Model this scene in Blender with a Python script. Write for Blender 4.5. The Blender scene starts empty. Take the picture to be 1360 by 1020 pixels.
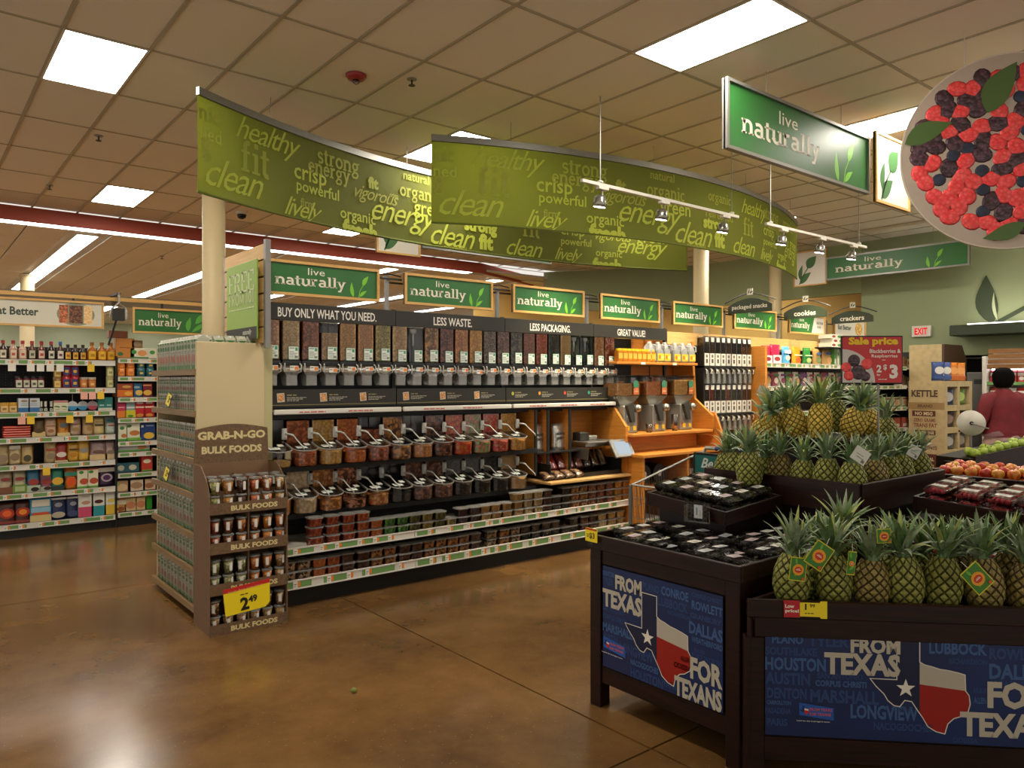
import bpy, bmesh, math, random
from mathutils import Vector, Matrix
S = bpy.context.scene
C = S.collection
PI = math.pi
rnd = random.Random(7)
# ---------------------------------------------------------------- camera, world, exposure
CAMH = 1.70
FX, FY = 0.6306, 0.7761          # forward direction on the floor plan
RX, RY = 0.7761, -0.6306         # right direction
cam = bpy.data.objects.new('camera', bpy.data.cameras.new('camera'))
C.objects.link(cam)
cam.location = (0, 0, CAMH)
cam.rotation_euler = (PI/2, 0, -math.atan2(FX, FY))
cam.data.sensor_width = 36
cam.data.lens = 36*1000/1360
cam.data.shift_y = -3/1360
cam.data.clip_end = 200
S.camera = cam
w = bpy.data.worlds.new('world'); S.world = w; w.use_nodes = True
w.node_tree.nodes['Background'].inputs[0].default_value = (1, .93, .84, 1)
w.node_tree.nodes['Background'].inputs[1].default_value = 0.42
S.view_settings.view_transform = 'Standard'
S.view_settings.look = 'None'
S.view_settings.exposure = 1.1
S.view_settings.gamma = 1
S.view_settings.use_curve_mapping = False
LAMP = 16.5                       # radiance of the ceiling troffers
LAMPC = (1.0, 0.92, 0.80)
try:
    S.cycles.use_denoising = True
    S.cycles.max_bounces = 8
    S.cycles.diffuse_bounces = 4
    S.cycles.glossy_bounces = 3
    S.cycles.transparent_max_bounces = 24
    S.cycles.caustics_reflective = False
    S.cycles.caustics_refractive = False
    S.cycles.sample_clamp_indirect = 4
except Exception:
    pass

# ---------------------------------------------------------------- helpers
def dirs(px):
    r = (px-680)/1000
    return FX+RX*r, FY+RY*r
def onY(px, py, Y):              # where a line of sight meets the upright plane at Y
    a, b = dirs(px); d = Y/b
    return Vector((a*d, Y, CAMH+(507-py)*d/1000))
def onX(px, py, X):
    a, b = dirs(px); d = X/a
    return Vector((X, b*d, CAMH+(507-py)*d/1000))
def onZ(px, py, z):
    a, b = dirs(px); d = (CAMH-z)*1000/(py-507)
    return Vector((a*d, b*d, z))
def onD(px, py, d):
    a, b = dirs(px)
    return Vector((a*d, b*d, CAMH+(507-py)*d/1000))

def hx(s):
    c = [int(s[i:i+2], 16)/255 for i in (0, 2, 4)]
    return tuple(x/12.92 if x < .04045 else ((x+.055)/1.055)**2.4 for x in c)
ORD = ['first','second','third','fourth','fifth','sixth','seventh','eighth','ninth','tenth','eleventh','twelfth','thirteenth','fourteenth',
 'fifteenth','sixteenth','seventeenth','eighteenth','nineteenth','twentieth','twenty-first','twenty-second','twenty-third','twenty-fourth',
 'twenty-fifth','twenty-sixth','twenty-seventh','twenty-eighth','twenty-ninth','thirtieth','thirty-first','thirty-second','thirty-third','thirty-fourth','thirty-fifth','thirty-sixth','thirty-seventh','thirty-eighth']

class MB:
    def __init__(s): s.v = []; s.f = []; s.m = []; s.cur = 0; s.M = None
    def add(s, vs, fs):
        b = len(s.v)
        if s.M is not None: vs = [tuple(s.M @ Vector(p)) for p in vs]
        s.v += [tuple(p) for p in vs]
        s.f += [tuple(i+b for i in f) for f in fs]
        s.m += [s.cur]*len(fs)
        return s
    def box(s, x0, x1, y0, y1, z0, z1):
        return s.add([(x0,y0,z0),(x1,y0,z0),(x1,y1,z0),(x0,y1,z0),(x0,y0,z1),(x1,y0,z1),(x1,y1,z1),(x0,y1,z1)],
                     [(0,3,2,1),(4,5,6,7),(0,1,5,4),(1,2,6,5),(2,3,7,6),(3,0,4,7)])
    def cbox(s, x0, x1, y0, y1, z0, z1, c):          # box with chamfered edges
        bm = bmesh.new(); bmesh.ops.create_cube(bm, size=1)
        for v in bm.verts:
            v.co = Vector(((x0+x1)/2+v.co.x*(x1-x0), (y0+y1)/2+v.co.y*(y1-y0), (z0+z1)/2+v.co.z*(z1-z0)))
        bmesh.ops.bevel(bm, geom=bm.edges[:], offset=c, segments=1, affect='EDGES')
        bm.verts.index_update()
        s.add([v.co[:] for v in bm.verts], [tuple(v.index for v in f.verts) for f in bm.faces]); bm.free()
        return s
    def loft(s, rings, cap=True, closed=True):        # rings of equal length
        n = len(rings[0]); vs = [p for r in rings for p in r]; fs = []
        for i in range(len(rings)-1):
            for j in range(n if closed else n-1):
                k = (j+1) % n
                fs.append((i*n+j, i*n+k, (i+1)*n+k, (i+1)*n+j))
        if cap and closed:
            fs.append(tuple(range(n-1, -1, -1))); fs.append(tuple((len(rings)-1)*n+j for j in range(n)))
        return s.add(vs, fs)
    def lathe(s, prof, n=12, c=(0,0,0), sx=1, sy=1, cap=True):
        return s.loft([[(c[0]+sx*r*math.cos(2*PI*j/n), c[1]+sy*r*math.sin(2*PI*j/n), c[2]+z) for j in range(n)] for r, z in prof], cap)
    def tube(s, pts, r, n=6, cap=True):
        pts = [Vector(p) for p in pts]; rings = []
        rr = r if isinstance(r, (list, tuple)) else [r]*len(pts)
        up = None
        for i, p in enumerate(pts):
            t = (pts[min(i+1, len(pts)-1)]-pts[max(i-1, 0)]).normalized()
            if up is None:
                up = Vector((0,0,1)) if abs(t.z) < .9 else Vector((1,0,0))
            a = t.cross(up).normalized(); b = a.cross(t).normalized(); up = b
            rings.append([tuple(p+(a*math.cos(2*PI*j/n)+b*math.sin(2*PI*j/n))*rr[i]) for j in range(n)])
        return s.loft(rings, cap)
    def cyl(s, c, r, h, n=12, axis='z'):
        c = Vector(c); a = {'x': Vector((1,0,0)), 'y': Vector((0,1,0)), 'z': Vector((0,0,1))}[axis]
        return s.tube([c, c+a*h], r, n)
    def prism(s, poly, y0, y1, ax='y'):               # outline in XZ extruded along Y (or YZ along X, or XY along Z)
        n = len(poly)
        if ax == 'y': P = lambda u, v, w: (u, w, v)
        elif ax == 'x': P = lambda u, v, w: (w, u, v)
        else: P = lambda u, v, w: (u, v, w)
        return s.add([P(u,v,y0) for u, v in poly]+[P(u,v,y1) for u, v in poly],
                     [tuple(range(n)), tuple(range(2*n-1, n-1, -1))]+[(i, n+i, n+(i+1) % n, (i+1) % n) for i in range(n)])
    def flat(s, poly, y):                             # outline in XZ lying at Y, facing -Y
        return s.add([(u, y, v) for u, v in poly], [tuple(range(len(poly)))])
    def rect(s, x0, z0, x1, z1, y): return s.flat([(x0,z0),(x1,z0),(x1,z1),(x0,z1)], y)
    def ell(s, cx, cz, rx, rz, y, n=14): return s.flat([(cx+rx*math.cos(2*PI*i/n), cz+rz*math.sin(2*PI*i/n)) for i in range(n)], y)
    def sph(s, c, r, n=8, m=5, sz=1):
        return s.lathe([(max(.0005, r*math.sin(PI*i/m)), -r*sz*math.cos(PI*i/m)) for i in range(m+1)], n, c)
    def mesh(s, name, mats, smooth=False, fix=True):
        me = bpy.data.meshes.new(name); me.from_pydata(s.v, [], s.f)
        for m in (mats if isinstance(mats, (list, tuple)) else [mats]): me.materials.append(m)
        if any(s.m): me.polygons.foreach_set('material_index', s.m)
        if fix:
            bm = bmesh.new(); bm.from_mesh(me); bmesh.ops.recalc_face_normals(bm, faces=bm.faces[:]); bm.to_mesh(me); bm.free()
        if smooth: me.polygons.foreach_set('use_smooth', [True]*len(me.polygons))
        me.update(); return me
    def build(s, name, mats, parent=None, smooth=False, fix=True, loc=None, rot=None):
        return link(name, s.mesh(name, mats, smooth, fix), parent, loc, rot)
def link(name, me, parent=None, loc=None, rot=None, mat=None):
    o = bpy.data.objects.new(name, me); C.objects.link(o)
    if parent is not None: o.parent = parent
    if loc is not None: o.location = loc
    if rot is not None: o.rotation_euler = rot
    if mat is not None:
        sl = o.material_slots[0]; sl.link = 'OBJECT'; sl.material = mat
    return o
def tag(o, label=None, cat=None, group=None, kind=None):
    if label: o['label'] = label
    if cat: o['category'] = cat
    if group: o['group'] = group
    if kind: o['kind'] = kind
    return o
def thing(name, label, cat, loc=(0,0,0), rz=0, group=None):
    o = bpy.data.objects.new(name, None); C.objects.link(o); o.empty_display_size = .05
    o.location = loc; o.rotation_euler = (0, 0, rz)
    return tag(o, label, cat, group)
def kids(o): return [c for c in KID.get(o.name, [])]
def copy_tree(o, parent=None):
    c = o.copy(); C.objects.link(c)
    if parent is not None: c.parent = parent
    for ch in list(o.children): copy_tree(ch, c)
    return c

# ---------------------------------------------------------------- materials
MC = {}
def pbr(name, col, rough=.5, metal=0, spec=.5, noise=0, nscale=20, bump=0, bscale=60, emit=None, es=0, trans=0):
    if name in MC: return MC[name]
    m = bpy.data.materials.new(name); m.use_nodes = True; nt = m.node_tree; b = nt.nodes['Principled BSDF']
    if isinstance(col, str): col = hx(col)
    b.inputs['Base Color'].default_value = (*col, 1); b.inputs['Roughness'].default_value = rough
    b.inputs['Metallic'].default_value = metal; b.inputs['Specular IOR Level'].default_value = spec
    if emit is not None:
        b.inputs['Emission Color'].default_value = (*emit, 1); b.inputs['Emission Strength'].default_value = es
    if noise or bump:
        tc = nt.nodes.new('ShaderNodeTexCoord')
    if noise:
        n = nt.nodes.new('ShaderNodeTexNoise'); n.inputs['Scale'].default_value = nscale; n.inputs['Detail'].default_value = 4
        nt.links.new(tc.outputs['Object'], n.inputs['Vector'])
        r = nt.nodes.new('ShaderNodeValToRGB'); r.color_ramp.elements[0].position = .3; r.color_ramp.elements[1].position = .7
        r.color_ramp.elements[0].color = (*[x*(1-noise) for x in col], 1)
        r.color_ramp.elements[1].color = (*[min(1, x*(1+noise)) for x in col], 1)
        nt.links.new(n.outputs[0], r.inputs[0]); nt.links.new(r.outputs[0], b.inputs['Base Color'])
    if bump:
        n2 = nt.nodes.new('ShaderNodeTexNoise'); n2.inputs['Scale'].default_value = bscale; n2.inputs['Detail'].default_value = 3
        nt.links.new(tc.outputs['Object'], n2.inputs['Vector'])
        bp = nt.nodes.new('ShaderNodeBump'); bp.inputs['Strength'].default_value = bump; bp.inputs['Distance'].default_value = .01
        nt.links.new(n2.outputs[0], bp.inputs['Height']); nt.links.new(bp.outputs[0], b.inputs['Normal'])
    MC[name] = m; return m
def flatc(h, rough=.5):                       # plain printed or plastic colour from a hex value
    return pbr('ink_'+h+('_%d' % int(rough*100) if rough != .5 else ''), h, rough)
def emis(name, col, st):
    if name in MC: return MC[name]
    m = bpy.data.materials.new(name); m.use_nodes = True; nt = m.node_tree; nt.nodes.clear()
    e = nt.nodes.new('ShaderNodeEmission'); e.inputs[0].default_value = (*col, 1); e.inputs[1].default_value = st
    o = nt.nodes.new('ShaderNodeOutputMaterial'); nt.links.new(e.outputs[0], o.inputs[0]); MC[name] = m; return m
def clear(name, tint=(.985,.985,.98), gloss=.08, base=.015, body=None, bodyf=0.0):   # thin clear plastic
    if name in MC: return MC[name]
    m = bpy.data.materials.new(name); m.use_nodes = True; nt = m.node_tree; nt.nodes.clear()
    t = nt.nodes.new('ShaderNodeBsdfTransparent'); t.inputs[0].default_value = (*tint, 1)
    g = nt.nodes.new('ShaderNodeBsdfGlossy'); g.inputs['Roughness'].default_value = gloss
    f = nt.nodes.new('ShaderNodeFresnel'); f.inputs[0].default_value = 1.45
    a = nt.nodes.new('ShaderNodeMath'); a.operation = 'ADD'; a.inputs[1].default_value = base; a.use_clamp = True
    mx = nt.nodes.new('ShaderNodeMixShader'); o = nt.nodes.new('ShaderNodeOutputMaterial')
    nt.links.new(f.outputs[0], a.inputs[0]); nt.links.new(a.outputs[0], mx.inputs[0])
    nt.links.new(t.outputs[0], mx.inputs[1]); nt.links.new(g.outputs[0], mx.inputs[2])
    last = mx
    if bodyf:
        d = nt.nodes.new('ShaderNodeBsdfDiffuse'); d.inputs[0].default_value = (*(body or (.7,.7,.68)), 1)
        m2 = nt.nodes.new('ShaderNodeMixShader'); m2.inputs[0].default_value = bodyf
        nt.links.new(mx.outputs[0], m2.inputs[1]); nt.links.new(d.outputs[0], m2.inputs[2]); last = m2
    nt.links.new(last.outputs[0], o.inputs[0]); MC[name] = m; return m
def grain(name, c1, c2, scale=75, gap=.35, c3=None, rough=.5):     # loose nuts, beans, sweets ...
    if name in MC: return MC[name]
    m = bpy.data.materials.new(name); m.use_nodes = True; nt = m.node_tree; b = nt.nodes['Principled BSDF']
    L = nt.links.new
    c1, c2 = [tuple(x*min(2.6, .9/max(hx(q)))*w_+.004 for x, w_ in zip(hx(q), (1.08, .92, .8))) for q in (c1, c2)]; c3 = tuple((a+b)/2 for a, b in zip(c1, c2)); scale *= .75
    tc = nt.nodes.new('ShaderNodeTexCoord'); v = nt.nodes.new('ShaderNodeTexVoronoi'); v.inputs['Scale'].default_value = scale
    L(tc.outputs['Object'], v.inputs['Vector'])
    r = nt.nodes.new('ShaderNodeValToRGB'); e = r.color_ramp.elements
    e[0].color = (*c1, 1); e[1].color = (*c2, 1); e[0].position = .2; e[1].position = .8
    x = r.color_ramp.elements.new(.5); x.color = (*c3, 1)
    sp = nt.nodes.new('ShaderNodeSeparateColor'); L(v.outputs['Color'], sp.inputs[0]); L(sp.outputs[0], r.inputs[0])
    dk = nt.nodes.new('ShaderNodeValToRGB'); dk.color_ramp.elements[0].position = .25; dk.color_ramp.elements[1].position = .75
    dk.color_ramp.elements[0].color = (1,1,1,1); gap = min(.82, gap+.33); dk.color_ramp.elements[1].color = (gap, gap*.85, gap*.7, 1)
    L(v.outputs['Distance'], dk.inputs[0])
    mx = nt.nodes.new('ShaderNodeMix'); mx.data_type = 'RGBA'; mx.blend_type = 'MULTIPLY'; mx.inputs[0].default_value = 1
    L(r.outputs[0], mx.inputs[6]); L(dk.outputs[0], mx.inputs[7]); L(mx.outputs[2], b.inputs['Base Color'])
    bp = nt.nodes.new('ShaderNodeBump'); bp.inputs['Strength'].default_value = .8; bp.inputs['Distance'].default_value = .006; bp.invert = True
    L(v.outputs['Distance'], bp.inputs['Height']); L(bp.outputs[0], b.inputs['Normal'])
    b.inputs['Roughness'].default_value = rough
    MC[name] = m; return m
def woodm(name, c1, c2, rough=.4, sc=(1.2, 1.2, 22), spec=.5):
    if name in MC: return MC[name]
    m = bpy.data.materials.new(name); m.use_nodes = True; nt = m.node_tree; b = nt.nodes['Principled BSDF']; L = nt.links.new
    tc = nt.nodes.new('ShaderNodeTexCoord'); mp = nt.nodes.new('ShaderNodeMapping'); mp.inputs['Scale'].default_value = sc
    n = nt.nodes.new('ShaderNodeTexNoise'); n.inputs['Scale'].default_value = 3; n.inputs['Detail'].default_value = 6
    L(tc.outputs['Object'], mp.inputs[0]); L(mp.outputs[0], n.inputs['Vector'])
    r = nt.nodes.new('ShaderNodeValToRGB'); r.color_ramp.elements[0].position = .35; r.color_ramp.elements[1].position = .65
    r.color_ramp.elements[0].color = (*hx(c1), 1); r.color_ramp.elements[1].color = (*hx(c2), 1)
    L(n.outputs[0], r.inputs[0]); L(r.outputs[0], b.inputs['Base Color']); b.inputs['Roughness'].default_value = rough
    b.inputs['Specular IOR Level'].default_value = spec
    MC[name] = m; return m

M_black = pbr('black_metal', '141311', .5)
M_black2 = pbr('black_board', '26251f', .55)
M_white = pbr('white_paint', 'd8d4c8', .5)
M_cream = pbr('cream_paint', 'cdbb90', .5, noise=.03, nscale=3)
M_grey = pbr('grey_metal', '8d8c86', .4, .6)
M_steel = pbr('brushed_steel', 'b5b3ab', .3, .9)
M_oak = woodm('pale_oak', 'cf9f55', 'dcb06a', .45)
M_orange = woodm('orange_maple', 'c07a2c', 'd08a3a', .4)
M_tan = woodm('tan_maple', 'c99d5c', 'd6ae70', .45)
M_espresso = woodm('espresso_wood', '160905', '2a120a', .35, spec=.3)
M_esp2 = woodm('espresso_wood_dark', '0c0504', '160906', .4, spec=.3)
M_clear = clear('clear_plastic')
M_frost = clear('hazy_plastic', (.9,.9,.88), .25, .10, (.62,.62,.58), .25)
M_film = clear('clear_film', (.92,.92,.9), .12, .16)
M_cutgreen = flatc('f0efe8')

# ---------------------------------------------------------------- lettering
FC = {}
def text_geo(t, bold=.02, shear=0, sp=1):
    k = (t, bold, shear, sp)
    if k in FC: return FC[k]
    cu = bpy.data.curves.new('txt', 'FONT'); cu.body = t; cu.size = 1; cu.offset = bold; cu.shear = shear; cu.space_character = sp
    cu.resolution_u = 2
    o = bpy.data.objects.new('txt', cu)
    me = bpy.data.meshes.new_from_object(o)
    vs = [tuple(v.co) for v in me.vertices]; fs = [tuple(p.vertices) for p in me.polygons]
    bpy.data.objects.remove(o); bpy.data.curves.remove(cu); bpy.data.meshes.remove(me)
    if not vs: FC[k] = ([], [], 1, 1); return FC[k]
    x0 = min(v[0] for v in vs); x1 = max(v[0] for v in vs); y0 = min(v[1] for v in vs); y1 = max(v[1] for v in vs)
    vs = [(v[0]-x0, v[1]-y0) for v in vs]
    FC[k] = (vs, fs, x1-x0, y1-y0); return FC[k]
def put_text(mb, t, x, z, h, y, w=None, bold=.02, shear=0, sp=1, align='l', slab=False, fn=None):
    """letters standing in the XZ plane at y, lower-left corner (x, z), total height h, optional total width w"""
    vs, fs, W, H = (slab_geo(t) if slab else text_geo(t, bold, shear, sp))
    if not vs: return 0
    k = h/H; kx = (w/W) if w else k
    ox = x - (W*kx/2 if align == 'c' else W*kx if align == 'r' else 0)
    if fn: mb.add([fn(ox+a*kx, z+b*k) for a, b in vs], fs)
    else: mb.add([(ox+a*kx, y, z+b*k) for a, b in vs], fs)
    return W*kx
def arc(cx, cy, rx, ry, a0, a1, n=8):
    return [(cx+rx*math.cos(math.radians(a0+(a1-a0)*i/n)), cy+ry*math.sin(math.radians(a0+(a1-a0)*i/n))) for i in range(n+1)]
# slab-serif alphabet drawn as strokes: (advance, [(polyline, width)])
T = .24; Q = .13
GL = {
 'l': (.56, [([(.28,0),(.28,1.5)], T), ([(.02,.06),(.54,.06)], Q), ([(.04,1.44),(.3,1.44)], Q)]),
 'i': (.56, [([(.28,0),(.28,1)], T), ([(.02,.06),(.54,.06)], Q), ([(.04,.94),(.3,.94)], Q), ([(.28,1.25),(.28,1.5)], T)]),
 'v': (.92, [([(.16,1),(.46,.05),(.76,1)], T*.85), ([(-.02,.94),(.34,.94)], Q), ([(.58,.94),(.94,.94)], Q)]),
 'e': (.9, [([(.12,.55),(.74,.55)]+arc(.45,.5,.31,.42,8,320,12), T*.8)]),
 'n': (1.04, [([(.2,0),(.2,1)], T), ([(.2,.7)]+arc(.5,.62,.3,.3,150,0,6)+[(.8,0)], T), ([(-.02,.06),(.42,.06)], Q), ([(.58,.06),(1.02,.06)], Q), ([(-.02,.94),(.2,.94)], Q)]),
 'a': (.95, [([(.16,.86)]+arc(.42,.66,.28,.26,110,0,5)+[(.7,0)], T), (arc(.42,.3,.28,.23,60,300,10), T*.8), ([(.68,.06),(.95,.06)], Q)]),
 't': (.64, [([(.26,1.3),(.26,.3)]+arc(.44,.26,.18,.2,190,300,4), T), ([(0,.94),(.56,.94)], Q)]),
 'u': (1.04, [([(.2,1),(.2,.36)]+arc(.48,.36,.28,.3,180,330,6), T), ([(.8,1),(.8,0)], T), ([(-.02,.94),(.2,.94)], Q), ([(.56,.94),(.8,.94)], Q), ([(.78,.06),(1.02,.06)], Q)]),
 'r': (.76, [([(.22,0),(.22,1)], T), (arc(.52,.62,.3,.3,170,65,5), T), ([(-.02,.06),(.48,.06)], Q), ([(0,.94),(.22,.94)], Q)]),
 'y': (.92, [([(.14,1),(.46,.1)], T*.85), ([(.78,1),(.34,-.4),(.1,-.42)], T*.85), ([(-.04,.94),(.34,.94)], Q), ([(.6,.94),(.96,.94)], Q)]),
 'f': (.66, [([(.24,0),(.24,1.15)]+arc(.44,1.2,.2,.22,180,60,4), T), ([(0,.94),(.54,.94)], Q), ([(0,.06),(.5,.06)], Q)]),
 's': (.78, [([(.66,.8)]+arc(.4,.72,.24,.22,50,270,7)+arc(.4,.28,.26,.22,90,-140,7), T*.8)]),
 'o': (.94, [(arc(.46,.5,.34,.42,0,360,14), T*.9)]),
 'g': (.96, [(arc(.42,.62,.28,.3,0,360,12), T*.8), ([(.6,.4),(.3,.28),(.28,.12),(.66,.06),(.76,-.16),(.6,-.4),(.2,-.4),(.08,-.2),(.3,.08)], T*.7), ([(.66,.9),(.94,.98)], Q)]),
 'c': (.84, [(arc(.46,.5,.34,.42,50,310,12), T*.9)]),
 'h': (1.04, [([(.2,0),(.2,1.5)], T), ([(.2,.7)]+arc(.5,.62,.3,.3,150,0,6)+[(.8,0)], T), ([(-.02,.06),(.42,.06)], Q), ([(.58,.06),(1.02,.06)], Q), ([(-.02,1.44),(.2,1.44)], Q)]),
 'F': (.95, [([(.22,0),(.22,1.5)], T), ([(0,1.44),(.85,1.44),(.85,1.15)], Q), ([(.22,.78),(.65,.78)], Q), ([(0,.06),(.5,.06)], Q)]),
 'R': (1.15, [([(.22,0),(.22,1.5)], T), ([(0,1.44),(.6,1.44)]+arc(.62,1.12,.26,.32,90,-90,6)+[(.22,.78)], Q*1.3), ([(.55,.78),(.9,.06)], T*.9), ([(0,.06),(.45,.06)], Q), ([(.75,.06),(1.15,.06)], Q)]),
 'E': (1.05, [([(.22,0),(.22,1.5)], T), ([(0,1.44),(.9,1.44),(.9,1.15)], Q), ([(.22,.78),(.68,.78)], Q), ([(0,.06),(.95,.06),(.95,.38)], Q)]),
 'O': (1.25, [(arc(.6,.75,.45,.68,0,360,16), T*.9)]),
 'M': (1.5, [([(.2,0),(.2,1.5)], Q*1.3), ([(.2,1.46),(.72,.3),(1.24,1.46)], T*.8), ([(1.24,0),(1.24,1.5)], T), ([(0,.06),(.42,.06)], Q), ([(1,.06),(1.48,.06)], Q), ([(0,1.44),(.25,1.44)], Q), ([(1.2,1.44),(1.48,1.44)], Q)]),
 '1': (.75, [([(.1,1.2),(.36,1.42)], Q), ([(.38,0),(.38,1.5)], T), ([(.1,.06),(.66,.06)], Q)]),
 '0': (.95, [(arc(.45,.75,.32,.68,0,360,14), T*.9)]),
 'B': (1.1, [([(.22,0),(.22,1.5)], T), ([(0,1.44),(.55,1.44)]+arc(.56,1.12,.24,.32,90,-90,6)+[(.22,.8)], Q*1.3), ([(.5,.8)]+arc(.6,.43,.28,.37,90,-90,6)+[(0,.06)], Q*1.4)]),
 'b': (.98, [([(.2,0),(.2,1.5)], T), (arc(.5,.5,.3,.42,150,-150,10), T*.8), ([(-.02,1.44),(.2,1.44)], Q)]),
 ' ': (.5, []),
}
def stroke(pl, w):
    n = len(pl); L = []; R_ = []
    for i in range(n):
        a = Vector(pl[max(i-1,0)]); b = Vector(pl[i]); c = Vector(pl[min(i+1,n-1)])
        d1 = (b-a).normalized() if i else (c-b).normalized(); d2 = (c-b).normalized() if i < n-1 else d1
        t = (d1+d2)
        t = t.normalized() if t.length > .1 else d2
        nn = Vector((-t.y, t.x)); k = 1/max(.6, abs(nn.dot(Vector((-d1.y, d1.x)))))
        L.append(tuple(b+nn*w/2*k)); R_.append(tuple(b-nn*w/2*k))
    return L+R_, [(i, i+1, n+i+1, n+i) for i in range(n-1)]
def slab_geo(t):
    k = ('slab', t)
    if k in FC: return FC[k]
    vs = []; fs = []; x = 0
    for ch in t:
        adv, st = GL[ch]
        for pl, wd in st:
            a, b = stroke(pl, wd); o = len(vs)
            vs += [(p[0]+x, p[1]) for p in a]; fs += [tuple(i+o for i in f) for f in b]
        x += adv
    y0 = min(v[1] for v in vs); y1 = max(v[1] for v in vs); x0 = min(v[0] for v in vs); x1 = max(v[0] for v in vs)
    FC[k] = ([(a-x0, b-y0) for a, b in vs], fs, x1-x0, y1-y0); return FC[k]
def squig(mb, x, z, h, w, y, seed=1):
    """a line of print too small to read"""
    rs = random.Random(seed*31+int(x*1000)); u = x
    while u < x+w-.2*h:
        k = min(rs.uniform(1.2, 4)*h, x+w-u); mb.rect(u, z, u+k, z+h*.62, y); u += k+h*.6
def leafpoly(x, z, L, w, ang, n=8):
    """leaf blade from (x,z) of length L, width w, pointing at ang degrees"""
    a = math.radians(ang); c, s = math.cos(a), math.sin(a); out = []
    for i in range(n+1):
        t = i/n; u = t*L; v = w/2*math.sin(PI*t**.8)+L*.06*math.sin(PI*t); out.append((u, v))
    for i in range(n-1, 0, -1):
        t = i/n; u = t*L; v = -w/2*math.sin(PI*t**.8)+L*.06*math.sin(PI*t); out.append((u, v))
    return [(x+u*c-v*s, z+u*s+v*c) for u, v in out]
def emblem(mb, x, z, s, y):
    """three-leaved sprig, s = height"""
    mb.flat(leafpoly(x+.12*s, z+.02*s, .62*s, .17*s, 98), y)
    a, f = stroke([(x+.36*s, z), (x+.42*s, z+.3*s), (x+.6*s, z+.58*s)], .03*s); mb.add([(p[0], y, p[1]) for p in a], f)
    mb.flat(leafpoly(x+.55*s, z+.52*s, .5*s, .2*s, 58), y)
    mb.flat(leafpoly(x+.4*s, z+.05*s, .44*s, .14*s, 38), y)
def frame_mb(w, h, t, y0, y1, x=0, z=0):
    m = MB()
    m.box(x, x+w, y0, y1, z+h-t, z+h).box(x, x+w, y0, y1, z, z+t).box(x, x+t, y0, y1, z+t, z+h-t).box(x+w-t, x+w, y0, y1, z+t, z+h-t)
    return m
def panel_print(items, y=0):
    """flat print from rectangles/ellipses/polygons; returns (mb, mats)"""
    mb = MB(); mats = []; keys = []; k = 0
    for it in items:
        c = it[-1]
        if c not in keys: keys.append(c); mats.append(flatc(c))
        mb.cur = keys.index(c); yy = y-k*.0006; k += 1
        if it[0] == 'r': mb.rect(it[1], it[2], it[3], it[4], yy)
        elif it[0] == 'e': mb.ell(it[1], it[2], it[3], it[4], yy)
        elif it[0] == 'p': mb.flat(it[1], yy)
        elif it[0] == 't': put_text(mb, it[1], it[2], it[3], it[4], yy, w=it[5], bold=.03, align='c')
    return mb, mats
# ---------------------------------------------------------------- the setting
CZ = 4.40; GX0, GDX, GY0, GDY = .965, .615, 6.61, 1.22; FASY = 13.8; LZ = 4.2
def inview(x, y, z, mx=60):
    d = x*FX+y*FY
    if d < .5: return False
    px = 680+1000*(x*RX+y*RY)/d; py = 507-1000*(z-CAMH)/d
    return -mx < px < 1360+mx and -mx < py < 1020+mx
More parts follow.
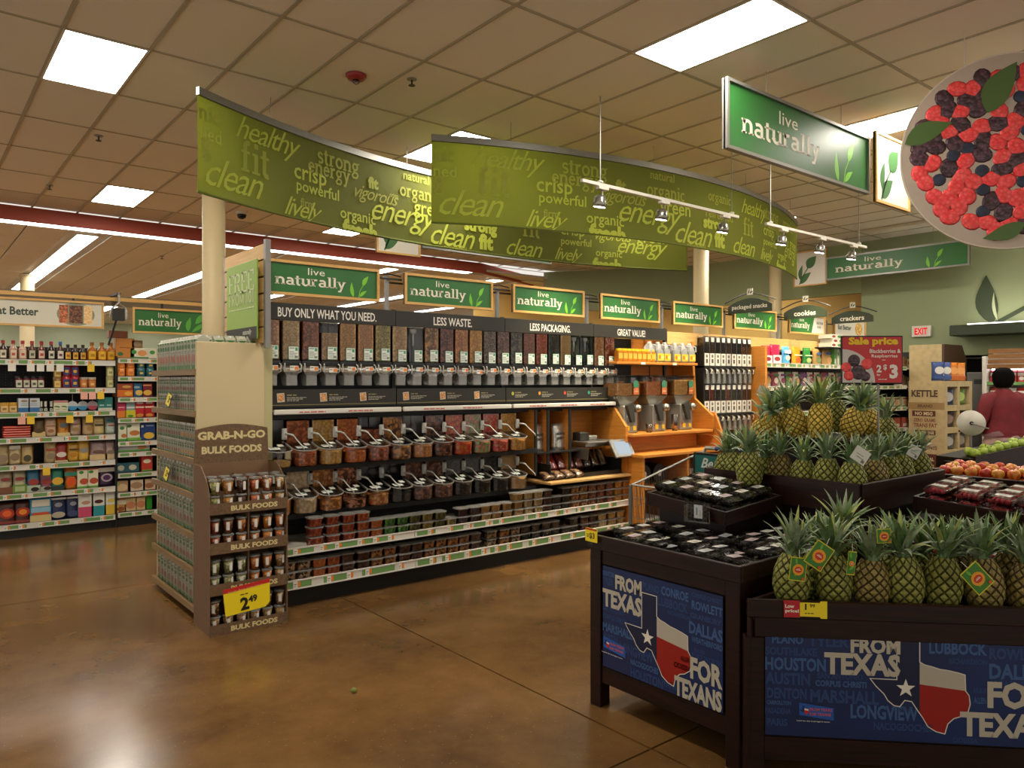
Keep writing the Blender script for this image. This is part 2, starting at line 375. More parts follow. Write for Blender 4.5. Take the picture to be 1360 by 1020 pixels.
# floor
def floor_mat():
    m = bpy.data.materials.new('polished_concrete'); m.use_nodes = True; nt = m.node_tree; b = nt.nodes['Principled BSDF']; L = nt.links.new
    tc = nt.nodes.new('ShaderNodeTexCoord')
    n = nt.nodes.new('ShaderNodeTexNoise'); n.inputs['Scale'].default_value = 1.3; n.inputs['Detail'].default_value = 8; n.inputs['Roughness'].default_value = .65
    L(tc.outputs['Object'], n.inputs['Vector'])
    r = nt.nodes.new('ShaderNodeValToRGB'); r.color_ramp.elements[0].position = .3; r.color_ramp.elements[1].position = .72
    r.color_ramp.elements[0].color = (*hx('553c20'), 1); r.color_ramp.elements[1].color = (*hx('866338'), 1)
    L(n.outputs[0], r.inputs[0])
    v = nt.nodes.new('ShaderNodeTexVoronoi'); v.inputs['Scale'].default_value = 42; L(tc.outputs['Object'], v.inputs['Vector'])
    r2 = nt.nodes.new('ShaderNodeValToRGB'); r2.color_ramp.elements[0].position = .08; r2.color_ramp.elements[1].position = .16
    r2.color_ramp.elements[0].color = (1,1,1,1); r2.color_ramp.elements[1].color = (0,0,0,1)
    L(v.outputs['Distance'], r2.inputs[0])
    sp = nt.nodes.new('ShaderNodeSeparateColor'); L(v.outputs['Color'], sp.inputs[0])
    g = nt.nodes.new('ShaderNodeMath'); g.operation = 'GREATER_THAN'; g.inputs[1].default_value = .72; L(sp.outputs[0], g.inputs[0])
    mu = nt.nodes.new('ShaderNodeMath'); mu.operation = 'MULTIPLY'; L(r2.outputs[0], mu.inputs[0]); L(g.outputs[0], mu.inputs[1])
    mu2 = nt.nodes.new('ShaderNodeMath'); mu2.operation = 'MULTIPLY'; mu2.inputs[1].default_value = .55; L(mu.outputs[0], mu2.inputs[0])
    mx = nt.nodes.new('ShaderNodeMix'); mx.data_type = 'RGBA'; mx.inputs[7].default_value = (*hx('a08960'), 1)
    L(mu2.outputs[0], mx.inputs[0]); L(r.outputs[0], mx.inputs[6]); L(mx.outputs[2], b.inputs['Base Color'])
    n3 = nt.nodes.new('ShaderNodeTexNoise'); n3.inputs['Scale'].default_value = 3.5; n3.inputs['Detail'].default_value = 5; L(tc.outputs['Object'], n3.inputs['Vector'])
    mr = nt.nodes.new('ShaderNodeMapRange'); mr.inputs[3].default_value = .13; mr.inputs[4].default_value = .26; L(n3.outputs[0], mr.inputs[0])
    L(mr.outputs[0], b.inputs['Roughness']); b.inputs['Specular IOR Level'].default_value = .4
    bp = nt.nodes.new('ShaderNodeBump'); bp.inputs['Strength'].default_value = .015; bp.inputs['Distance'].default_value = .02
    L(n3.outputs[0], bp.inputs['Height']); L(bp.outputs[0], b.inputs['Normal'])
    return m
M_floor = floor_mat()
fl = MB().box(-8, 20, -5, 36, -.06, -.012).build('floor', pbr('joint_grey', '1a140c', .8)); tag(fl, kind='structure')
xs = [-8, -1.87, 2.70, 7.27, 11.84, 20]; ys = [-5, 2.30, 6.87, 11.44, 16, 24, 36]
for i in range(len(xs)-1):
    for j in range(len(ys)-1):
        MB().box(xs[i]+.006, xs[i+1]-.006, ys[j]+.006, ys[j+1]-.006, -.012, 0).build('concrete_slab', M_floor, fl)
# ceilings
M_tile = pbr('ceiling_tile_white', 'f2ede0', .9, bump=.25, bscale=180)
M_tbar = pbr('ceiling_grid_white', 'b3aa94', .6)
TR = [(0,0),(2,4),(6,0),(6,-3),(11,-3),(11,0),(16,0),(16,-3),(8,4),(0,-3),(-5,4),(11,-6),(16,-6),(12,4)]
ce = MB().box(-8, 20, -5, FASY, CZ+.03, CZ+.08).build('ceiling', M_white); tag(ce, kind='structure')
tile = MB().cbox(.012, GDX-.012, .012, GDY-.012, CZ, CZ+.02, .006).mesh('ceiling_tile', M_tile)
rest = MB(); near = []
for k in range(-14, 31):
    for j in range(-9, 6):
        if (k, j) in TR: continue
        x = GX0+k*GDX; y = GY0+j*GDY
        if x > 19.3 or y+GDY > FASY+.1: continue
        d = (x+.3)*FX+(y+.6)*FY
        if inview(x+.3, y+.6, CZ, 120): near.append((d, x, y))
        elif y > -5: rest.box(x+.012, x+GDX-.012, y+.012, y+GDY-.012, CZ, CZ+.02)
near.sort()
for n, (d, x, y) in enumerate(near):
    if n < 290: link('ceiling_tile', tile, ce, (x, y, 0))
    else: rest.box(x+.012, x+GDX-.012, y+.012, y+GDY-.012, CZ, CZ+.02)
tag(rest.build('far_ceiling_tile', M_tile, ce, fix=False), kind='stuff')
g = MB()
for k in range(-14, 31):
    x = GX0+k*GDX; g.box(x-.013, x+.013, -5, FASY, CZ-.006, CZ+.006)
for j in range(-9, 7):
    y = GY0+j*GDY; g.box(-8, 20, y-.013, y+.013, CZ-.005, CZ+.005)
g.build('ceiling_grid', M_tbar, ce)
# lower ceiling beyond the red fascia
c2 = MB().box(-8, 30, FASY+.02, 36, LZ+.03, LZ+.08).build('ceiling', M_white); tag(c2, kind='structure')
SX = [2.5+2.98*i for i in range(-2, 5)]
far = []; rest = MB()
for k in range(-14, 48):
    for j in range(0, 18):
        x = GX0+k*GDX; y = FASY+.42+j*GDY
        if x > 22: continue
        if any(abs(x+GDX/2-s) < .33 for s in SX): continue
        d = (x+.3)*FX+(y+.6)*FY
        if inview(x+.3, y+.6, LZ, 30) and d < 24: far.append((d, x, y))
        else: rest.box(x+.012, x+GDX-.012, y+.012, y+GDY-.012, LZ, LZ+.02)
far.sort()
tile2 = MB().cbox(.012, GDX-.012, .012, GDY-.012, LZ, LZ+.02, .006).mesh('ceiling_tile', M_tile)
for n, (d, x, y) in enumerate(far):
    if n < 200: link('ceiling_tile', tile2, c2, (x, y, 0))
    else: rest.box(x+.012, x+GDX-.012, y+.012, y+GDY-.012, LZ, LZ+.02)
tag(rest.build('far_ceiling_tile', M_tile, c2, fix=False), kind='stuff')
# red fascia
M_red = pbr('brick_red_paint', 'a34a38', .6)
f = MB().box(-8, 10.3, FASY-.05, FASY+.02, LZ-.02, CZ)
f.prism([(10.3, FASY-.05), (12.7, 14.72), (12.67, 14.8), (10.3, FASY+.02)], LZ-.02, CZ, 'z')
tag(f.build('trim_1', M_red), kind='structure')
# light fixtures
E_tr = emis('troffer_light', LAMPC, LAMP); E_st = emis('strip_light', (1.0, .94, .88), 6.0)
def troffer(x, y, label, sx=GDX, sy=GDY, z=CZ, grp='square ceiling light panels'):
    t = thing('ceiling_light', label, 'light', (x, y, z), 0, grp)
    m = MB().box(0, sx, 0, .02, -.008, .03).box(0, sx, sy-.02, sy, -.008, .03).box(0, .02, .02, sy-.02, -.008, .03).box(sx-.02, sx, .02, sy-.02, -.008, .03)
    m.build('frame', M_white, t)
    MB().box(.02, sx-.02, .02, sy-.02, -.002, .012).build('diffuser', E_tr, t)
LB = {(0,0):'bright ceiling light panel above the left end of the long banner', (2,4):'smaller-looking ceiling light panel beside the red ceiling beam', (6,0):'ceiling light panel half hidden behind the two green banners',
 (6,-3):'large ceiling light panel at the top edge above the green hanging sign', (11,-3):'ceiling light panel between the green sign and the berry disc', (16,0):'far ceiling light panel at the right end of the curved banner'}
for kj in TR:
    troffer(GX0+kj[0]*GDX, GY0+kj[1]*GDY, LB.get(kj, 'ceiling light panel out of frame, %s row ahead, %s column across' % (ORD[kj[1]+9], ORD[kj[0]+5])))
for n, sx in enumerate(SX):
    t = thing('ceiling_light', 'long bright strip light running away, %s from the left over the far aisles' % ORD[n], 'light', (sx, 14.6, LZ), 0, 'strip lights over the far aisles')
    MB().box(-.17, .17, 0, 20.6, .006, .03).build('frame', M_white, t)
    for q in range(11):
        MB().box(-.15, .15, q*1.87+.02, q*1.87+1.85, -.004, .006).build('diffuser', E_st, t)
t = thing('ceiling_light', 'continuous strip light along the foot of the red ceiling beam', 'light', (-8, FASY+.04, LZ), 0)
MB().box(0, 18.2, 0, .36, .006, .03).build('frame', M_white, t)
for q in range(15):
    MB().box(q*1.21+.01, q*1.21+1.2, .02, .33, -.004, .006).build('diffuser', E_st, t)
# walls
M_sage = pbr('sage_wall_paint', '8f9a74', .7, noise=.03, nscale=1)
M_yel = pbr('yellow_wall_paint', 'c9a55a', .7, noise=.03, nscale=1)
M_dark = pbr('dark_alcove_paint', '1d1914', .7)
def wallbox(name, a, b, z0, z1, mat, t=.12):
    a = Vector(a); b = Vector(b); n = Vector((-(b-a).y, (b-a).x)).normalized()*t
    return tag(MB().prism([tuple(a), tuple(b), tuple(b+n), tuple(a+n)], z0, z1, 'z').build(name, mat), kind='structure')
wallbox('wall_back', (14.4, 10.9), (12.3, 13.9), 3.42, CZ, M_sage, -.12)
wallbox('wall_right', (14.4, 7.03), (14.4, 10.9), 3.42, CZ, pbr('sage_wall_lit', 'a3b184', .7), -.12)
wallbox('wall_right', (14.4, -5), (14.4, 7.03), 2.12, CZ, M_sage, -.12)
wallbox('wall_right', (14.52, 6.95), (16.4, 6.95), 0, CZ, M_sage, .1)
wallbox('wall_right', (16.4, 7.0), (16.4, 15), 0, CZ, M_yel, -.1)
wallbox('wall_back', (16.4, 14), (12.0, 16.4), 0, CZ, M_yel, -.1)
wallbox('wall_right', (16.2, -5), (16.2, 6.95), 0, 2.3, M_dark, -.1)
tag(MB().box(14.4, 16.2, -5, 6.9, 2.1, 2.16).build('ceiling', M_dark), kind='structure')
tag(MB().box(14.52, 16.4, 6.9, 14.5, CZ-.02, CZ+.03).build('ceiling', M_white), kind='structure')
wallbox('wall_far', (-8, 36), (30, 36), 0, LZ, pbr('pale_green_wall', 'a9b394', .7), .1)
wallbox('wall_far', (22, 15.4), (22, 36), 0, LZ, pbr('pale_green_wall', 'a9b394', .7), -.1)
t = thing('ceiling_light', 'white light fixture in the yellow recess behind the wood signs', 'light', (15.3, 9.2, 3.9), 0)
MB().box(-.1, .1, 0, 2.4, 0, .05).build('frame', M_white, t); MB().box(-.08, .08, .02, 2.38, -.01, 0).build('diffuser', E_tr, t)
t = thing('ceiling_light', 'white light fixture in the yellow recess above the crackers sign', 'light', (14.9, 12.2, 3.6), 0)
MB().box(-.1, .1, 0, 1.4, 0, .05).build('frame', M_white, t); MB().box(-.08, .08, .02, 1.38, -.01, 0).build('diffuser', E_tr, t)
# shelf with wall leaf emblem and exit sign
M_dgreen = pbr('dark_green_board', '2f3a26', .5)
s0 = onX(1298, 447, 14.4)
t = thing('wall_canopy', 'dark green boxed canopy on the wall under the painted leaves', 'canopy', (14.38, 0, s0.z), 0)
MB().cbox(-.5, 0, -2, s0.y+.25, 0, .18, .012).build('box', M_dgreen, t)
MB().box(-.42, -.2, -1.9, s0.y, .181, .2).build('light_strip', emis('wall_wash', LAMPC, 3.5), t)
m = MB()
p = onX(1322, 431, 14.38)
M0 = Matrix.Translation((14.385, p.y, s0.z+.2)) @ Matrix.Rotation(-PI/2, 4, 'Z')
m.M = M0
m.flat(leafpoly(-.05, .0, .85, .34, 96), 0); m.flat(leafpoly(.75, .38, .95, .4, 75), 0)
a, ff = stroke([(-.02, 0), (.35, .2), (.75, .42), (.95, .7)], .07); m.add([(q[0], 0, q[1]) for q in a], ff)
o = m.build('wall_leaf_emblem', flatc('35432b')); tag(o, 'dark green leaf sprig painted on the sage wall at right', 'wall decal')
o2 = MB(); o2.M = M0; o2.flat(leafpoly(.03, .05, .5, .05, 96), -.002); o2.build('leaf_vein', flatc('b9c39c'), o)
e = onX(1212, 448, 14.38); e2 = onX(1233, 436, 14.38)
t = thing('exit_sign', 'white exit sign with red letters on the sage wall', 'exit sign', (14.39, e.y, e.z), -PI/2)
wd = abs(e2.y-e.y)
MB().cbox(0, wd+.06, -.06, 0, 0, .2, .008).build('housing', M_white, t)
m = MB(); put_text(m, 'EXIT', wd/2+.03, .04, .12, -.063, w=wd*.8, bold=.03, align='c')
m.build('lettering', emis('exit_red', hx('c81818'), .8), t)
# columns
def column(px, wpx, py, d, label, zt=CZ):
    p = onD(px, py, d); r = wpx*d/2000
    t = thing('column', label, 'column', (p.x, p.y, 0))
    MB().lathe([(r, 0), (r, zt)], 28).build('shaft', M_cream, t, True)
    MB().lathe([(r+.03, 0), (r+.03, .12), (r+.01, .14)], 28).build('base_collar', M_cream, t)
    MB().lathe([(r+.012, zt-.03), (r+.012, zt)], 28).build('top_collar', M_cream, t)
column(284, 29, 400, 8.6, 'cream round column rising behind the banner and the carton shelf')
column(36, 17, 400, 17.6, 'distant cream column at far left behind the wood-framed sign', LZ)
column(931, 20, 380, 12.6, 'cream column below the banner behind the second-smallest sign')
column(1030, 16, 380, 15.0, 'cream column right of the banner in front of the yellow recess')
# sprinklers, smoke detector, camera dome
def sprinkler(px, py, label, z=CZ):
    p = onZ(px, py, z)
    t = thing('sprinkler', label, 'sprinkler', (p.x, p.y, z), 0, 'ceiling sprinkler heads')
    MB().lathe([(.045, 0), (.045, -.006), (.012, -.008)], 12).build('escutcheon', M_grey, t)
    MB().cyl((0,0,-.05), .008, .05, 6).box(-.02, .02, -.003, .003, -.055, -.05).build('body', M_black, t)
    MB().lathe([(.03, -.06), (.03, -.056)], 10).build('deflector', M_black, t)
sprinkler(547, 105, 'dark sprinkler head beside the red smoke detector')
sprinkler(131, 180, 'dark sprinkler head below the largest left ceiling light')
sprinkler(66, 246, 'dark sprinkler head left of the small ceiling light')
sprinkler(215, 340, 'dark sprinkler head beyond the red beam', LZ)
p = onZ(473, 99, CZ)
t = thing('smoke_detector', 'round red fire alarm with clear centre on the ceiling', 'smoke detector', (p.x, p.y, CZ))
MB().lathe([(.09, -.005), (.092, -.02), (.07, -.045), (.03, -.05)], 20).build('housing', pbr('alarm_red', '9a2f2c', .4), t, True)
MB().lathe([(.03, -.05), (.028, -.075), (.012, -.085)], 12).build('lens', M_clear, t, True)
p = onZ(321, 281, CZ)
t = thing('security_camera', 'small dark dome camera under the green banner edge', 'camera', (p.x, p.y, CZ))
MB().lathe([(.09, 0), (.09, -.04), (.07, -.05)], 16).build('housing', M_white, t, True)
MB().lathe([(.075, -.05), (.06, -.1), (.02, -.12)], 16).build('dome', pbr('dome_black', '0c0c0c', .1), t, True)
p = onZ(845, 357, LZ)
# ---------------------------------------------------------------- bulk food run
M_rail = pbr('rail_white', 'd9d6cc', .4); M_railg = pbr('rail_green', '6f9a58', .5); M_tagw = flatc('e9e6da'); M_tago = flatc('e8842c'); M_tagy = flatc('f0c83c'); M_pink = flatc('f0b4a0')
def rail(parent, x0, x1, y, z, h, rr, seed=1, tags=True, drop=0, tagw=.035):
    """price rail facing -Y with green backing and little price tags"""
    r = MB().box(x0, x1, y, y+.012, z, z+h).box(x0, x1, y-.006, y, z, z+.008).box(x0, x1, y-.006, y, z+h-.008, z+h).build('price_rail', M_rail, parent)
    g = MB(); x = x0+.02; rs = random.Random(seed)
    while x < x1-.15:
        wd = rs.uniform(.12, .4); wd = min(wd, x1-x-.02)
        g.rect(x, z+.012, x+wd, z+h-.012, y-.002); x += wd+rs.uniform(.05, .14)
    g.build('green_insert', M_railg, r)
    if tags:
        x = x0+.06+rs.uniform(0, .1); tm = MB()
        t1 = MB().rect(0, .008, tagw, h-.006, 0); t1.cur = 1; t1.rect(tagw, .016, tagw*1.6, h-.014, 0)
        t1.cur = 2; t1.rect(.005, h*.5, tagw*.8, h*.58, -.0006).rect(.005, h*.3, tagw*.6, h*.36, -.0006)
        tme = t1.mesh('price_tag', [M_tagw, M_tago, flatc('55524a')])
        while x < x1-.1:
            link('price_tag', tme, r, (x, y-.004, z)); x += rs.uniform(.12, .3)
    return r
gond = thing('bulk_food_gondola', 'long black gondola with two green-edged shelves holding the bulk food bins', 'gondola', (0, 0, 0))
GA, GB, GW = 2.215, 6.02, 6.66
MB().box(GA, GW, 5.98, 6.03, .1, 2.2).build('back_panel', M_black, gond)
MB().box(GA, GB+.6, 5.50, 6.0, 0, .13).build('kick_base', M_black, gond)
MB().box(GA, GB+.6, 5.41, 5.98, .165, .195).build('shelf', M_white, gond)
MB().box(GA, GB, 5.42, 5.98, .41, .435).build('shelf', M_white, gond)
rail(gond, GA, 3.34, 5.395, .145, .07, rnd, 3); rail(gond, 3.345, 4.56, 5.395, .145, .07, rnd, 4); rail(gond, 4.565, 5.78, 5.395, .145, .07, rnd, 5); rail(gond, 5.785, 6.6, 5.395, .145, .07, rnd, 6)
rail(gond, GA, 3.34, 5.405, .395, .06, rnd, 7); rail(gond, 3.345, 4.56, 5.405, .395, .06, rnd, 8); rail(gond, 4.565, 5.99, 5.405, .395, .06, rnd, 9)
for z in (.66, 1.03): MB().box(GA, 4.86, 5.62, 5.98, z-.02, z).box(GA, 4.86, 5.60, 5.62, z-.03, z+.015).build('bin_shelf', M_black, gond)
MB().box(GA, GB, 5.72, 5.98, 1.40, 1.50).build('silo_shelf', M_black, gond)
for a, b in ((GA, 3.335), (3.355, 4.55), (4.57, 6.0)):
    sr = MB().cbox(a, b, 5.60, 5.63, 1.445, 1.485, .006).build('scoop_rail', M_rail, gond)
    m = MB(); x = a+.2
    while x < b-.3:
        squig(m, x, 1.458, .014, .22, 5.5985); x += .42
    tag(m.build('red_script', flatc('c0503c'), sr), kind='stuff')
    MB().box(a, b, 5.62, 5.72, 1.45, 1.47).build('rail_shelf', M_black, gond)
# black info boards under the silos
IB = [(GA, 3.335), (3.345, 4.55), (4.56, GB-.02)]
for k, (a, b) in enumerate(IB):
    ib = MB().box(a, b, 5.70, 5.715, 1.50, 1.64).build('info_board', M_black2, gond)
    MB().rect(a, 1.515, b, 1.519, 5.6985).build('gold_line', flatc('9a8a50'), ib)
    n = 3 if k < 2 else 4
    for q in range(n):
        x = a+.06+q*(b-a-.05)/n
        if k < 2:
            c = MB(); c.M = Matrix.Translation((x+.03, 5.6975, 1.575)) @ Matrix.Rotation(-.08, 4, 'Y')
            c.rect(-.03, -.035, .03, .035, 0); c.cur = 1; c.rect(-.024, -.028, .024, .028, -.0006)
            c.build('photo_card', [flatc('c9bfa8'), grain('card_nuts', '7a5a3a', 'c0a070', 160, .4)], ib); x += .08
        else:
            c = MB().ell(x+.02, 1.585, .016, .018, 5.6975); c.build('round_icon', flatc(['a8a840', 'd89830', 'c84838', '2c9a7a'][q]), ib); x += .05
        tx = MB(); squig(tx, x, 1.59, .014, .08, 5.6975)
        tag(tx.build('heading', flatc('8f8556'), ib), kind='stuff')
        tx = MB()
        for l in range(3): squig(tx, x, 1.572-l*.012, .008, .16-.03*l, 5.6975, l)
        tag(tx.build('small_print', flatc('b5b0a0'), ib), kind='stuff')
# header boards
HJ = [2.16, 3.344, 4.56, 5.78, 7.0]
HT = [('BUY ONLY WHAT YOU NEED.', 369, 500, 411, 427), ('LESS WASTE.', 576, 627, 421, 432), ('LESS PACKAGING.', 704, 758, 430, 440), ('GREAT VALUE!', 820, 857, 435, 444)]
HJ[0] = 2.13
for k in range(4):
    hb = MB().cbox(HJ[k]+.002, HJ[k+1]-.002, 5.72, 5.745, 2.185, 2.32, .002).build('header_board', M_black2, gond)
    t, xa, xb, ya, yb = HT[k]; A = onY(xa, yb, 5.718); B = onY(xb, yb, 5.718); hh = onY((xa+xb)/2, ya, 5.718).z-onY((xa+xb)/2, yb, 5.718).z
    m = MB(); put_text(m, t, A.x, 2.21, .075, 5.7185, w=B.x-A.x, bold=.015); m.build('lettering', flatc('e6e2d6'), hb)
for x in HJ[1:]: MB().box(x-.015, x+.015, 5.75, 5.78, 1.5, 2.33).build('upright', M_black, gond)
# gravity bins (silos)
SILO = [('mixed cashews', '8a5c38', 'd0b080', 60), ('pale slivered nuts', 'c8b078', 'e6d8a8', 80), ('brown almonds', '5c3420', '8a5434', 70), ('greyish granola, part filled', '8c7858', 'b09c78', 90), ('golden corn kernels', 'c09448', 'dcb870', 90),
 ('tan lentils', 'a87c48', 'c49c64', 110), ('olive green seeds', '6c6c34', '96945c', 100), ('beige pistachios', 'b89c64', 'dcc898', 60), (None,), ('dark trail mix', '5c4024', 'b08c54', 55), ('dark red beans', '3c1c14', '6c3c2c', 70),
 ('brown chickpeas', '8c5c30', 'b48850', 70), ('golden raisins', 'c08c24', 'f0c45c', 60), ('dark speckled seeds', '2c2824', '6c6054', 110), ('purple-brown beans', '3c2824', '6c5044', 80), ('black and green beans', '201f16', '4c4a34', 60),
 ('reddish rice', '58301f', '7c4c34', 120), ('rust red lentils', '6c2f1c', '96503a', 110), ('black beans', '1a1b18', '34362f', 70), ('tan flour-like powder', 'a89468', 'b4a078', 240), (None,), (None,), ('peanuts', 'b8885c', 'dcb480', 60), ('red and tan peanuts', '7c2c1c', 'd0a078', 60)]
def grain_of(n, a, b, sc, gap=.35): return grain('grain_'+n.replace(' ', '_').replace(',', ''), a, b, sc, gap)
SP = .1655; SX0 = 2.165
me_s = {}
b = MB(); W = .148
b.M = None
# shell
sh = MB(); sh.cbox(0, W, 0, .2, .0, .34, .01)
me_s['shell'] = sh.mesh('silo_body', M_clear)
me_s['lid'] = MB().cbox(-.002, W+.002, -.004, .2, .338, .352, .004).mesh('lid', M_black)
me_s['full'] = MB().box(.006, W-.006, .006, .19, .004, .315).mesh('contents', M_white)
me_s['half'] = MB().box(.006, W-.006, .006, .19, .004, .23).mesh('contents', M_white)
ch = MB(); ch.loft([[(.0,.02,-.03),(W,.02,-.03),(W,.18,-.03),(0,.18,-.03)], [(0,.0,-.07),(W,.0,-.07),(W,.17,-.07),(0,.17,-.07)], [(.03,-.01,-.12),(W-.03,-.01,-.12),(W-.03,.12,-.12),(.03,.12,-.12)], [(.03,-.01,-.2),(W-.03,-.01,-.2),(W-.03,.07,-.2),(.03,.07,-.2)]])
me_s['chute'] = ch.mesh('chute', M_frost)
me_s['collar'] = MB().cbox(-.004, W+.004, -.012, .19, -.03, .004, .006).mesh('collar', pbr('black_gloss', '0e0e0d', .2))
me_s['cc'] = MB().loft([[(.01,.03,-.04),(W-.01,.03,-.04),(W-.01,.16,-.04),(.01,.16,-.04)], [(.02,.02,-.09),(W-.02,.02,-.09),(W-.02,.14,-.09),(.02,.14,-.09)]]).mesh('chute_contents', M_white)
h = MB(); h.tube([(.02,-.005,-.1),(.008,-.03,-.09),(.006,-.035,-.04),(.012,-.02,-.025)], .0055, 5).tube([(W-.02,-.005,-.1),(W-.008,-.03,-.09),(W-.006,-.035,-.04),(W-.012,-.02,-.025)], .0055, 5).tube([(.012,-.034,-.07),(W-.012,-.034,-.07)], .005, 5)
me_s['handle'] = h.mesh('handle', pbr('handle_clear_grey', 'c4c2b8', .25))
lb, lm = panel_print([('r', 0, 0, .085, .105, '3f8a62'), ('r', .003, .003, .082, .102, 'dfe6dc'), ('r', .056, .07, .076, .096, '3f9a70'), ('r', .008, .088, .05, .094, '555a50'), ('r', .008, .06, .045, .064, '6a6e64'), ('r', .008, .048, .07, .051, '6a6e64'), ('r', .008, .036, .06, .039, '6a6e64'), ('r', .008, .02, .04, .023, '6a6e64'), ('r', .05, .014, .075, .03, '7c8076')])
me_s['label'] = lb.mesh('label', lm)
lb, lm = panel_print([('r', 0, 0, .07, .036, 'e4e2d8'), ('r', .038, .004, .068, .03, 'e8822c'), ('r', .004, .02, .03, .026, '605c54')])
me_s['tag'] = lb.mesh('price_tag', lm)
me_s['scoop'] = MB().lathe([(.004,.0),(.03,.02),(.034,.05),(.031,.05),(.004,.006)], 10, (0,0,0), 1, .6).box(-.006,.006,-.004,.004,-.1,.01).mesh('scoop', pbr('scoop_white', 'dcdcd4', .3), True)
for i, s in enumerate(SILO):
    x = SX0+i*SP
    if s[0]: lab = 'clear gravity bin of %s, %s from the left in the top row' % (s[0], ORD[i])
    else: lab = 'empty clear gravity bin with a white scoop inside, %s from the left' % ORD[i]
    t = thing('gravity_bin', lab, 'dispenser', (x, 5.73, 1.87), 0, 'gravity bins in the top row')
    link('body', me_s['shell'], t); link('lid', me_s['lid'], t); link('chute', me_s['chute'], t); link('collar', me_s['collar'], t); link('handle', me_s['handle'], t)
    link('label', me_s['label'], t, (.048, -.004, .006 if i % 3 else .012))
    link('price_tag', me_s['tag'], t, (.045, -.042, -.08 if i not in (3, 12) else -.095), (0, .05*((i*7) % 5-2)/2, 0))
    if s[0]:
        gm = grain_of(*s); o = link('contents', me_s['half' if i == 3 else 'full'], t, mat=gm); o['kind'] = 'stuff'
        link('chute_contents', me_s['cc'], t, mat=gm)['kind'] = 'stuff'
    else: link('scoop', me_s['scoop'], t, (.074, .06, .25))
MB().box(GA, SX0+24*SP, 5.72, 5.94, 1.835, 1.85).build('silo_rack', M_black, gond)
# scoop bins
W = .2
def outline(z, e=0.0): return [(W-e, .24-e, z), (W-e, .07, z)]+[(W/2+(W/2-e)*math.cos(math.radians(a)), .07-(.07-e)*math.sin(math.radians(a)), z) for a in (20, 45, 70, 90, 110, 135, 160)]+[(e, .07, z), (e, .24-e, z)]
me_b = {}
me_b['tray'] = MB().loft([outline(0, .008), outline(.02), outline(.12)]).mesh('tray', M_clear, False)
me_b['hop'] = MB().cbox(.004, W-.004, .2, .42, .165, .36, .006).mesh('hopper', M_clear)
def slope(e, dz): return [(x, y, .122+dz+(.05*y/.2)) for x, y, z in outline(0, e)]
me_b['lid'] = MB().loft([slope(-.003, 0), slope(-.003, .005)]).mesh('lid', M_film)
me_b['rim'] = MB().tube([(x, y, .122+.05*y/.2) for x, y, z in outline(0, -.004)], .0045, 5).mesh('rim', pbr('rim_grey', '9a9890', .3))
lb, lm = panel_print([('r', 0, 0, .085, .055, 'd8dcd4'), ('r', .06, .03, .08, .05, '4f9a78'), ('r', .006, .042, .05, .048, '6a6a60'), ('r', .006, .03, .045, .034, '7a7a70'), ('r', .006, .02, .05, .023, '7a7a70')])
me_b['label'] = lb.mesh('label', lm)
me_b['card'] = MB().rect(0, 0, .045, .05, 0).mesh('ingredient_card', flatc('d9d6c8'))
me_b['holster'] = MB().cbox(-.02, .02, -.012, .012, 0, .09, .006).cbox(-.012, .012, -.02, -.01, .015, .08, .003).mesh('scoop_holster', pbr('holster_grey', 'c2c2ba', .4))
hd = MB().tube([(0,-.015,.05),(.03,-.05,.045),(.045,-.07,.035)], [.009,.008,.009], 6).tube([(.045,-.07,.035),(.062,-.10,.0),(.085,-.16,-.05),(.09,-.165,-.07)], .0055, 5)
me_b['scoop'] = hd.mesh('scoop_handle', pbr('scoop_plastic', 'c8c8c0', .25, spec=.6), True)
def cont(h): return MB().loft([outline(.006, .014), outline(h*.9, .009), [(x, y, h+.012*math.sin(40*x)) for x, y, z in outline(h, .009)]]).mesh('contents', M_white)
R1 = [('a few yellow chips', 'b89c54', 'd8c080', 70, .035, 0), ('brown almonds', '6e3c20', 'a0623a', 60, .1, 1), ('pale yellow cashews', 'c8a858', 'e8d090', 55, .105, 1), ('orange-brown nuts', '94502a', 'd08a44', 65, .085, 1), ('pecan pieces', '5c3020', '94583c', 60, .1, .5), ('dark and yellow trail mix', '3c1c14', 'c89850', 45, .1, 1),
 ('tan granola', '94683c', 'c89c60', 70, .1, .2), ('dark chocolate mix', '2c1812', '6c4430', 50, .1, 1), ('orange and red gummies', 'c83420', 'f08c28', 45, .1, 1), ('green and pink candies', '6c8c5c', 'd89c90', 50, .1, 1), ('pink and red candies', 'c8403c', 'e8a088', 55, .1, 1), ('golden ginger pieces', 'b08438', 'dcb868', 55, .1, 1)]
R2 = [('tan peanuts', 'a06c3c', 'd09c60', 70, .105, 1), ('white yogurt pretzels', 'd8d0b0', 'f4eed4', 45, .105, 1), ('mixed brown snack', '6c4424', 'b88c50', 50, .085, 1), ('dark berry mix', '34180f', 'b08060', 50, .05, 1), ('yellow nut and raisin mix', '8c5024', 'e0b870', 55, .08, 0), ('small black candies', '12100e', '2c2824', 70, .06, 0),
 ('chocolate almonds', '34201a', '6c4c3c', 50, .095, .8), ('dark malt balls', '3c2620', '705448', 60, .1, 1), ('black coffee beans', '100c0a', '2c221c', 60, .1, 1), ('black espresso beans', '0e0c0a', '241c18', 60, .1, 1), ('black licorice bits', '100e0e', '201c1a', 60, .1, 1), ('pale tan flour', 'b8a478', 'c4b088', 240, .1, 1)]
BP = .2145
hopf = MB().box(.008, W-.008, .208, .41, .03, .345).mesh('hopper_contents', M_white)
hoph = MB().box(.008, W-.008, .208, .41, .03, .25).mesh('hopper_contents', M_white)
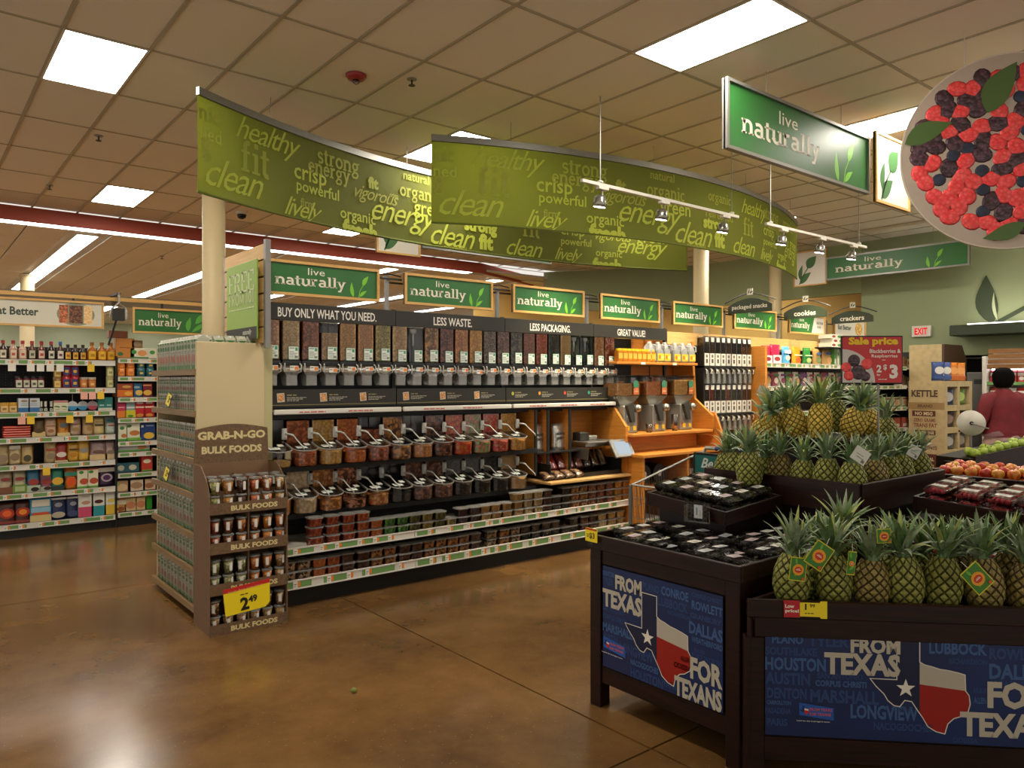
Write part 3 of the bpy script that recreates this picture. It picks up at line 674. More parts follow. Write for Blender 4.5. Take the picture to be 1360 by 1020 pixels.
for r, (rows, z0, rn) in enumerate(((R1, 1.045, 'upper'), (R2, .68, 'lower'))):
    for i, s in enumerate(rows):
        t = thing('scoop_bin', 'scoop bin of %s, %s in the %s bin row' % (s[0], ORD[i], rn), 'bin', (2.225+i*BP-.09, 5.5, z0), 0, 'scoop bins in the %s row' % rn)
        link('tray', me_b['tray'], t); link('hopper', me_b['hop'], t); link('lid', me_b['lid'], t); link('rim', me_b['rim'], t)
        link('label', me_b['label'], t, (.02, .03, .142), (-PI/2+.26, 0, 0)); link('ingredient_card', me_b['card'], t, (.115, .1, .157), (-PI/2+.26, 0, 0))
        link('scoop_holster', me_b['holster'], t, (W-.005, .19, .2)); link('scoop_handle', me_b['scoop'], t, (W-.005, .185, .2 if r == 0 else .18))
        gm = grain_of(s[0]+' bin', *s[1:4]); o = link('contents', cont(s[4]), t, mat=gm); o['kind'] = 'stuff'
        if s[5] >= .8: link('hopper_contents', hopf, t, mat=gm)['kind'] = 'stuff'
        elif s[5] >= .4: link('hopper_contents', hoph, t, mat=gm)['kind'] = 'stuff'
# tubs
TB = .112; TH = .073
def ring(s, z): return [(-s+.012, -s, z), (s-.012, -s, z), (s, -s+.012, z), (s, s-.012, z), (s-.012, s, z), (-s+.012, s, z), (-s, s-.012, z), (-s, -s+.012, z)]
me_t = MB().loft([ring(.047, 0), ring(.054, TH-.008)]).mesh('produce_tub', M_clear)
me_tl = MB().loft([ring(.058, TH-.01), ring(.058, TH-.004), ring(.052, TH-.003), ring(.052, TH)]).mesh('lid', M_frost)
me_tc = MB().loft([ring(.044, .003), ring(.05, TH-.014)]).mesh('contents', M_white)
TK = {'or': ('roasted orange-brown nuts', '7a3c22', 'b4693c', 90), 'rd': ('reddish brown nuts', '6c2c1c', '9c5036', 90), 'pk': ('orange peanuts', 'a85c2c', 'd08c50', 90), 'gn': ('bright green peas', '245c28', '4c8c3c', 100), 'og': ('olive green seeds', '5c5c30', '86824c', 110),
 'dg': ('dark green seeds', '343c1c', '606434', 100), 'dp': ('dark purple raisins', '1c100e', '382420', 90), 'tn': ('tan grains', '8c7448', 'b09864', 160), 'wh': ('white beans', 'b0a880', 'd8d0b0', 80), 'bk': ('black beans', '100e0d', '26211e', 90), 'mx': ('mixed trail nuts', '4c2c18', 'd0a068', 60),
 'dk': ('chocolate clusters', '28150f', '4c3024', 60), 'gd': ('golden granola', 'a8762c', 'd8a850', 80), 'br': ('brown nuts', '4c2a1a', '7c4c30', 80), 'mw': ('dark and white mix', '2c1c14', 'c8b89c', 60), 'yl': ('pale yellow mix', '98803c', 'd8c890', 80)}
def tub(kind, x, y, z, lab, grp):
    o = link('produce_tub', me_t, None, (x, y, z), (0, 0, rnd.uniform(-.05, .05))); tag(o, lab, 'tub', grp)
    k = TK[kind]; link('contents', me_tc, o, mat=grain_of('tub '+k[0], *k[1:]))['kind'] = 'stuff'
    link('lid', me_tl, o)
LV = {1: ['only tub'], 2: ['bottom tub', 'top tub'], 3: ['bottom tub', 'middle tub', 'top tub'], 4: ['bottom tub', 'second tub up', 'third tub up', 'top tub']}
SA = [(419, 'rd', 3), (441, 'rd', 3), (462, 'rd', 3), (481, 'or', 3), (498, 'pk', 2), (514, 'gn', 2), (532, 'gn', 2), (550, 'dg', 2), (566, 'og', 2), (583, 'dg', 2), (598, 'og', 1), (611, 'dp', 2), (629, 'dp', 2), (643, 'tn', 2), (657, 'tn', 2), (672, 'tn', 2),
 (687, 'tn', 3), (699, 'wh', 3), (711, 'wh', 3), (722, 'dk', 3), (733, 'bk', 2), (746, 'bk', 3), (757, 'mx', 3), (771, 'mx', 3), (785, 'br', 3), (796, 'br', 3), (808, 'br', 3), (819, 'gd', 3), (829, 'gd', 3)]
used = {}
def runtubs(L, Yf, z0, sname):
    lastx = -9
    for n, (px, k, c) in enumerate(L):
        x = onY(px, 700, Yf+.06).x
        if x-lastx < .122: x = lastx+.122
        lastx = x
        for q in range(c):
            tub(k, x+rnd.uniform(-.003, .003), Yf+.07+rnd.uniform(0, .015), z0+q*(TH+.001), '%s of %s in the %s stack on the %s' % (LV[c][q], TK[k][0], ORD[n], sname), 'tubs on the '+sname)
runtubs(SA, 5.41, .436, 'upper tub shelf')
SB = [(382, 'mw', 2), (400, 'mw', 2), (421, 'pk', 2), (442, 'or', 2), (461, 'dk', 2), (481, 'dk', 2), (498, 'mx', 2), (517, 'mx', 2), (536, 'dk', 2), (552, 'dk', 2), (569, 'mx', 2), (583, 'mx', 2), (598, 'mx', 2), (614, 'mx', 2), (631, 'dk', 2), (652, 'mw', 2), (668, 'mx', 2), (683, 'mw', 2),
 (696, 'bk', 2), (710, 'bk', 2), (724, 'bk', 2), (736, 'bk', 2), (748, 'bk', 1), (758, 'bk', 2), (774, 'dk', 2), (786, 'dk', 2), (798, 'wh', 2), (811, 'yl', 2), (822, 'yl', 2)]
runtubs(SB, 5.41, .196, 'lowest shelf')
# ---------------------------------------------------------------- carton end cap
EX, EX2, EY, EYF = 1.638, 2.137, 5.60, 6.77
ec = thing('end_cap_shelf', 'cream end cap unit with wood-edged shelves full of cartons', 'shelf unit', (0, 0, 0))
MB().cbox(EX+.004, EX2, EY, EY+.03, .08, 1.99, .004).build('side_panel', M_cream, ec)
MB().box(EX2, EX2+.07, EY+.02, EY+.08, .0, 1.985).build('upright', pbr('upright_olive_cream', 'b9b383', .5), ec)
MB().box(EX+.03, EX2, EYF-.03, EYF, .08, 1.93).build('side_panel', M_cream, ec)
MB().box(EX2-.05, EX2, EY+.03, EYF-.03, .08, 1.93).build('back_panel', M_cream, ec)
MB().box(EX+.1, EX2, EY+.03, EYF-.03, 0, .08).build('kick_base', M_black, ec)
EZ = []
for (ya, yb) in ((491, 489), (539, 540), (594, 605), (634, 655), (680, 705), (720, 745), (763, 795)):
    z = onX(205, ya+2, EX).z; EZ.append(z)
M_shelfw = woodm('shelf_edge_wood', '80663c', '94784c', .5)
for z in EZ:
    s = MB().box(EX+.012, EX2-.06, EY+.032, EYF-.032, z-.03, z-.012).build('shelf', M_cream, ec)
    MB().box(EX-.012, EX+.012, EY+.005, EYF-.005, z-.04, z+.004).build('shelf_edge', M_shelfw, s)
# cartons: tall drink cartons with gable top, and small pouches
def carton(w, d, h, green='3f7a3a', pic='a8583c', cap=True, name='drink_carton'):
    m = MB(); m.cbox(0, d, 0, w, 0, h*.86, .003); m.loft([[(0,0,h*.86),(d,0,h*.86),(d,w,h*.86),(0,w,h*.86)], [(d*.4,0,h*.97),(d*.6,0,h*.97),(d*.6,w,h*.97),(d*.4,w,h*.97)]]).box(d*.46, d*.54, 0, w, h*.95, h)
    root = m.mesh(name, flatc('b2b29e', .35))
    p, mats = panel_print([('r', .003, .002, w-.003, h*.17, green), ('r', .003, h*.17, w-.003, h*.3, '8a8a70'), ('e', w/2, h*.36, w*.36, h*.12, pic), ('e', w/2, h*.68, w*.34, h*.07, green), ('r', w*.15, h*.54, w*.85, h*.56, '6a6a5c'), ('r', w*.25, h*.5, w*.75, h*.515, '6a6a5c'), ('p', [(.003, h*.855), (w-.003, h*.855), (w/2, h*.77)], green)])
    return root, p.mesh('label', mats), (MB().cyl((d*.25, w/2, h*.92), .011, .016, 8).mesh('cap', M_cutgreen) if cap else None)
def place_carton(C3, x, y, z, lab, grp, rz=0, cat='carton'):
    o = link(C3[0].name.split('.')[0], C3[0], None, (x, y, z), (0, 0, rz)); tag(o, lab, cat, grp)
    link('label', C3[1], o, (-.0012, 0, 0)).rotation_euler = (0, 0, -PI/2)
    o.children[0].location = (-.0012, C3w[C3[0].name], 0)
    if C3[2]: link('cap', C3[2], o)
    return o
C3w = {}
def mkc(w, *a, **k):
    c = carton(w, *a, **k); C3w[c[0].name] = w; return c
big = [mkc(.072, .09, .27, '3f7a3a', 'b06a50'), mkc(.072, .09, .27, '4a6a30', '8a5a3c')]
small = [mkc(.055, .06, .125, '3a7034', '8a5638', cap=True, name='small_carton'), mkc(.055, .06, .125, '2c5a2c', 'c08a40', cap=True, name='small_carton')]
CUT = {}
rows = [(0, 'big', 14, 1), (1, 'small', 18, 2), (2, 'small', 18, 2), (3, 'big', 12, 1), (4, 'big', 12, 1), (5, 'big', 12, 1), (6, 'big', 11, 1)]
SN = ['top', 'second', 'third', 'fourth', 'fifth', 'sixth', 'lowest']
for (si, kind, n, nr) in rows:
    z = EZ[si]; pit = (EYF-EY-.09)/n
    for r in range(nr):
        for q in range(n):
            y = EYF-.045-(q+1)*pit+rnd.uniform(0, .004)
            cs = (big if kind == 'big' else small); c = cs[1 if (si in (2, 5) and (q > n*.6) != (si == 5)) else 0]
            hh = EZ[si-1]-.045-z if si else 9
            if kind == 'big' and si and hh < .275: c = (CUT.setdefault(si, mkc(.072, .09, min(.27, hh-.005), '45703c', '8a5a44'))) if 'CUT' in globals() else c
            lab = '%s carton on the %s shelf of the end cap, %s from its far end' % ('tall' if kind == 'big' else ('small lower-tier' if r == 0 else 'small upper-tier'), SN[si], ORD[q])
            place_carton(c, EX+.02+rnd.uniform(0, .006), y, z-.011+r*.128, lab, 'cartons on the end cap shelves')
# cartons along the top beside the side panel
for q in range(5):
    x = EX+.045+.1+q*.085
    o = place_carton(big[0], x, EY+.09, EZ[0]-.011, 'white carton with green chevron on top of the cream panel, %s from the left' % ORD[q], 'cartons above the cream panel', PI/2)
# yellow tags
for px, py, lab in ((226, 531, 'tilted yellow price sign clipped below the small upper cartons'), (223, 629, 'yellow price sign clipped on the fourth carton shelf')):
    p = onX(px, py, EX-.02)
    t = thing('price_sign', lab, 'price sign', (EX-.03, p.y, p.z), -PI/2)
    m = MB(); m.M = Matrix.Rotation(.25, 4, 'Y') @ Matrix.Rotation(-.2, 4, 'X')
    m.box(-.055, .055, 0, .004, -.05, .05); m.build('backing', M_black, t)
    m = MB(); m.M = Matrix.Rotation(.25, 4, 'Y') @ Matrix.Rotation(-.2, 4, 'X')
    m.rect(-.05, -.045, .045, .045, -.001); m.cur = 1; put_text(m, '2', -.015, -.02, .05, -.002, bold=.04); put_text(m, '49', .015, .0, .025, -.002); m.build('face', [flatc('f2dc1c'), flatc('26200c')], t)
    MB().box(-.012, .012, .0, .03, -.01, .01).build('clip', M_clear, t)
# slatwall post with FREE FROM 101 sign above the end cap
sw = thing('slatwall_header', 'maple slatwall panel standing above the end cap carrying the green sign', 'panel', (0, 0, 0))
for q in range(6):
    MB().cbox(2.1, 2.125, EY-.08, 6.38, 1.99+q*.125, 2.105+q*.125, .004).build('slat', M_tan, sw)
MB().box(2.125, 2.14, EY-.08, 6.38, 1.98, 2.74).build('backing', M_black, sw)
MB().box(2.1, 2.14, EY-.12, EY-.08, 1.95, 2.76).build('post', M_grey, sw)
MB().box(2.1, 2.14, 6.38, 6.41, 1.9, 2.74).build('post', M_grey, sw)
a = onX(301, 400, 2.06); b_ = onX(341, 343, 2.06); c_ = onX(341, 450, 2.06)
fs = thing('hanging_sign', 'green FREE FROM 101 sign facing left above the end cap', 'sign', (2.06, a.y, c_.z), -PI/2)
ww = a.y-b_.y; hh = b_.z-c_.z
MB().cbox(0, ww, 0, .012, 0, hh, .003).build('board', flatc('8fb04c'), fs)
MB().rect(.0, .0, ww, hh*.16, -.001).build('dark_band', M_black2, fs)
m = MB(); put_text(m, 'FREE', ww/2, hh*.62, .16, -.0018, w=ww*.84, slab=True, align='c'); m.build('lettering', flatc('c9d8a0'), fs); m = MB(); put_text(m, 'FROM 101', ww/2, hh*.46, .1, -.0018, w=ww*.84, slab=True, align='c')
squig(m, ww*.08, hh*.4, .016, ww*.84, -.0018)
m.build('lettering', flatc('c9d8a0'), fs)
m = MB(); put_text(m, 'naturally', ww*.7, hh*.05, .05, -.0018, shear=.3, align='c'); m.build('small_lettering', flatc('c9c9c0'), fs)
for zz in (.2, .75): MB().box(ww*.5, ww*.5+.02, .012, .04, hh*zz, hh*zz+.02).build('bracket', M_grey, fs)
# cardboard grab-n-go display
M_card = pbr('woven_print_card', '6b5238', .7, noise=.25, nscale=60); M_card2 = pbr('card_brown_side', '7a5c40', .7, noise=.06, nscale=8)
P0 = onZ(278, 847, 0); P1 = onZ(382, 826, 0); P2 = onZ(257, 829, 0)
vx = (P1-P0); vx.z = 0; wdt = vx.length; ang = math.atan2(vx.y, vx.x)
dep = (P2-P0).length
dsp = thing('grab_n_go_display', 'brown cardboard floor display of snack cups with GRAB-N-GO header', 'display', P0, ang)
DZ = []
Dd = .37
zt = lambda py, dd: CAMH+(507-py)*dd/1000
d0 = P0.x*FX+P0.y*FY
shz = [0.02, zt(765, d0), zt(718, d0)-.0, zt(670, d0)]
shz = [0.0, .27, .545, .81]
topz = 1.04
for xx in (0, wdt-.006):
    m = MB(); m.prism([(0, 0), (Dd, 0), (Dd, 1.12), (Dd*.55, 1.12), (Dd*.2, topz), (0.03, topz-.06), (0, topz-.14)], xx, xx+.006, 'x'); m.build('side_panel', M_card2, dsp)
MB().box(.006, wdt-.006, Dd-.006, Dd, 0, 1.12).build('back_panel', M_card2, dsp)
hc = MB(); hw = wdt-.02
pts = [(.0, 1.05), (wdt, 1.05)]+[(wdt-.01+(-(wdt-.02))*i/12, 1.36+.035*math.sin(PI*i/12)) for i in range(13)]
hd_ = MB().prism(pts, Dd, Dd+.006).build('header_card', M_card, dsp)
m = MB(); put_text(m, 'GRAB-N-GO', wdt/2, 1.285, .06, Dd-.001, w=wdt*.9, bold=.045, align='c'); put_text(m, 'BULK FOODS', wdt/2, 1.185, .054, Dd-.001, w=wdt*.8, bold=.045, align='c')
m.build('lettering', flatc('d8c890'), hd_)
MB().box(wdt/2-.003, wdt/2+.003, .02, Dd-.006, 0, topz).build('divider', M_card2, dsp)
for k, z in enumerate(shz):
    MB().box(.006, wdt-.006, .01, Dd-.006, z+.012, z+.018).build('tray_floor', M_card2, dsp)
    lipo = MB().box(.0, wdt, -.006, 0, z, z+.075).build('tray_front', M_card, dsp)
    m = MB(); put_text(m, 'BULK FOODS', wdt*.56, z+.018, .036, -.0075, w=wdt*.6, bold=.045, align='c'); m.build('lettering', flatc('d8c890'), lipo)
cup = MB().lathe([(.026, 0), (.036, .095)], 14).mesh('snack_cup', M_clear, True)
cupc = MB().lathe([(.0235, .003), (.033, .084)], 12).mesh('contents', M_white, True)
cupl = MB().lathe([(.0385, .093), (.0385, .1), (.034, .101), (.034, .105)], 14).mesh('lid', M_frost)
cb_ = MB(); 
for i in range(3): 
    a0 = -PI/2-.35+i*.233; 
lm_ = MB().loft([[(.0355*math.cos(a), .0355*math.sin(a), z) for a in [(-PI/2-.3+.12*i) for i in range(6)]] for z in (.025, .08)], False, False).mesh('label', flatc('dcdad0'))
CK = [[('green wasabi peas', '6c7c4c', 'b0b884'), ('banana chips', 'b8843c', 'dcb468'), ('chocolate pieces', '28180f', '4c3020')], [('orange snack mix', 'a84c28', 'd88c54'), ('red and white snack mix', '9c5034', 'e0c8a0'), ('olive snack mix', '7c6434', 'b09c60')],
 [('red peanuts', '6c2c20', '8c4c38'), ('brown almonds', '4c2c18', '7a4c30'), ('gold raisins', '7c4c18', 'b8843c')], [('nut mix', '7a4a2c', 'c08c58'), ('apricot pieces', 'a86c24', 'd89c44'), ('mango pieces', 'a86424', 'd08c38')],
 [('green pumpkin seeds', '5c6c48', '94a07c'), ('green pumpkin seeds', '5c6c48', '94a07c'), ('green pumpkin seeds', '5c6c48', '94a07c')], [('dried apricots', '94581c', 'c88838'), ('dried apricots', '94581c', 'c88838'), ('pistachios', '6c5a3c', 'a8946c')],
 [('trail mix', '34261c', 'a08460'), ('trail mix', '34261c', 'a08460'), ('trail mix', '34261c', '7c6450')], [('walnuts', '4c3c24', '8c7850'), ('walnuts', '4c3c24', '8c7850'), ('cashews', '7c6440', 'b0986c')]]
TN = {3: 'top', 2: 'second', 1: 'third', 0: 'bottom'}
rowz = [3, 2, 1, 0]
R_ = Matrix.Rotation(ang, 4, 'Z')
for rr, sh in enumerate(rowz):
    for half in (0, 1):
        for q in range(3):
            k = CK[rr*2+half][q]; gm = grain_of('cup '+k[0], k[1], k[2], 95)
            for (ln, yy, zz) in (('front', .045, .02), ('front upper', .045, .127), ('back', .13, .127)):
                if ln == 'back' and sh == 3: zz = .14
                elif ln == 'back': continue
                lx = half*wdt/2+.048+q*(wdt/2-.09)/2
                p = P0+(R_ @ Vector((lx, yy, shz[sh]+zz)))
                o = link('snack_cup', cup, None, p, (0, 0, ang+rnd.uniform(-.6, .6)))
                tag(o, '%s cup of %s, %s in the %s half, %s tray' % ({'front': 'lower', 'front upper': 'upper', 'back': 'rear'}[ln], k[0], ['left', 'middle', 'right'][q], ['left', 'right'][half], TN[sh]), 'cup', 'snack cups in the cardboard display')
                link('contents', cupc, o, mat=gm)['kind'] = 'stuff'; link('lid', cupl, o); link('label', lm_, o)
# yellow 2.49 price card
q0 = onD(297, 815, d0-.06); 
pc = thing('price_card', 'big yellow 2.49 price card clipped to the cardboard display', 'price sign', onD(328, 797, d0-.04), ang)
pw, ph = 58*d0/1000*1.05, .19
m = MB(); m.prism([(-pw/2, ph/2-.03), (-pw/2+.015, -ph/2+.01), (pw/2-.03, -ph/2+.03), (pw/2, -ph/2+.06), (pw/2, ph/2-.0)], 0, .003); m.build('card', flatc('f6df16'), pc)
MB().prism([(-pw/2, ph/2-.032), (pw/2, ph/2-.002), (pw/2, ph/2+.025), (-pw/2, ph/2-.004)], -.001, .003).build('red_band', flatc('c8281e'), pc)
m = MB(); m.M = Matrix.Rotation(-.09, 4, 'Y'); put_text(m, '2', -.045, -.06, .085, -.002, bold=.04); put_text(m, '49', .01, -.02, .045, -.002, bold=.04); squig(m, -.04, .042, .01, .05, -.002)
m.build('price', flatc('1a1408'), pc)
m = MB(); m.M = Matrix.Rotation(-.1, 4, 'Y'); put_text(m, 'Fresh. Best. Low prices', 0, ph/2-.022, .014, -.0022, w=pw*.75, align='c'); m.build('band_lettering', flatc('e89078'), pc)
MB().box(-.01, .01, .003, .1, .04, .05).build('clip', M_clear, pc)
# ---------------------------------------------------------------- signs
M_signg = flatc('2c6b30', .4); M_signt = flatc('ece6d2', .5); M_leafg = flatc('79c832', .5)
def live_sign(name, lab, x, y, z, w, h, rz=0, frame='wood', grp=None, cat='sign', tw=.62, tx=.04, extra=None, text=True, board=None, em=.86):
    t = thing(name, lab, cat, (x, y, z), rz, grp)
    MB().box(0, w, .004, .02, 0, h).build('board', board or M_signg, t)
    ft = .022 if frame == 'wood' else .03
    if h < .5: 
        fr = frame_mb(w, h, ft, -.012, .026)
    else: fr = frame_mb(w, h, ft*(1 if frame == 'wood' else .9), -.02, .035)
    fr.build('frame', M_oak if frame == 'wood' else M_grey, t)
    yy = .0025
    if text:
        m = MB(); a = w*tx+ft
        put_text(m, 'live', a+w*tw*.57, h*.635, h*.2, yy, w=w*tw*.24, bold=0, align="c")
        put_text(m, 'naturally', a, h*.2, h*.42, yy, w=w*tw, slab=True)
        m.build('lettering', M_signt, t)
    if em:
        m = MB(); emblem(m, w*.73, ft, (h-2*ft)*em, yy); m.build('leaf_emblem', M_leafg, t)
    if extra: extra(t, w, h, yy)
    return t
SGY = 5.70
SGX = [2.20, 3.42, 4.64, 5.86, 7.08, 8.30]
SL = ['largest, leftmost, beside the FREE FROM sign', 'second from the left', 'third from the left', 'fourth from the left above GREAT VALUE', 'fifth, above the tan fascia', 'sixth, partly behind the packaged snacks blade']
for k, x in enumerate(SGX):
    live_sign('hanging_sign', 'wood-framed live naturally sign, %s' % SL[k], x, SGY, 2.38, .97, .275, 0, 'wood', 'wood-framed live naturally signs')
def ex7(t, w, h, y):
    MB().flat([(w*.62, .022), (w-.022, .022), (w-.022, h-.022), (w*.7, h-.022)], .0024).build('white_field', flatc('d9d6c6'), t)
    m = MB(); put_text(m, 'FREE FROM', w*.76, h*.55, .04, .0018, w=w*.18); put_text(m, '101', w*.78, h*.35, .035, .0018, w=w*.1); m.build('small_lettering', flatc('3c4030'), t)
live_sign('hanging_sign', 'wood-framed live naturally sign with white field behind the cookies blade', 9.6, SGY, 2.38, .97, .275, 0, 'wood', None, tw=.5, extra=ex7, em=0)
def ex8(t, w, h, y):
    m = MB(); put_text(m, 'Eat Better', w*.12, h*.4, h*.26, y, w=w*.42, bold=.03); m.build('lettering', flatc('3c4a34'), t)
    MB().ell(w*.78, h*.5, w*.12, h*.36, .002).build('picture', grain('pic_grain', '7a6a3a', 'b0a060', 60, .5), t)
live_sign('hanging_sign', 'small wood-framed Eat Better sign behind the crackers blade', 10.84, SGY, 2.38, .97, .275, 0, 'wood', None, board=flatc('d8d4c4'), text=False, em=0, extra=ex8)
# posts and sign arms
sp = thing('sign_post_rack', 'black posts and top rail holding the wood-framed signs above the gondola', 'sign rack', (0, 0, 0))
for x in (3.27, 4.49, 5.71, 6.95, 8.17, 9.42, 10.72): MB().box(x, x+.03, 5.76, 5.79, 2.2, 2.62).build('post', M_grey, sp)
for x in (3.285, 4.505, 5.725, 6.965, 8.185, 9.435):
    MB().box(x-.13, x+.13, 5.735, 5.75, 2.585, 2.6).tube([(x-.12, 5.74, 2.62), (x, 5.74, 2.635), (x+.12, 5.74, 2.62)], .006, 5).build('sign_arm', M_black, sp)
MB().box(3.3, 11.9, 5.79, 5.80, 2.56, 2.575).build('rail', M_black, sp)
# arched category blades facing left
for txt, X, lab in (('packaged snacks', 8.2, 'arched dark green packaged snacks blade sign'), ('cookies', 9.5, 'arched dark green cookies blade sign'), ('crackers', 10.8, 'arched dark green crackers blade sign at the far end')):
    t = thing('blade_sign', lab, 'sign', (X, 5.72, 2.56), -PI/2, 'arched category signs')
    pts = [(0, 0), (.62, 0), (.62, .09)]+[(.62-.62*i/10, .1+.08*math.sin(PI*i/10)) for i in range(1, 10)]+[(0, .09)]
    MB().prism(pts, 0, .012).build('board', M_dgreen, t)
    m = MB(); put_text(m, txt, .31, .035, .07, -.001, w=min(.5, .045*len(txt)), bold=.02, align='c'); m.build('lettering', M_signt, t)
    MB().tube([(-.05, .006, .14)]+[(.62*i/10, .006, .16+.08*math.sin(PI*i/10)) for i in range(11)]+[(.67, .006, .14)], .008, 5).build('arched_rod', M_black, t)
    m = MB().box(.28, .36, -.004, .0, .22, .30); m.cur = 1; m.flat(leafpoly(.3, .235, .06, .02, 70), -.005).flat(leafpoly(.32, .24, .05, .02, 30), -.005); m.build('leaf_card', [flatc('d9d6c6'), flatc('4a5a3c')], t)
# big hanging live naturally signs with metal frames and leaf panels
def wires(t, pts, z0, z1=CZ):
    for x, y in pts: MB().tube([(x, y, z0), (x, y, z1)], .003, 4).build('wire', M_grey, t)
M_leafdk = flatc('3f6b3c')
def leaf_panel(lab, x, y, z, s, h, rz=0, grp=None, hw=None):
    t = thing('leaf_panel_sign', lab, 'sign', (x, y, z), rz, grp)
    MB().box(0, s, .004, .02, 0, h).build('board', flatc('dcd8cc'), t); frame_mb(s, h, .025, -.012, .03).build('frame', M_oak, t)
    m = MB(); m.flat(leafpoly(s*.2, h*.2, h*.42, s*.13, 80), .002).flat(leafpoly(s*.42, h*.5, h*.42, s*.28, 50), .002).flat(leafpoly(s*.2, h*.08, h*.45, s*.2, 42), .002)
    a, f = stroke([(s*.18, h*.06), (s*.3, h*.32), (s*.45, h*.52)], .02); m.add([(p[0], .002, p[1]) for p in a], f)
    m.build('leaf_emblem', M_leafdk, t); wires(t, [(.06, .01), (s-.06, .01)], h, (CZ if hw is None else hw)-z); return t
z1, z2 = CAMH+1.91, CAMH+2.49
t = live_sign('hanging_sign', 'large live naturally sign in a metal frame hanging nearest the camera', 5.23, 3.67, z1, 2.44, z2-z1, 0, 'metal', None, tw=.52, tx=.08)
wires(t, [(.6, .01), (1.9, .01)], z2-z1, CZ-z1)
a = onY(1160, 268, 3.62); b = onY(1205, 190, 3.62)
leaf_panel('white leaf panel in a wood frame right of the nearest green sign', a.x, 3.60, a.z, b.x-a.x, .72)
t = live_sign('hanging_sign', 'large live naturally sign hanging half hidden behind the long green banner', 5.75, 9.1, CAMH+1.9, 2.46, .6, 0, 'metal', None, tw=.52, tx=.08); wires(t, [(.4, .01), (2.1, .01)], .6, CZ-CAMH-1.9)
a = onY(500, 330, 9.1); b = onY(558, 340, 9.1)
leaf_panel('wood-framed leaf panel peeking out below the long green banner', a.x, 9.1, b.z-.02, b.x-a.x, .72)
p1 = onX(1097, 378, 13.6); p2 = onX(1288, 352, 13.6); p3 = onX(1288, 317, 13.6)
sc_ = p1.y-p2.y
t = live_sign('hanging_sign', 'far live naturally sign hanging in front of the sage wall', 13.6, p1.y, p2.z, sc_, p3.z-p2.z, -PI/2, 'metal', None, tw=.5, tx=.06); wires(t, [(.4, .01), (1.9, .01)], p3.z-p2.z, CZ-p2.z)
q1 = onX(1054, 380, 13.62); 
leaf_panel('far white leaf panel left of the sign on the sage wall', 13.62, q1.y, p2.z-.06, q1.y-p1.y, .68, -PI/2)
# ---------------------------------------------------------------- compartments, honey, grinders, coffee, snacks
wf = thing('wood_fixture', 'orange maple fixture holding honey, nut grinders and the label scale', 'shelving', (0, 0, 0))
cx = [onY(x, 560, 5.62).x for x in (702, 728, 757)]
MB().box(4.87, 6.02, 5.95, 5.98, .62, 1.42).build('back_panel', M_orange, wf)
for x in (4.87, cx[1], cx[2]):
    MB().box(x-.012, x+.012, 5.63, 5.95, .78, 1.42).build('divider', M_orange, wf); MB().box(x-.014, x+.014, 5.615, 5.63, .78, 1.42).build('divider_edge', M_black, wf)
MB().box(4.87, 5.55, 5.60, 5.95, .985, 1.0).build('shelf', M_black, wf)
MB().cbox(4.87, 6.02, 5.40, 5.95, .70, .725, .004).build('shelf', M_tan, wf)
# side panel beside scale with sloped top
MB().prism([(5.45, .73), (5.97, .73), (5.97, 1.42), (5.62, 1.42), (5.45, 1.22)], 5.985, 6.02, 'x').build('side_panel', M_orange, wf)
# open orange bay
MB().box(6.02, 7.5, 6.0, 6.03, .1, 2.2).build('back_panel', M_orange, wf)
MB().box(6.5, 6.51, 5.99, 6.0, 1.1, 1.95).box(7.0, 7.01, 5.99, 6.0, 1.1, 1.95).build('shelf_standard', pbr('dark_wood_line', '6a3a14', .5), wf)
hz = onY(870, 481, 5.62).z
hs = MB().cbox(6.02, 7.42, 5.60, 5.99, hz-.03, hz, .004).build('shelf', M_orange, wf)
for x in (6.4, 6.95): MB().box(x, x+.07, 5.595, 5.599, hz-.03, hz-.004).build('price_tag', M_tagw, hs)
gz = onY(880, 573, 5.5).z
MB().cbox(6.02, 7.42, 5.38, 6.0, gz-.03, gz, .004).build('shelf', M_orange, wf)
MB().box(6.02, 7.42, 5.62, 5.66, .93, gz-.03).build('riser', M_orange, wf)
MB().cbox(6.0, 7.5, 5.22, 5.66, .90, .935, .005).build('counter_top', M_orange, wf)
MB().box(6.02, 6.06, 5.25, 5.98, 0, .90).build('side_panel', M_orange, wf); MB().box(6.78, 6.82, 5.26, 5.95, .1, .90).build('divider', M_orange, wf)
MB().box(7.44, 7.48, 5.25, 5.95, 0, .90).build('side_panel', M_orange, wf)
MB().box(6.06, 7.44, 5.3, 5.95, .55, .58).build('shelf', M_orange, wf); MB().box(6.06, 7.44, 5.9, 5.95, .1, .9).build('back_panel', pbr('dark_cubby', '2c1c10', .6), wf)
MB().box(6.06, 7.44, 5.28, 5.95, 0, .1).build('kick_base', M_black, wf)
MB().prism([(5.4, gz), (5.98, gz), (5.98, 2.18), (5.7, 2.18), (5.66, 1.5), (5.4, 1.3)], 7.43, 7.47, 'x').build('side_panel', M_orange, wf)
MB().prism([(5.22, .93), (5.66, .93), (5.66, gz+.2), (5.4, gz+.2)], 7.47, 7.5, 'x').build('side_panel', M_orange, wf)
for a, b in ((7.0, 8.6), (8.6, 9.9)):
    MB().cbox(a, b-.003, 5.72, 5.76, 2.14, 2.29, .003).build('fascia_board', M_tan, wf)
fa = thing('end_fascia', 'tan wood fascia running above the packaged snack shelves', 'fascia', (0, 0, 0))
for a, b in ((9.9, 11.1), (11.1, 12.4)): MB().cbox(a, b-.003, 5.72, 5.76, 2.14, 2.29, .003).build('fascia_board', M_tan, fa)
MB().box(9.9, 12.4, 5.762, 5.78, 2.0, 2.3).build('backing', M_black, fa)
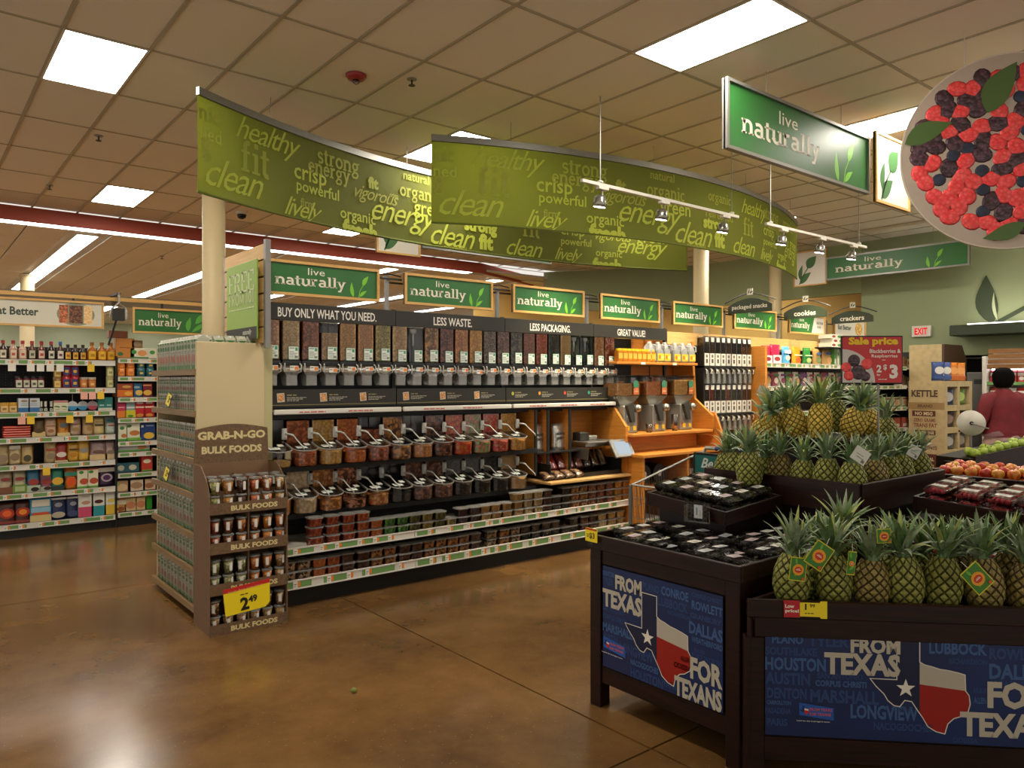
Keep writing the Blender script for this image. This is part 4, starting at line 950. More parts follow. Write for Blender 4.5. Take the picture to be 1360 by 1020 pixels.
# black curved guard left of the grinders
o = MB().prism([(5.50, gz+.01), (5.85, gz+.01), (5.85, 1.46), (5.70, 1.46), (5.55, 1.3)], 6.03, 6.05, 'x').build('black_guard', M_black, wf)
# bags in the compartments
M_foil = pbr('silver_foil', 'b8b6ae', .25, .85, bump=.5, bscale=18)
def pouch(w, h, d=.05, n=6):
    """pillow pack standing on its base, crimped top"""
    rings = []
    for i in range(n+1):
        t = i/n; z = h*t; th = d*(1-t**2.2)*.5+.002; ww = w/2*(1-.06*math.sin(PI*t))
        rings.append([(-ww, 0, z), (-ww*.6, -th, z), (0, -th*1.25, z), (ww*.6, -th, z), (ww, 0, z), (ww*.6, th, z), (0, th*1.25, z), (-ww*.6, th, z)])
    return MB().loft(rings)
for k, (x, lab) in enumerate(((onY(714, 570, 5.72).x, 'silver foil bag in the compartment next to the last scoop bin'), (onY(741, 570, 5.72).x, 'silver foil bag with black lettering in the narrow wooden compartment'))):
    o = pouch(.2, .27, .07, 8).build('foil_bag', M_foil, None, True, loc=(x, 5.72, 1.001)); tag(o, lab, 'bag', 'foil bags in the compartments')
    m = MB(); put_text(m, 'JERKY', 0, .15, .03, -.048, w=.12, bold=.04, align='c'); put_text(m, 'JERKY', 0, .1, .035, -.048, w=.11, bold=.04, align='c'); m.build('lettering', flatc('24221e'), o)
# label scale
sx = onY(795, 577, 5.6).x
t = thing('label_scale', 'stainless label scale with a tilted touchscreen', 'scale', (5.75, 5.62, 1.02))
MB().cbox(-.28, .2, -.12, .2, .04, .06, .004).build('platter', M_steel, t)
MB().cbox(-.24, .16, -.05, .2, 0, .04, .004).build('base', M_steel, t)
MB().prism([(-.14, .0), (-.12, -.12), (.2, -.12), (.2, 0)], -.285, -.28, 'x').build('side_plate', M_steel, t)
MB().cbox(-.25, -.12, .02, .14, .06, .15, .008).build('printer', M_black2, t)
MB().cbox(-.09, .03, .04, .12, .06, .11, .01).build('label_roll', M_grey, t)
sc = MB(); sc.M = Matrix.Translation((.16, -.2, -.02)) @ Matrix.Rotation(-.55, 4, 'X'); sc.cbox(-.15, .15, 0, .025, -.1, .11, .006)
o = sc.build('touchscreen', M_grey, t)
sc = MB(); sc.M = Matrix.Translation((.16, -.2, -.02)) @ Matrix.Rotation(-.55, 4, 'X'); sc.rect(-.11, -.07, .11, .08, -.001); sc.build('screen', emis('screen_glow', (.55, .62, .68), .45), o)
MB().tube([(.12, .0, .05), (.14, -.1, .03), (.16, -.18, 0)], .012, 6).build('arm', M_grey, t)
# sloped produce tray with packs under the compartments
t = thing('snack_tray', 'black sloped tray under the wooden compartments', 'tray', (4.95, 5.5, .728))
MB().box(0, 1.02, .0, .42, 0, .015).box(0, 1.02, .0, .015, .015, .04).box(0, .012, 0, .42, .015, .16).box(1.008, 1.02, 0, .42, .015, .16).build('body', M_black, t)
pk = [('7c1c1c', 'red'), ('8c2420', 'bright red'), ('7c1c1c', 'deep red'), ('5c2418', 'brick brown'), ('6c3020', 'rusty brown'), ('241410', 'dark brown'), ('1c100c', 'blackish brown'), ('2c1a14', 'dark cocoa')]
for i, (c, nm) in enumerate(pk):
    o = pouch(.115, .2, .05).build('candy_pouch', grain('pack_'+nm.replace(' ', '_'), c, c.replace('1', '3'), 50, .5), None, True, loc=(5.02+i*.122, 5.66, .80), rot=(-.5, 0, 0)); tag(o, '%s candy pouch in the black tray, %s from the left' % (nm, ORD[i]), 'bag', 'candy pouches in the black tray')
    link('film', o.data, o, (0, -.002, 0), mat=M_film)
for i in range(4):
    o = pouch(.15, .12, .06).build('candy_pouch', grain('pack_mixdark', '3c2a1c', '8c7454', 60, .4), None, True, loc=(4.95+i*.14, 5.50, .735), rot=(-.9, 0, .1*i)); tag(o, 'brown pouch lying on the wood ledge below the foil bags, %s from the left' % ORD[i], 'bag', 'brown pouches on the wood ledge'); link('film', o.data, o, (0, -.002, 0), mat=M_film)
# honey jars and jugs
jar = MB().cbox(-.035, .035, -.035, .035, 0, .12, .008).mesh('honey_jar', pbr('honey_amber', 'b8741c', .2), False)
jl = MB().cyl((0, 0, .12), .034, .022, 12).mesh('lid', flatc('f0c81c')); jb = MB().rect(-.03, .03, .03, .09, -.036).mesh('label', flatc('e8b040'))
for i in range(8):
    x = onY(826+i*4.1, 470, 5.66).x
    for q in range(2 if i % 2 else 1):
        pass
    o = link('honey_jar', jar, None, (6.10+i*.078, 5.66, hz+.001)); tag(o, 'amber honey jar with yellow lid, %s from the left' % ORD[i], 'jar', 'honey jars'); link('lid', jl, o); link('label', jb, o)
jug = MB().cbox(-.06, .06, -.05, .05, 0, .16, .015).loft([[(-.05,-.045,.16),(.05,-.045,.16),(.05,.045,.16),(-.05,.045,.16)], [(-.02,-.02,.215),(.02,-.02,.215),(.02,.02,.215),(-.02,.02,.215)]])
jug = jug.mesh('oil_jug', pbr('jug_grey_plastic', '9a9c9c', .35)); jc = MB().cyl((0,0,.215), .022, .02, 10).mesh('cap', M_cutgreen)
jh = MB().tube([(.02,-.04,.2),(.05,-.06,.19),(.055,-.055,.13)], .009, 6).mesh('handle', pbr('jug_handle', 'b4b6b6', .35)); lbm, lmm = panel_print([('r', -.055, .02, .055, .1, 'e8c428'), ('e', -.02, .06, .02, .025, 'c87818'), ('e', .025, .055, .018, .02, 'f4e8a0')])
jlb = lbm.mesh('label', lmm)
for i in range(6):
    x = onY([864, 875, 884, 897, 907, 917][i], 470, 5.66).x
    o = link('oil_jug', jug, None, (x, 5.68, hz+.001)); tag(o, 'grey jug with yellow label on the orange shelf, %s from the left' % ORD[i], 'jug', 'jugs on the orange shelf'); link('cap', jc, o); link('handle', jh, o); link('label', jlb, o, (0, -.052, 0))
# nut butter grinders
nut = [('a8804c', 'd8b880'), ('b07444', 'd8a070'), ('b08c4c', 'dcc080')]
for i, px in enumerate((840, 878, 914)):
    x = onY(px, 550, 5.5).x
    t = thing('nut_grinder', 'grey nut butter grinder with a clear hopper, %s' % ['nearest the label scale', 'in the middle', 'beside the coffee dispensers'][i], 'grinder', (x, 5.62, gz+.001), 0, 'nut butter grinders')
    MB().cbox(-.11, .11, -.1, .12, 0, .30, .01).build('housing', pbr('grinder_grey', 'a3a299', .3, .5), t)
    MB().loft([[(-.09,-.02,.3),(.09,-.02,.3),(.09,.12,.3),(-.09,.12,.3)], [(-.18,-.06,.40),(.18,-.06,.40),(.18,.14,.40),(-.18,.14,.40)]]).build('funnel', pbr('grinder_grey', 'a3a299', .3, .5), t)
    MB().cbox(-.19, .19, -.08, .16, .40, .62, .012).build('hopper', M_clear, t)
    MB().box(-.175, .175, -.065, .145, .405, .54+.02*i).build('contents', grain('grinder_nuts%d' % i, nut[i][0], nut[i][1], 60, .5), t)['kind'] = 'stuff'
    MB().box(-.195, .195, -.085, .165, .618, .63).build('lid', M_film, t)
    MB().lathe([(.05, 0), (.055, .02), (.03, .03)], 16).mesh('x', M_grey)
    kb = MB(); kb.tube([(.07, -.1, .27), (.07, -.16, .27)], [.042, .036], 16).tube([(.07, -.16, .27), (.07, -.17, .27)], .014, 8); kb.build('knob', M_steel, t, True)
    kb = MB(); kb.tube([(0, -.1, .15), (0, -.106, .15)], [.075, .07], 20); kb.build('dial_plate', M_grey, t)
    MB().prism([(-.1, .3), (.0, .34), (.02, .12), (-.03, .12)], -.14, -.1).build('spout', pbr('grinder_dark', '4c4b46', .4, .4), t)
    lm2 = MB().rect(-.075, .03, -.025, .08, -.102); lm2.build('warning_label', flatc('f0cc1c'), t); MB().rect(.035, .03, .08, .075, -.102).build('warning_label', flatc('f0cc1c'), t)
    MB().rect(-.1, .06, -.085, .09, -.102).build('switch', flatc('c8281e'), t)
    m, mt = panel_print([('e', .1, .53, .045, .045, '3c7a5c'), ('r', .06, .42, .14, .49, 'c86c3c'), ('r', .07, .45, .13, .455, 'f0e0c0')], -.083); m.build('label', mt, t)
for i, (px, lab) in enumerate(((862, 'clear cup of nuts between the first two grinders'), (896, 'tall clear cup stack between the last two grinders'))):
    o = MB().lathe([(.03, 0), (.04, .09+.1*i), (.036, .09+.1*i), (.027, .004)], 12).build('plastic_cup', M_film, None, True, loc=(onY(px, 565, 5.48).x, 5.48, gz+.001)); tag(o, lab, 'cup')
    MB().lathe([(.026, .005), (.033, .06)], 10).build('contents', grain('pic_grain2', '6a3a20', 'b07a50', 80, .4), o)['kind'] = 'stuff'
for i in range(2):
    t = thing('bag_roll', 'black bag roll with white core in the cubby, %s' % ['left one', 'right one'][i], 'roll', (6.25+i*.25, 5.42, .585), 0, 'bag rolls in the cubby')
    MB().tube([(0, 0, .11), (0, .25, .11)], .105, 20).build('roll', M_black, t); MB().tube([(0, -.003, .11), (0, .02, .11)], .035, 14).build('core', M_white, t)
for i in range(3):
    o = MB().lathe([(.03, 0), (.04, .1), (.038, .1), (.02, .01)], 10).build('paper_cup_stack', M_white, None, loc=(6.95+i*.1, 5.5, .581)); tag(o, 'white cup stack in the right cubby, %s' % ORD[i], 'cup', 'white cups in the right cubby')
    MB().lathe([(.042, .1), (.042, .108)], 10).build('rim', M_white, o)
# coffee dispensers
cr = thing('coffee_rack', 'black and maple rack of bulk coffee and tea tubes', 'rack', (0, 0, 0))
CX0, CX1 = onY(934, 480, 5.62).x, onY(1000, 480, 5.62).x
MB().box(CX0-.03, CX1, 5.98, 6.02, .1, 2.14).build('back_panel', pbr('rack_dark', '1c1612', .5), cr)
MB().box(CX0-.02, CX0, 5.6, 5.98, .9, 2.14).build('side_panel', M_black, cr); MB().box(CX1+.01, CX1+.06, 5.45, 5.98, .1, 2.16).build('side_panel', M_orange, cr)
MB().box(CX0-.03, CX1, 5.5, 5.98, .1, .9).build('cabinet', M_orange, cr)
cw = (CX1-CX0-.04)/9
czs = (onY(965, 486, 5.62).z, onY(965, 548, 5.62).z)
tb = MB().cbox(.004, cw-.004, 0, .14, .0, .36, .006).mesh('tube', clear('smoky_plastic', (.8,.8,.78), .1, .1)); tc_ = MB().box(.01, cw-.01, .008, .13, .004, .34).mesh('contents', M_white)
t1, t1m = panel_print([('r', .01, .0, cw-.008, .15, 'ded9cc'), ('r', .04, .03, cw-.035, .08, '4c4438'), ('e', cw/2, .115, .02, .02, '6a6456')], -.003); t1 = t1.mesh('label', t1m)
t2 = MB().rect(.03, .29, cw-.02, .345, -.003).mesh('name_card', flatc('e4e0d4'))
t3 = MB().loft([[(.01,.0,-.02),(cw-.01,.0,-.02),(cw-.01,.12,-.02),(.01,.12,-.02)], [(.03,-.02,-.1),(cw-.03,-.02,-.1),(cw-.03,.06,-.1),(.03,.06,-.1)], [(.03,-.02,-.22),(cw-.03,-.02,-.22),(cw-.03,.04,-.22),(.03,.04,-.22)]]).mesh('chute', M_frost)
t4 = MB().tube([(.01,-.01,-.03),(.01,-.04,-.06),(.015,-.03,-.1)], .007, 5).tube([(cw-.01,-.01,-.03),(cw-.01,-.04,-.06),(cw-.015,-.03,-.1)], .007, 5).mesh('handle', M_white)
cg = [grain('coffee%d' % i, a, b, 90, .4) for i, (a, b) in enumerate((('201812', '3c2c20'), ('382a1c', '5c4630'), ('6c2c1c', '8c4c34')))]
for r, z in enumerate(czs):
    MB().box(CX0-.02, CX1, 5.58, 5.98, z-.03, z-.005).build('shelf', M_black, cr)
    for q in range(9):
        o = thing('tea_dispenser', 'smoky tube of dark coffee or tea, %s from the left in the %s row' % (ORD[q], ['upper', 'lower'][r]), 'dispenser', (CX0+.01+q*cw, 5.62, z), 0, 'coffee and tea tubes')
        link('tube', tb, o); link('contents', tc_, o, mat=cg[(q*(r+1)) % 3 if q in (1, 3, 4) else 0])['kind'] = 'stuff'; link('label', t1, o); link('name_card', t2, o); link('chute', t3, o); link('handle', t4, o)
# packaged snack shelving
ss = thing('snack_shelving', 'black shelving with white rails full of snack bags behind the pineapples', 'shelf unit', (0, 0, 0))
NX0, NX1 = CX1+.08, 13.25
MB().box(NX0, NX1, 6.0, 6.04, 0, 2.13).build('back_panel', M_black, ss); MB().box(NX1, NX1+.06, 5.4, 6.0, 0, 2.2).build('side_panel', M_black, ss)
MB().box(NX0, NX1, 5.5, 6.0, 0, .12).build('kick_base', M_black, ss)
sz = [onY(1070, y, 5.6).z for y in (484, 513, 546, 578)]+[.5, .15]
for k, z in enumerate(sz):
    MB().box(NX0, NX1, 5.52, 6.0, z-.035, z-.01).build('shelf', M_white, ss)
    for a in range(3): rail(ss, NX0+a*1.38, NX0+a*1.38+1.37, 5.505, z-.055, .06, rnd, 40+k*3+a)
def bagobj(x, y, z, w, h, base, items, lab, grp, name='snack_bag', cat='bag', rz=0, d=.06):
    o = pouch(w, h, d).build(name, flatc(base, .3), None, True, loc=(x, y, z), rot=(0, 0, rz)); tag(o, lab, cat, grp)
    if items: 
        m, mt = panel_print([(it[0],)+tuple(v*(w if j % 2 == 0 else h) if it[0] != 'p' else v for j, v in enumerate(it[1:-1]))+(it[-1],) for it in items], -d*.66); m.build('label', mt, o)
    return o
G_ = 'snack bags on the upper snack shelf'
z = sz[0]
for px, w, h, base, items, lab in (
 (1017, .16, .24, 'b01c48', [('r', -.42, .05, .42, .45, 'e8e0d8'), ('e', 0, .25, .3, .12, '7c1c2c')], 'magenta snack bag at the left end of the upper snack shelf'),
 (1029, .18, .26, 'c0224c', [('r', -.42, .05, .42, .45, 'e8e0d8'), ('e', 0, .25, .3, .12, '8c2430')], 'magenta snack bag beside the blue one'),
 (1043, .14, .24, '4ca0d0', [('r', -.42, .6, .42, .8, 'd8e8f0'), ('e', 0, .35, .3, .15, 'd8d0b0')], 'sky blue snack bag'),
 (1057, .17, .24, 'e08c1c', [('r', -.42, .5, .42, .56, 'f4e4c0'), ('e', 0, .25, .3, .15, 'b8501c')], 'orange snack bag next to the blue one'),
 (1071, .16, .24, '2c7c34', [('r', -.42, .5, .42, .56, 'd8e4c0'), ('e', 0, .25, .3, .15, 'a0b070')], 'dark green snack bag'),
 (1084, .17, .23, 'a8844c', [('e', 0, .3, .3, .2, '6c7a4c'), ('e', 0, .7, .3, .08, '3c5c8c')], 'tan snack bag right of the green one'),
 (1097, .2, .24, 'c09458', [('e', .1, .3, .25, .2, 'd8a870'), ('e', 0, .7, .3, .08, '3c4c8c')], 'wide tan snack bag below the stacked boxes')):
    bagobj(onY(px, 480, 5.66).x, 5.66, z, w*1.35, h, base, items, lab, G_)
def sbox(x, y, z, w, d, h, base, items, lab, grp, cat='box', name='snack_box', rz=0):
    o = MB().cbox(-w/2, w/2, 0, d, 0, h, .002).build(name, flatc(base, .4), None, loc=(x, y, z), rot=(0, 0, rz)); tag(o, lab, cat, grp)
    if items:
        m, mt = panel_print([(it[0],)+tuple(v*(w if j % 2 == 0 else h) for j, v in enumerate(it[1:-1]))+(it[-1],) for it in items], -.001); m.build('label', mt, o)
    return o
for k, (px, c) in enumerate(((1106, '5c9c4c'), (1110, 'd8dccc'), (1114, '7cb05c'), (1118, 'd4d8c8'))):
    sbox(onY(px, 480, 5.64).x, 5.6, z, .055, .2, .24, c, [('r', -.35, .1, .35, .4, 'e8e4d0'), ('e', 0, .7, .3, .12, '4c7c3c')], '%s upright box at the right of the upper snack shelf' % ['green', 'first white', 'light green', 'second white'][k], 'upright snack boxes')
for k, (px, py) in enumerate(((1090, 456), (1094, 451), (1095, 446), (1084, 460))):
    pass
for k in range(4):
    sbox(10.55+.05*(k % 2), 5.5, 2.201+.062*k if k < 3 else 2.235-.0, .34, .2, .06, 'dcdccc', [('e', -.3, .5, .15, .3, '8c2c20'), ('e', .2, .5, .2, .3, '4c8c3c')], ['lowest', 'second', 'third', 'white'][k]+' flat box stacked above the tan snack bags' if k < 3 else 'flat white box lying under the stack above the snack bags', 'flat boxes stacked above the snack shelf') if k < 3 else None
MB().box(10.3, 10.95, 5.5, 5.71, 2.185, 2.2).build('top_shelf', M_black, ss)
z = sz[1]
cl2 = ['b0a898', '8c3c50', 'e0dcd0', '5c8c4c', 'e0d8cc', '7c4c7c', 'd8d4c8', 'c8b8a8', 'b04c5c', 'd8d0c0', '9c8c7c']
for k in range(11):
    bagobj(onY(1018+k*9.5, 505, 5.66).x, 5.66, z, .165, .2, cl2[k], [('e', 0, .4, .3, .2, ['c89c60', 'e0d0c0', '8c3c5c', 'b8a070'][k % 4]), ('r', -.4, .7, .4, .85, ['7c2c3c', '4c7c4c', '6c3c7c'][k % 3])], '%s small pack, %s from the left on the second snack shelf' % (['grey', 'plum', 'white', 'green', 'cream', 'violet', 'pale', 'beige', 'pink', 'ivory', 'taupe'][k], ORD[k]), 'packs on the second snack shelf')
for k in range(4):
    for s in (0, 1):
        sbox(onY(1197+k*3.2, 480, 5.62).x, 5.62, sz[s], .08, .1, .2-.02*k, ['c8c4b0', 'a8684c', '8ca870', 'd8d0bc'][k], [('e', 0, .5, .3, .2, 'a85c3c')], '%s box past the red sign on the %s snack shelf' % (['white', 'terracotta', 'leaf green', 'cream'][k], ['upper', 'second'][s]), 'boxes past the red sign')
for k, px in enumerate((1176, 1188, 1199)):
    sbox(onY(px, 530, 5.62).x, 5.58, sz[2], .2, .1, .16, 'b8bc98', [('e', -.2, .4, .1, .25, 'c8642c'), ('e', .1, .4, .1, .25, 'c8642c'), ('r', -.45, .75, .45, .95, '7c3c2c'), ('r', -.5, 0, .5, .15, '4c7c34')], 'pale green box with orange picture, %s right of the red sign' % ORD[k], 'boxes on the third snack shelf')
    sbox(onY(px, 560, 5.62).x, 5.58, sz[3], .2, .1, .16, 'a8503c', [('r', -.45, .1, .45, .4, 'd8d0b8')], 'brick red box on the fourth snack shelf, %s from the red sign' % ORD[k], 'boxes on the fourth snack shelf')
for k, px in enumerate((1018, 1028, 1042)):
    bagobj(onY(px, 545, 5.66).x, 5.66, sz[2], .15, .2, ['a85c3c', 'd0c8b8', '6c7c4c'][k], [('e', 0, .4, .3, .2, 'd8c8a8')], '%s bag on the third snack shelf beside the coffee rack' % ['rusty', 'white', 'olive'][k], 'bags on the third snack shelf')
# ---------------------------------------------------------------- curved fabric banners
def circ3(a, b, c):
    ax, ay = a; bx, by = b; cx, cy = c
    d = 2*(ax*(by-cy)+bx*(cy-ay)+cx*(ay-by))
    ux = ((ax*ax+ay*ay)*(by-cy)+(bx*bx+by*by)*(cy-ay)+(cx*cx+cy*cy)*(ay-by))/d
    uy = ((ax*ax+ay*ay)*(cx-bx)+(bx*bx+by*by)*(ax-cx)+(cx*cx+cy*cy)*(bx-ax))/d
    return ux, uy, math.hypot(ax-ux, ay-uy)
def fabric_mat():
    m = bpy.data.materials.new('banner_fabric'); m.use_nodes = True; nt = m.node_tree; b = nt.nodes['Principled BSDF']
    b.inputs['Base Color'].default_value = (*hx('5c601c'), 1); b.inputs['Roughness'].default_value = .8
    tr = nt.nodes.new('ShaderNodeBsdfTranslucent'); tr.inputs[0].default_value = (*hx('788020'), 1)
    mx = nt.nodes.new('ShaderNodeMixShader'); mx.inputs[0].default_value = .3
    o = nt.nodes['Material Output']; nt.links.new(b.outputs[0], mx.inputs[1]); nt.links.new(tr.outputs[0], mx.inputs[2]); nt.links.new(mx.outputs[0], o.inputs[0]); return m
M_fab = fabric_mat(); M_word = pbr('banner_words', 'a6b03a', .8); M_word2 = pbr('banner_words_soft', '8e9430', .8)
# words: text, u from the left end (m), v from the bottom (0..1), height as a share of the banner, style, strength
WORDS = [('nic', .0, .68, .15, 's', 1), ('healthy', .42, .58, .27, 'i', 0), ('strong', 1.42, .62, .2, 'l', 1), ('ned', .02, .5, .12, 'n', 0), ('energy', 1.3, .48, .16, 'l', 1), ('natural', 2.6, .79, .1, 'n', 1), ('g', .02, .28, .2, 'l', 1),
 ('fit', .48, .3, .3, 'l', 1), ('crisp', 1.12, .36, .2, 'n', 0), ('fit', 2.1, .55, .13, 'b', 1), ('organic', 2.55, .5, .2, 'l', 1), ('clean', .08, .05, .26, 'i', 0), ('powerful', 1.15, .24, .15, 'n', 0), ('vigorous', 1.92, .34, .18, 'i', 1), ('green', 2.75, .3, .16, 'n', 0),
 ('firm', 1.2, .11, .08, 'l', 1), ('energy', 2.15, .06, .26, 'i', 0), ('organic', 1.72, .04, .15, 'n', 0), ('lively', 1.0, -.1, .24, 'i', 0), ('crisp', 2.4, .49, .06, 'n', 1),
 ('organic', 3.6, .62, .16, 'l', 1), ('refreshed', 3.55, .42, .11, 'n', 1), ('strong', 3.5, .2, .18, 'b', 0), ('clean', 3.0, -.02, .26, 'i', 0), ('fit', 3.72, .0, .2, 'b', 0), ('healthy', 4.35, .55, .25, 'i', 0), ('strong', 5.0, .6, .2, 'l', 1), ('clean', 4.15, -.02, .22, 'i', 0), ('fit', 4.4, .28, .24, 'l', 1),
 ('crisp', 5.0, .34, .18, 'n', 0), ('powerful', 5.0, .2, .13, 'n', 0), ('energy', 5.2, .48, .12, 'l', 1), ('lively', 4.9, -.08, .22, 'i', 0), ('organic', 5.55, .06, .13, 'n', 0), ('vigorous', 5.55, .32, .17, 'i', 0), ('green', 6.2, .32, .16, 'n', 0), ('energy', 5.9, .1, .22, 'i', 0), ('organic', 5.8, .6, .2, 'l', 1), ('clean', 6.4, .02, .24, 'i', 0),
 ('fresh', 1.75, -.14, .19, 'b', 0), ('powerful', 3.2, -.1, .09, 'n', 1), ('fresh', 5.5, -.14, .18, 'b', 0)]
def banner(lab, a, b, c, z0, z1, outward, flip):
    ux, uy, R = circ3(a, b, c)
    t0 = math.atan2(a[1]-uy, a[0]-ux); t1 = math.atan2(c[1]-uy, c[0]-ux)
    if t1-t0 > PI: t1 -= 2*PI
    if t1-t0 < -PI: t1 += 2*PI
    L = abs(t1-t0)*R
    t = thing('fabric_banner', lab, 'banner', (0, 0, 0), 0, 'curved green fabric banners')
    def P(u, z, off=0):
        an = t0+(t1-t0)*u/L; r = R+off*outward; return (ux+r*math.cos(an), uy+r*math.sin(an), z)
    n = 48; rs = random.Random(3)
    m = MB(); rings = []
    for i in range(n+1):
        u = L*i/n; wob = [0, .002*math.sin(i*1.3), .003*math.sin(i*.9+1), .004*math.sin(i*.7), 0]
        rings.append([P(u, z1, 0), P(u, z0+(z1-z0)*.66, wob[1]), P(u, z0+(z1-z0)*.33, wob[2]), P(u, z0+.02, wob[3]), P(u, z0, wob[3])])
    m.loft(rings, False, False); cl = m.build('cloth', M_fab, t, True, fix=False)
    m = MB(); m.loft([[P(L*i/n, z1-.01, -.015), P(L*i/n, z1+.055, -.015), P(L*i/n, z1+.055, .02), P(L*i/n, z1-.01, .02)] for i in range(n+1)]); m.build('top_rail', M_grey, t)
    m = MB(); m.tube([P(L*i/n, z0+.01, 0) for i in range(n+1)], .012, 6); m.build('hem_rod', pbr('hem_green', '5c661c', .8), t)
    H = z1-z0
    for w_, u, v, h, st, so in WORDS:
        mm = MB()
        kw = dict(i=dict(bold=0, shear=.45, sp=.88), n=dict(bold=.012), b=dict(bold=.05), s=dict(bold=.03), l={})[st]
        put_text(mm, w_, u*L/7.0, z0+H*(v+.06), H*h*1.2, 0, slab=(st in 'ls' and all(ch in GL for ch in w_)), **kw)
        if not mm.v: continue
        # subdivide long faces is not needed: letters are small against the radius
        vs = [P(x, min(max(z, z0+.012), z1-.012), .014) for x, _, z in mm.v if True]
        if max(x for x, _, z in mm.v) > L-.02: continue
        MB().add(vs, mm.f).build('word_print', [M_word, M_word2][so], cl, fix=False)
    for u in (.12, .38, .64, .9):
        p = P(L*u, z1+.05, 0); MB().tube([p, (p[0], p[1], CZ)], .003, 4).build('wire', M_grey, t)
    return t
HB = CAMH+1.6; HT_ = CAMH+2.44
banner('longer green fabric banner at left, curving away behind the other one', (1.95, 6.62), (5.6, 7.55), (8.84, 6.86), HB, HT_, -1, 0)
banner('green fabric banner at right bulging toward the camera behind the track lights', (4.16, 6.41), (7.2, 5.62), (10.9, 6.34), HB, HT_, 1, 0)
# ---------------------------------------------------------------- track lights
TY = 5.0
def track(x0, x1, heads, lab, rods):
    z = onY(772, 239, TY).z
    t = thing('track_light', lab, 'light', (x0, TY, z), 0, 'track light bars')
    MB().cbox(0, x1-x0, -.018, .018, -.02, .012, .003).build('track_bar', M_white, t)
    for r in rods: MB().cyl((r, 0, .012), .006, CZ-z-.012, 6).build('hanging_rod', M_grey, t); 
    for r in rods: MB().lathe([(.03, .012), (.03, .03), (.008, .04)], 10, (r, 0, 0)).build('rod_mount', M_white, t)
    for hxp, ang in heads:
        h = MB().cbox(hxp-.07, hxp+.07, -.025, .025, -.05, -.02, .004).build('adapter_box', M_white, t)
        MB().tube([(hxp, 0, -.05), (hxp, 0, -.1)], .008, 6).build('stem', M_grey, h)
        M = Matrix.Translation((hxp, .03, -.16)) @ Matrix.Rotation(ang, 4, 'X')
        s = MB(); s.M = M; s.lathe([(.03, .07), (.05, .05), (.065, 0), (.07, -.04), (.062, -.042), (.057, -.03)], 16); s.build('lamp_housing', pbr('lamp_chrome', '9a9890', .25, .8), h, True)
        s = MB(); s.M = M; s.lathe([(.055, -.046), (.0565, -.043)], 16); s.build('bulb_lens', emis('spot_glow', (1, .93, .78), 14), h)
        s = MB(); s.M = Matrix.Translation((hxp, .03, -.16)); s.tube([(0, 0, .07), (-.075, 0, .04), (-.08, 0, -.01)], .006, 5).tube([(0, 0, .07), (.075, 0, .04), (.08, 0, -.01)], .006, 5); s.build('yoke', M_grey, h)
        ld = bpy.data.lights.new('track_spot', 'SPOT'); ld.energy = SPOTW; ld.color = (1, .86, .62); ld.spot_size = 1.25; ld.spot_blend = .8; ld.shadow_soft_size = .05
        lo = bpy.data.objects.new('track_spot', ld); C.objects.link(lo); lo.parent = h; lo.location = (hxp, .05, -.24); lo.rotation_euler = (ang, 0, 0)
        lo.location = Matrix.Translation((hxp, .03, -.16)) @ Matrix.Rotation(ang, 4, 'X') @ Vector((0, 0, -.06))
SPOTW = 95
xs_ = [onY(p, 250, TY).x for p in (772, 980, 800, 882, 963)]
track(xs_[0], xs_[1], [(x-xs_[0], .22) for x in xs_[2:]], 'white track bar with three spotlights in front of the banner', [.25, xs_[1]-xs_[0]-.12])
ys_ = [onY(p, 300, TY).x for p in (1017, 1150, 1041, 1092, 1134)]
track(ys_[0], ys_[1], [(x-ys_[0], .22) for x in ys_[2:]], 'white track bar with three spotlights right of the banner tip', [.1, ys_[1]-ys_[0]-.2])
# ---------------------------------------------------------------- round berry sign
p = onD(1341, 200, 5.75); RB = 130*5.75/1000
ang = -math.atan2(FX+RX*.35, FY+RY*.35)
t = thing('round_sign', 'large round hanging sign printed with mixed berries', 'sign', p, ang)
MB().tube([(0, .0, 0), (0, .02, 0)], RB, 64).build('disc', pbr('bowl_print', 'b8a898', .5, noise=.06, nscale=6), t)
MB().lathe([(RB-.004, -.002), (RB+.004, -.002), (RB+.004, .022), (RB-.004, .022)], 64).mesh('x', M_white)
rr = MB(); rr.loft([[(r*math.cos(2*PI*j/64), y, r*math.sin(2*PI*j/64)) for r, y in ((RB-.006, -.002), (RB+.003, -.002), (RB+.003, .022), (RB-.006, .022))] for j in range(65)], False); rr.build('rim', flatc('cfc6b4'), t)
rs = random.Random(12); spots = []
M_rasp = grain('rasp_print', 'b03038', 'd85860', 55, .5, rough=.4); M_blk = grain('blackberry_print', '201820', '3c2c3c', 60, .35, rough=.3); M_blu = pbr('blueberry_print', '2c3448', .5, noise=.4, nscale=15)
tries = 0
while len(spots) < 130 and tries < 20000:
    tries += 1; a = rs.uniform(0, 2*PI); d = RB*.84*math.sqrt(rs.random()); x, z = d*math.cos(a), d*math.sin(a)
    if all(math.hypot(x-q[0], z-q[1]) > .088 for q in spots): spots.append((x, z))
for i, (x, z) in enumerate(spots):
    k = rs.random(); a = rs.uniform(0, PI)
    if k < .5: r, mt, nm, sx = .062, M_rasp, 'raspberry_print', 1.2
    elif k < .75: r, mt, nm, sx = .064, M_blk, 'blackberry_print', 1.25
    else: r, mt, nm, sx = .05, M_blu, 'blueberry_print', 1
    m = MB(); m.M = Matrix.Translation((x, -.001-.0002*(i % 5), z)) @ Matrix.Rotation(a, 4, 'Y')
    rg = [[(r*f*sx*math.cos(2*PI*j/12), -yy, r*f*math.sin(2*PI*j/12)) for j in range(12)] for f, yy in ((1, 0), (.8, .004), (.45, .006))]
    m.loft(rg); m.build(nm, mt, t, True)
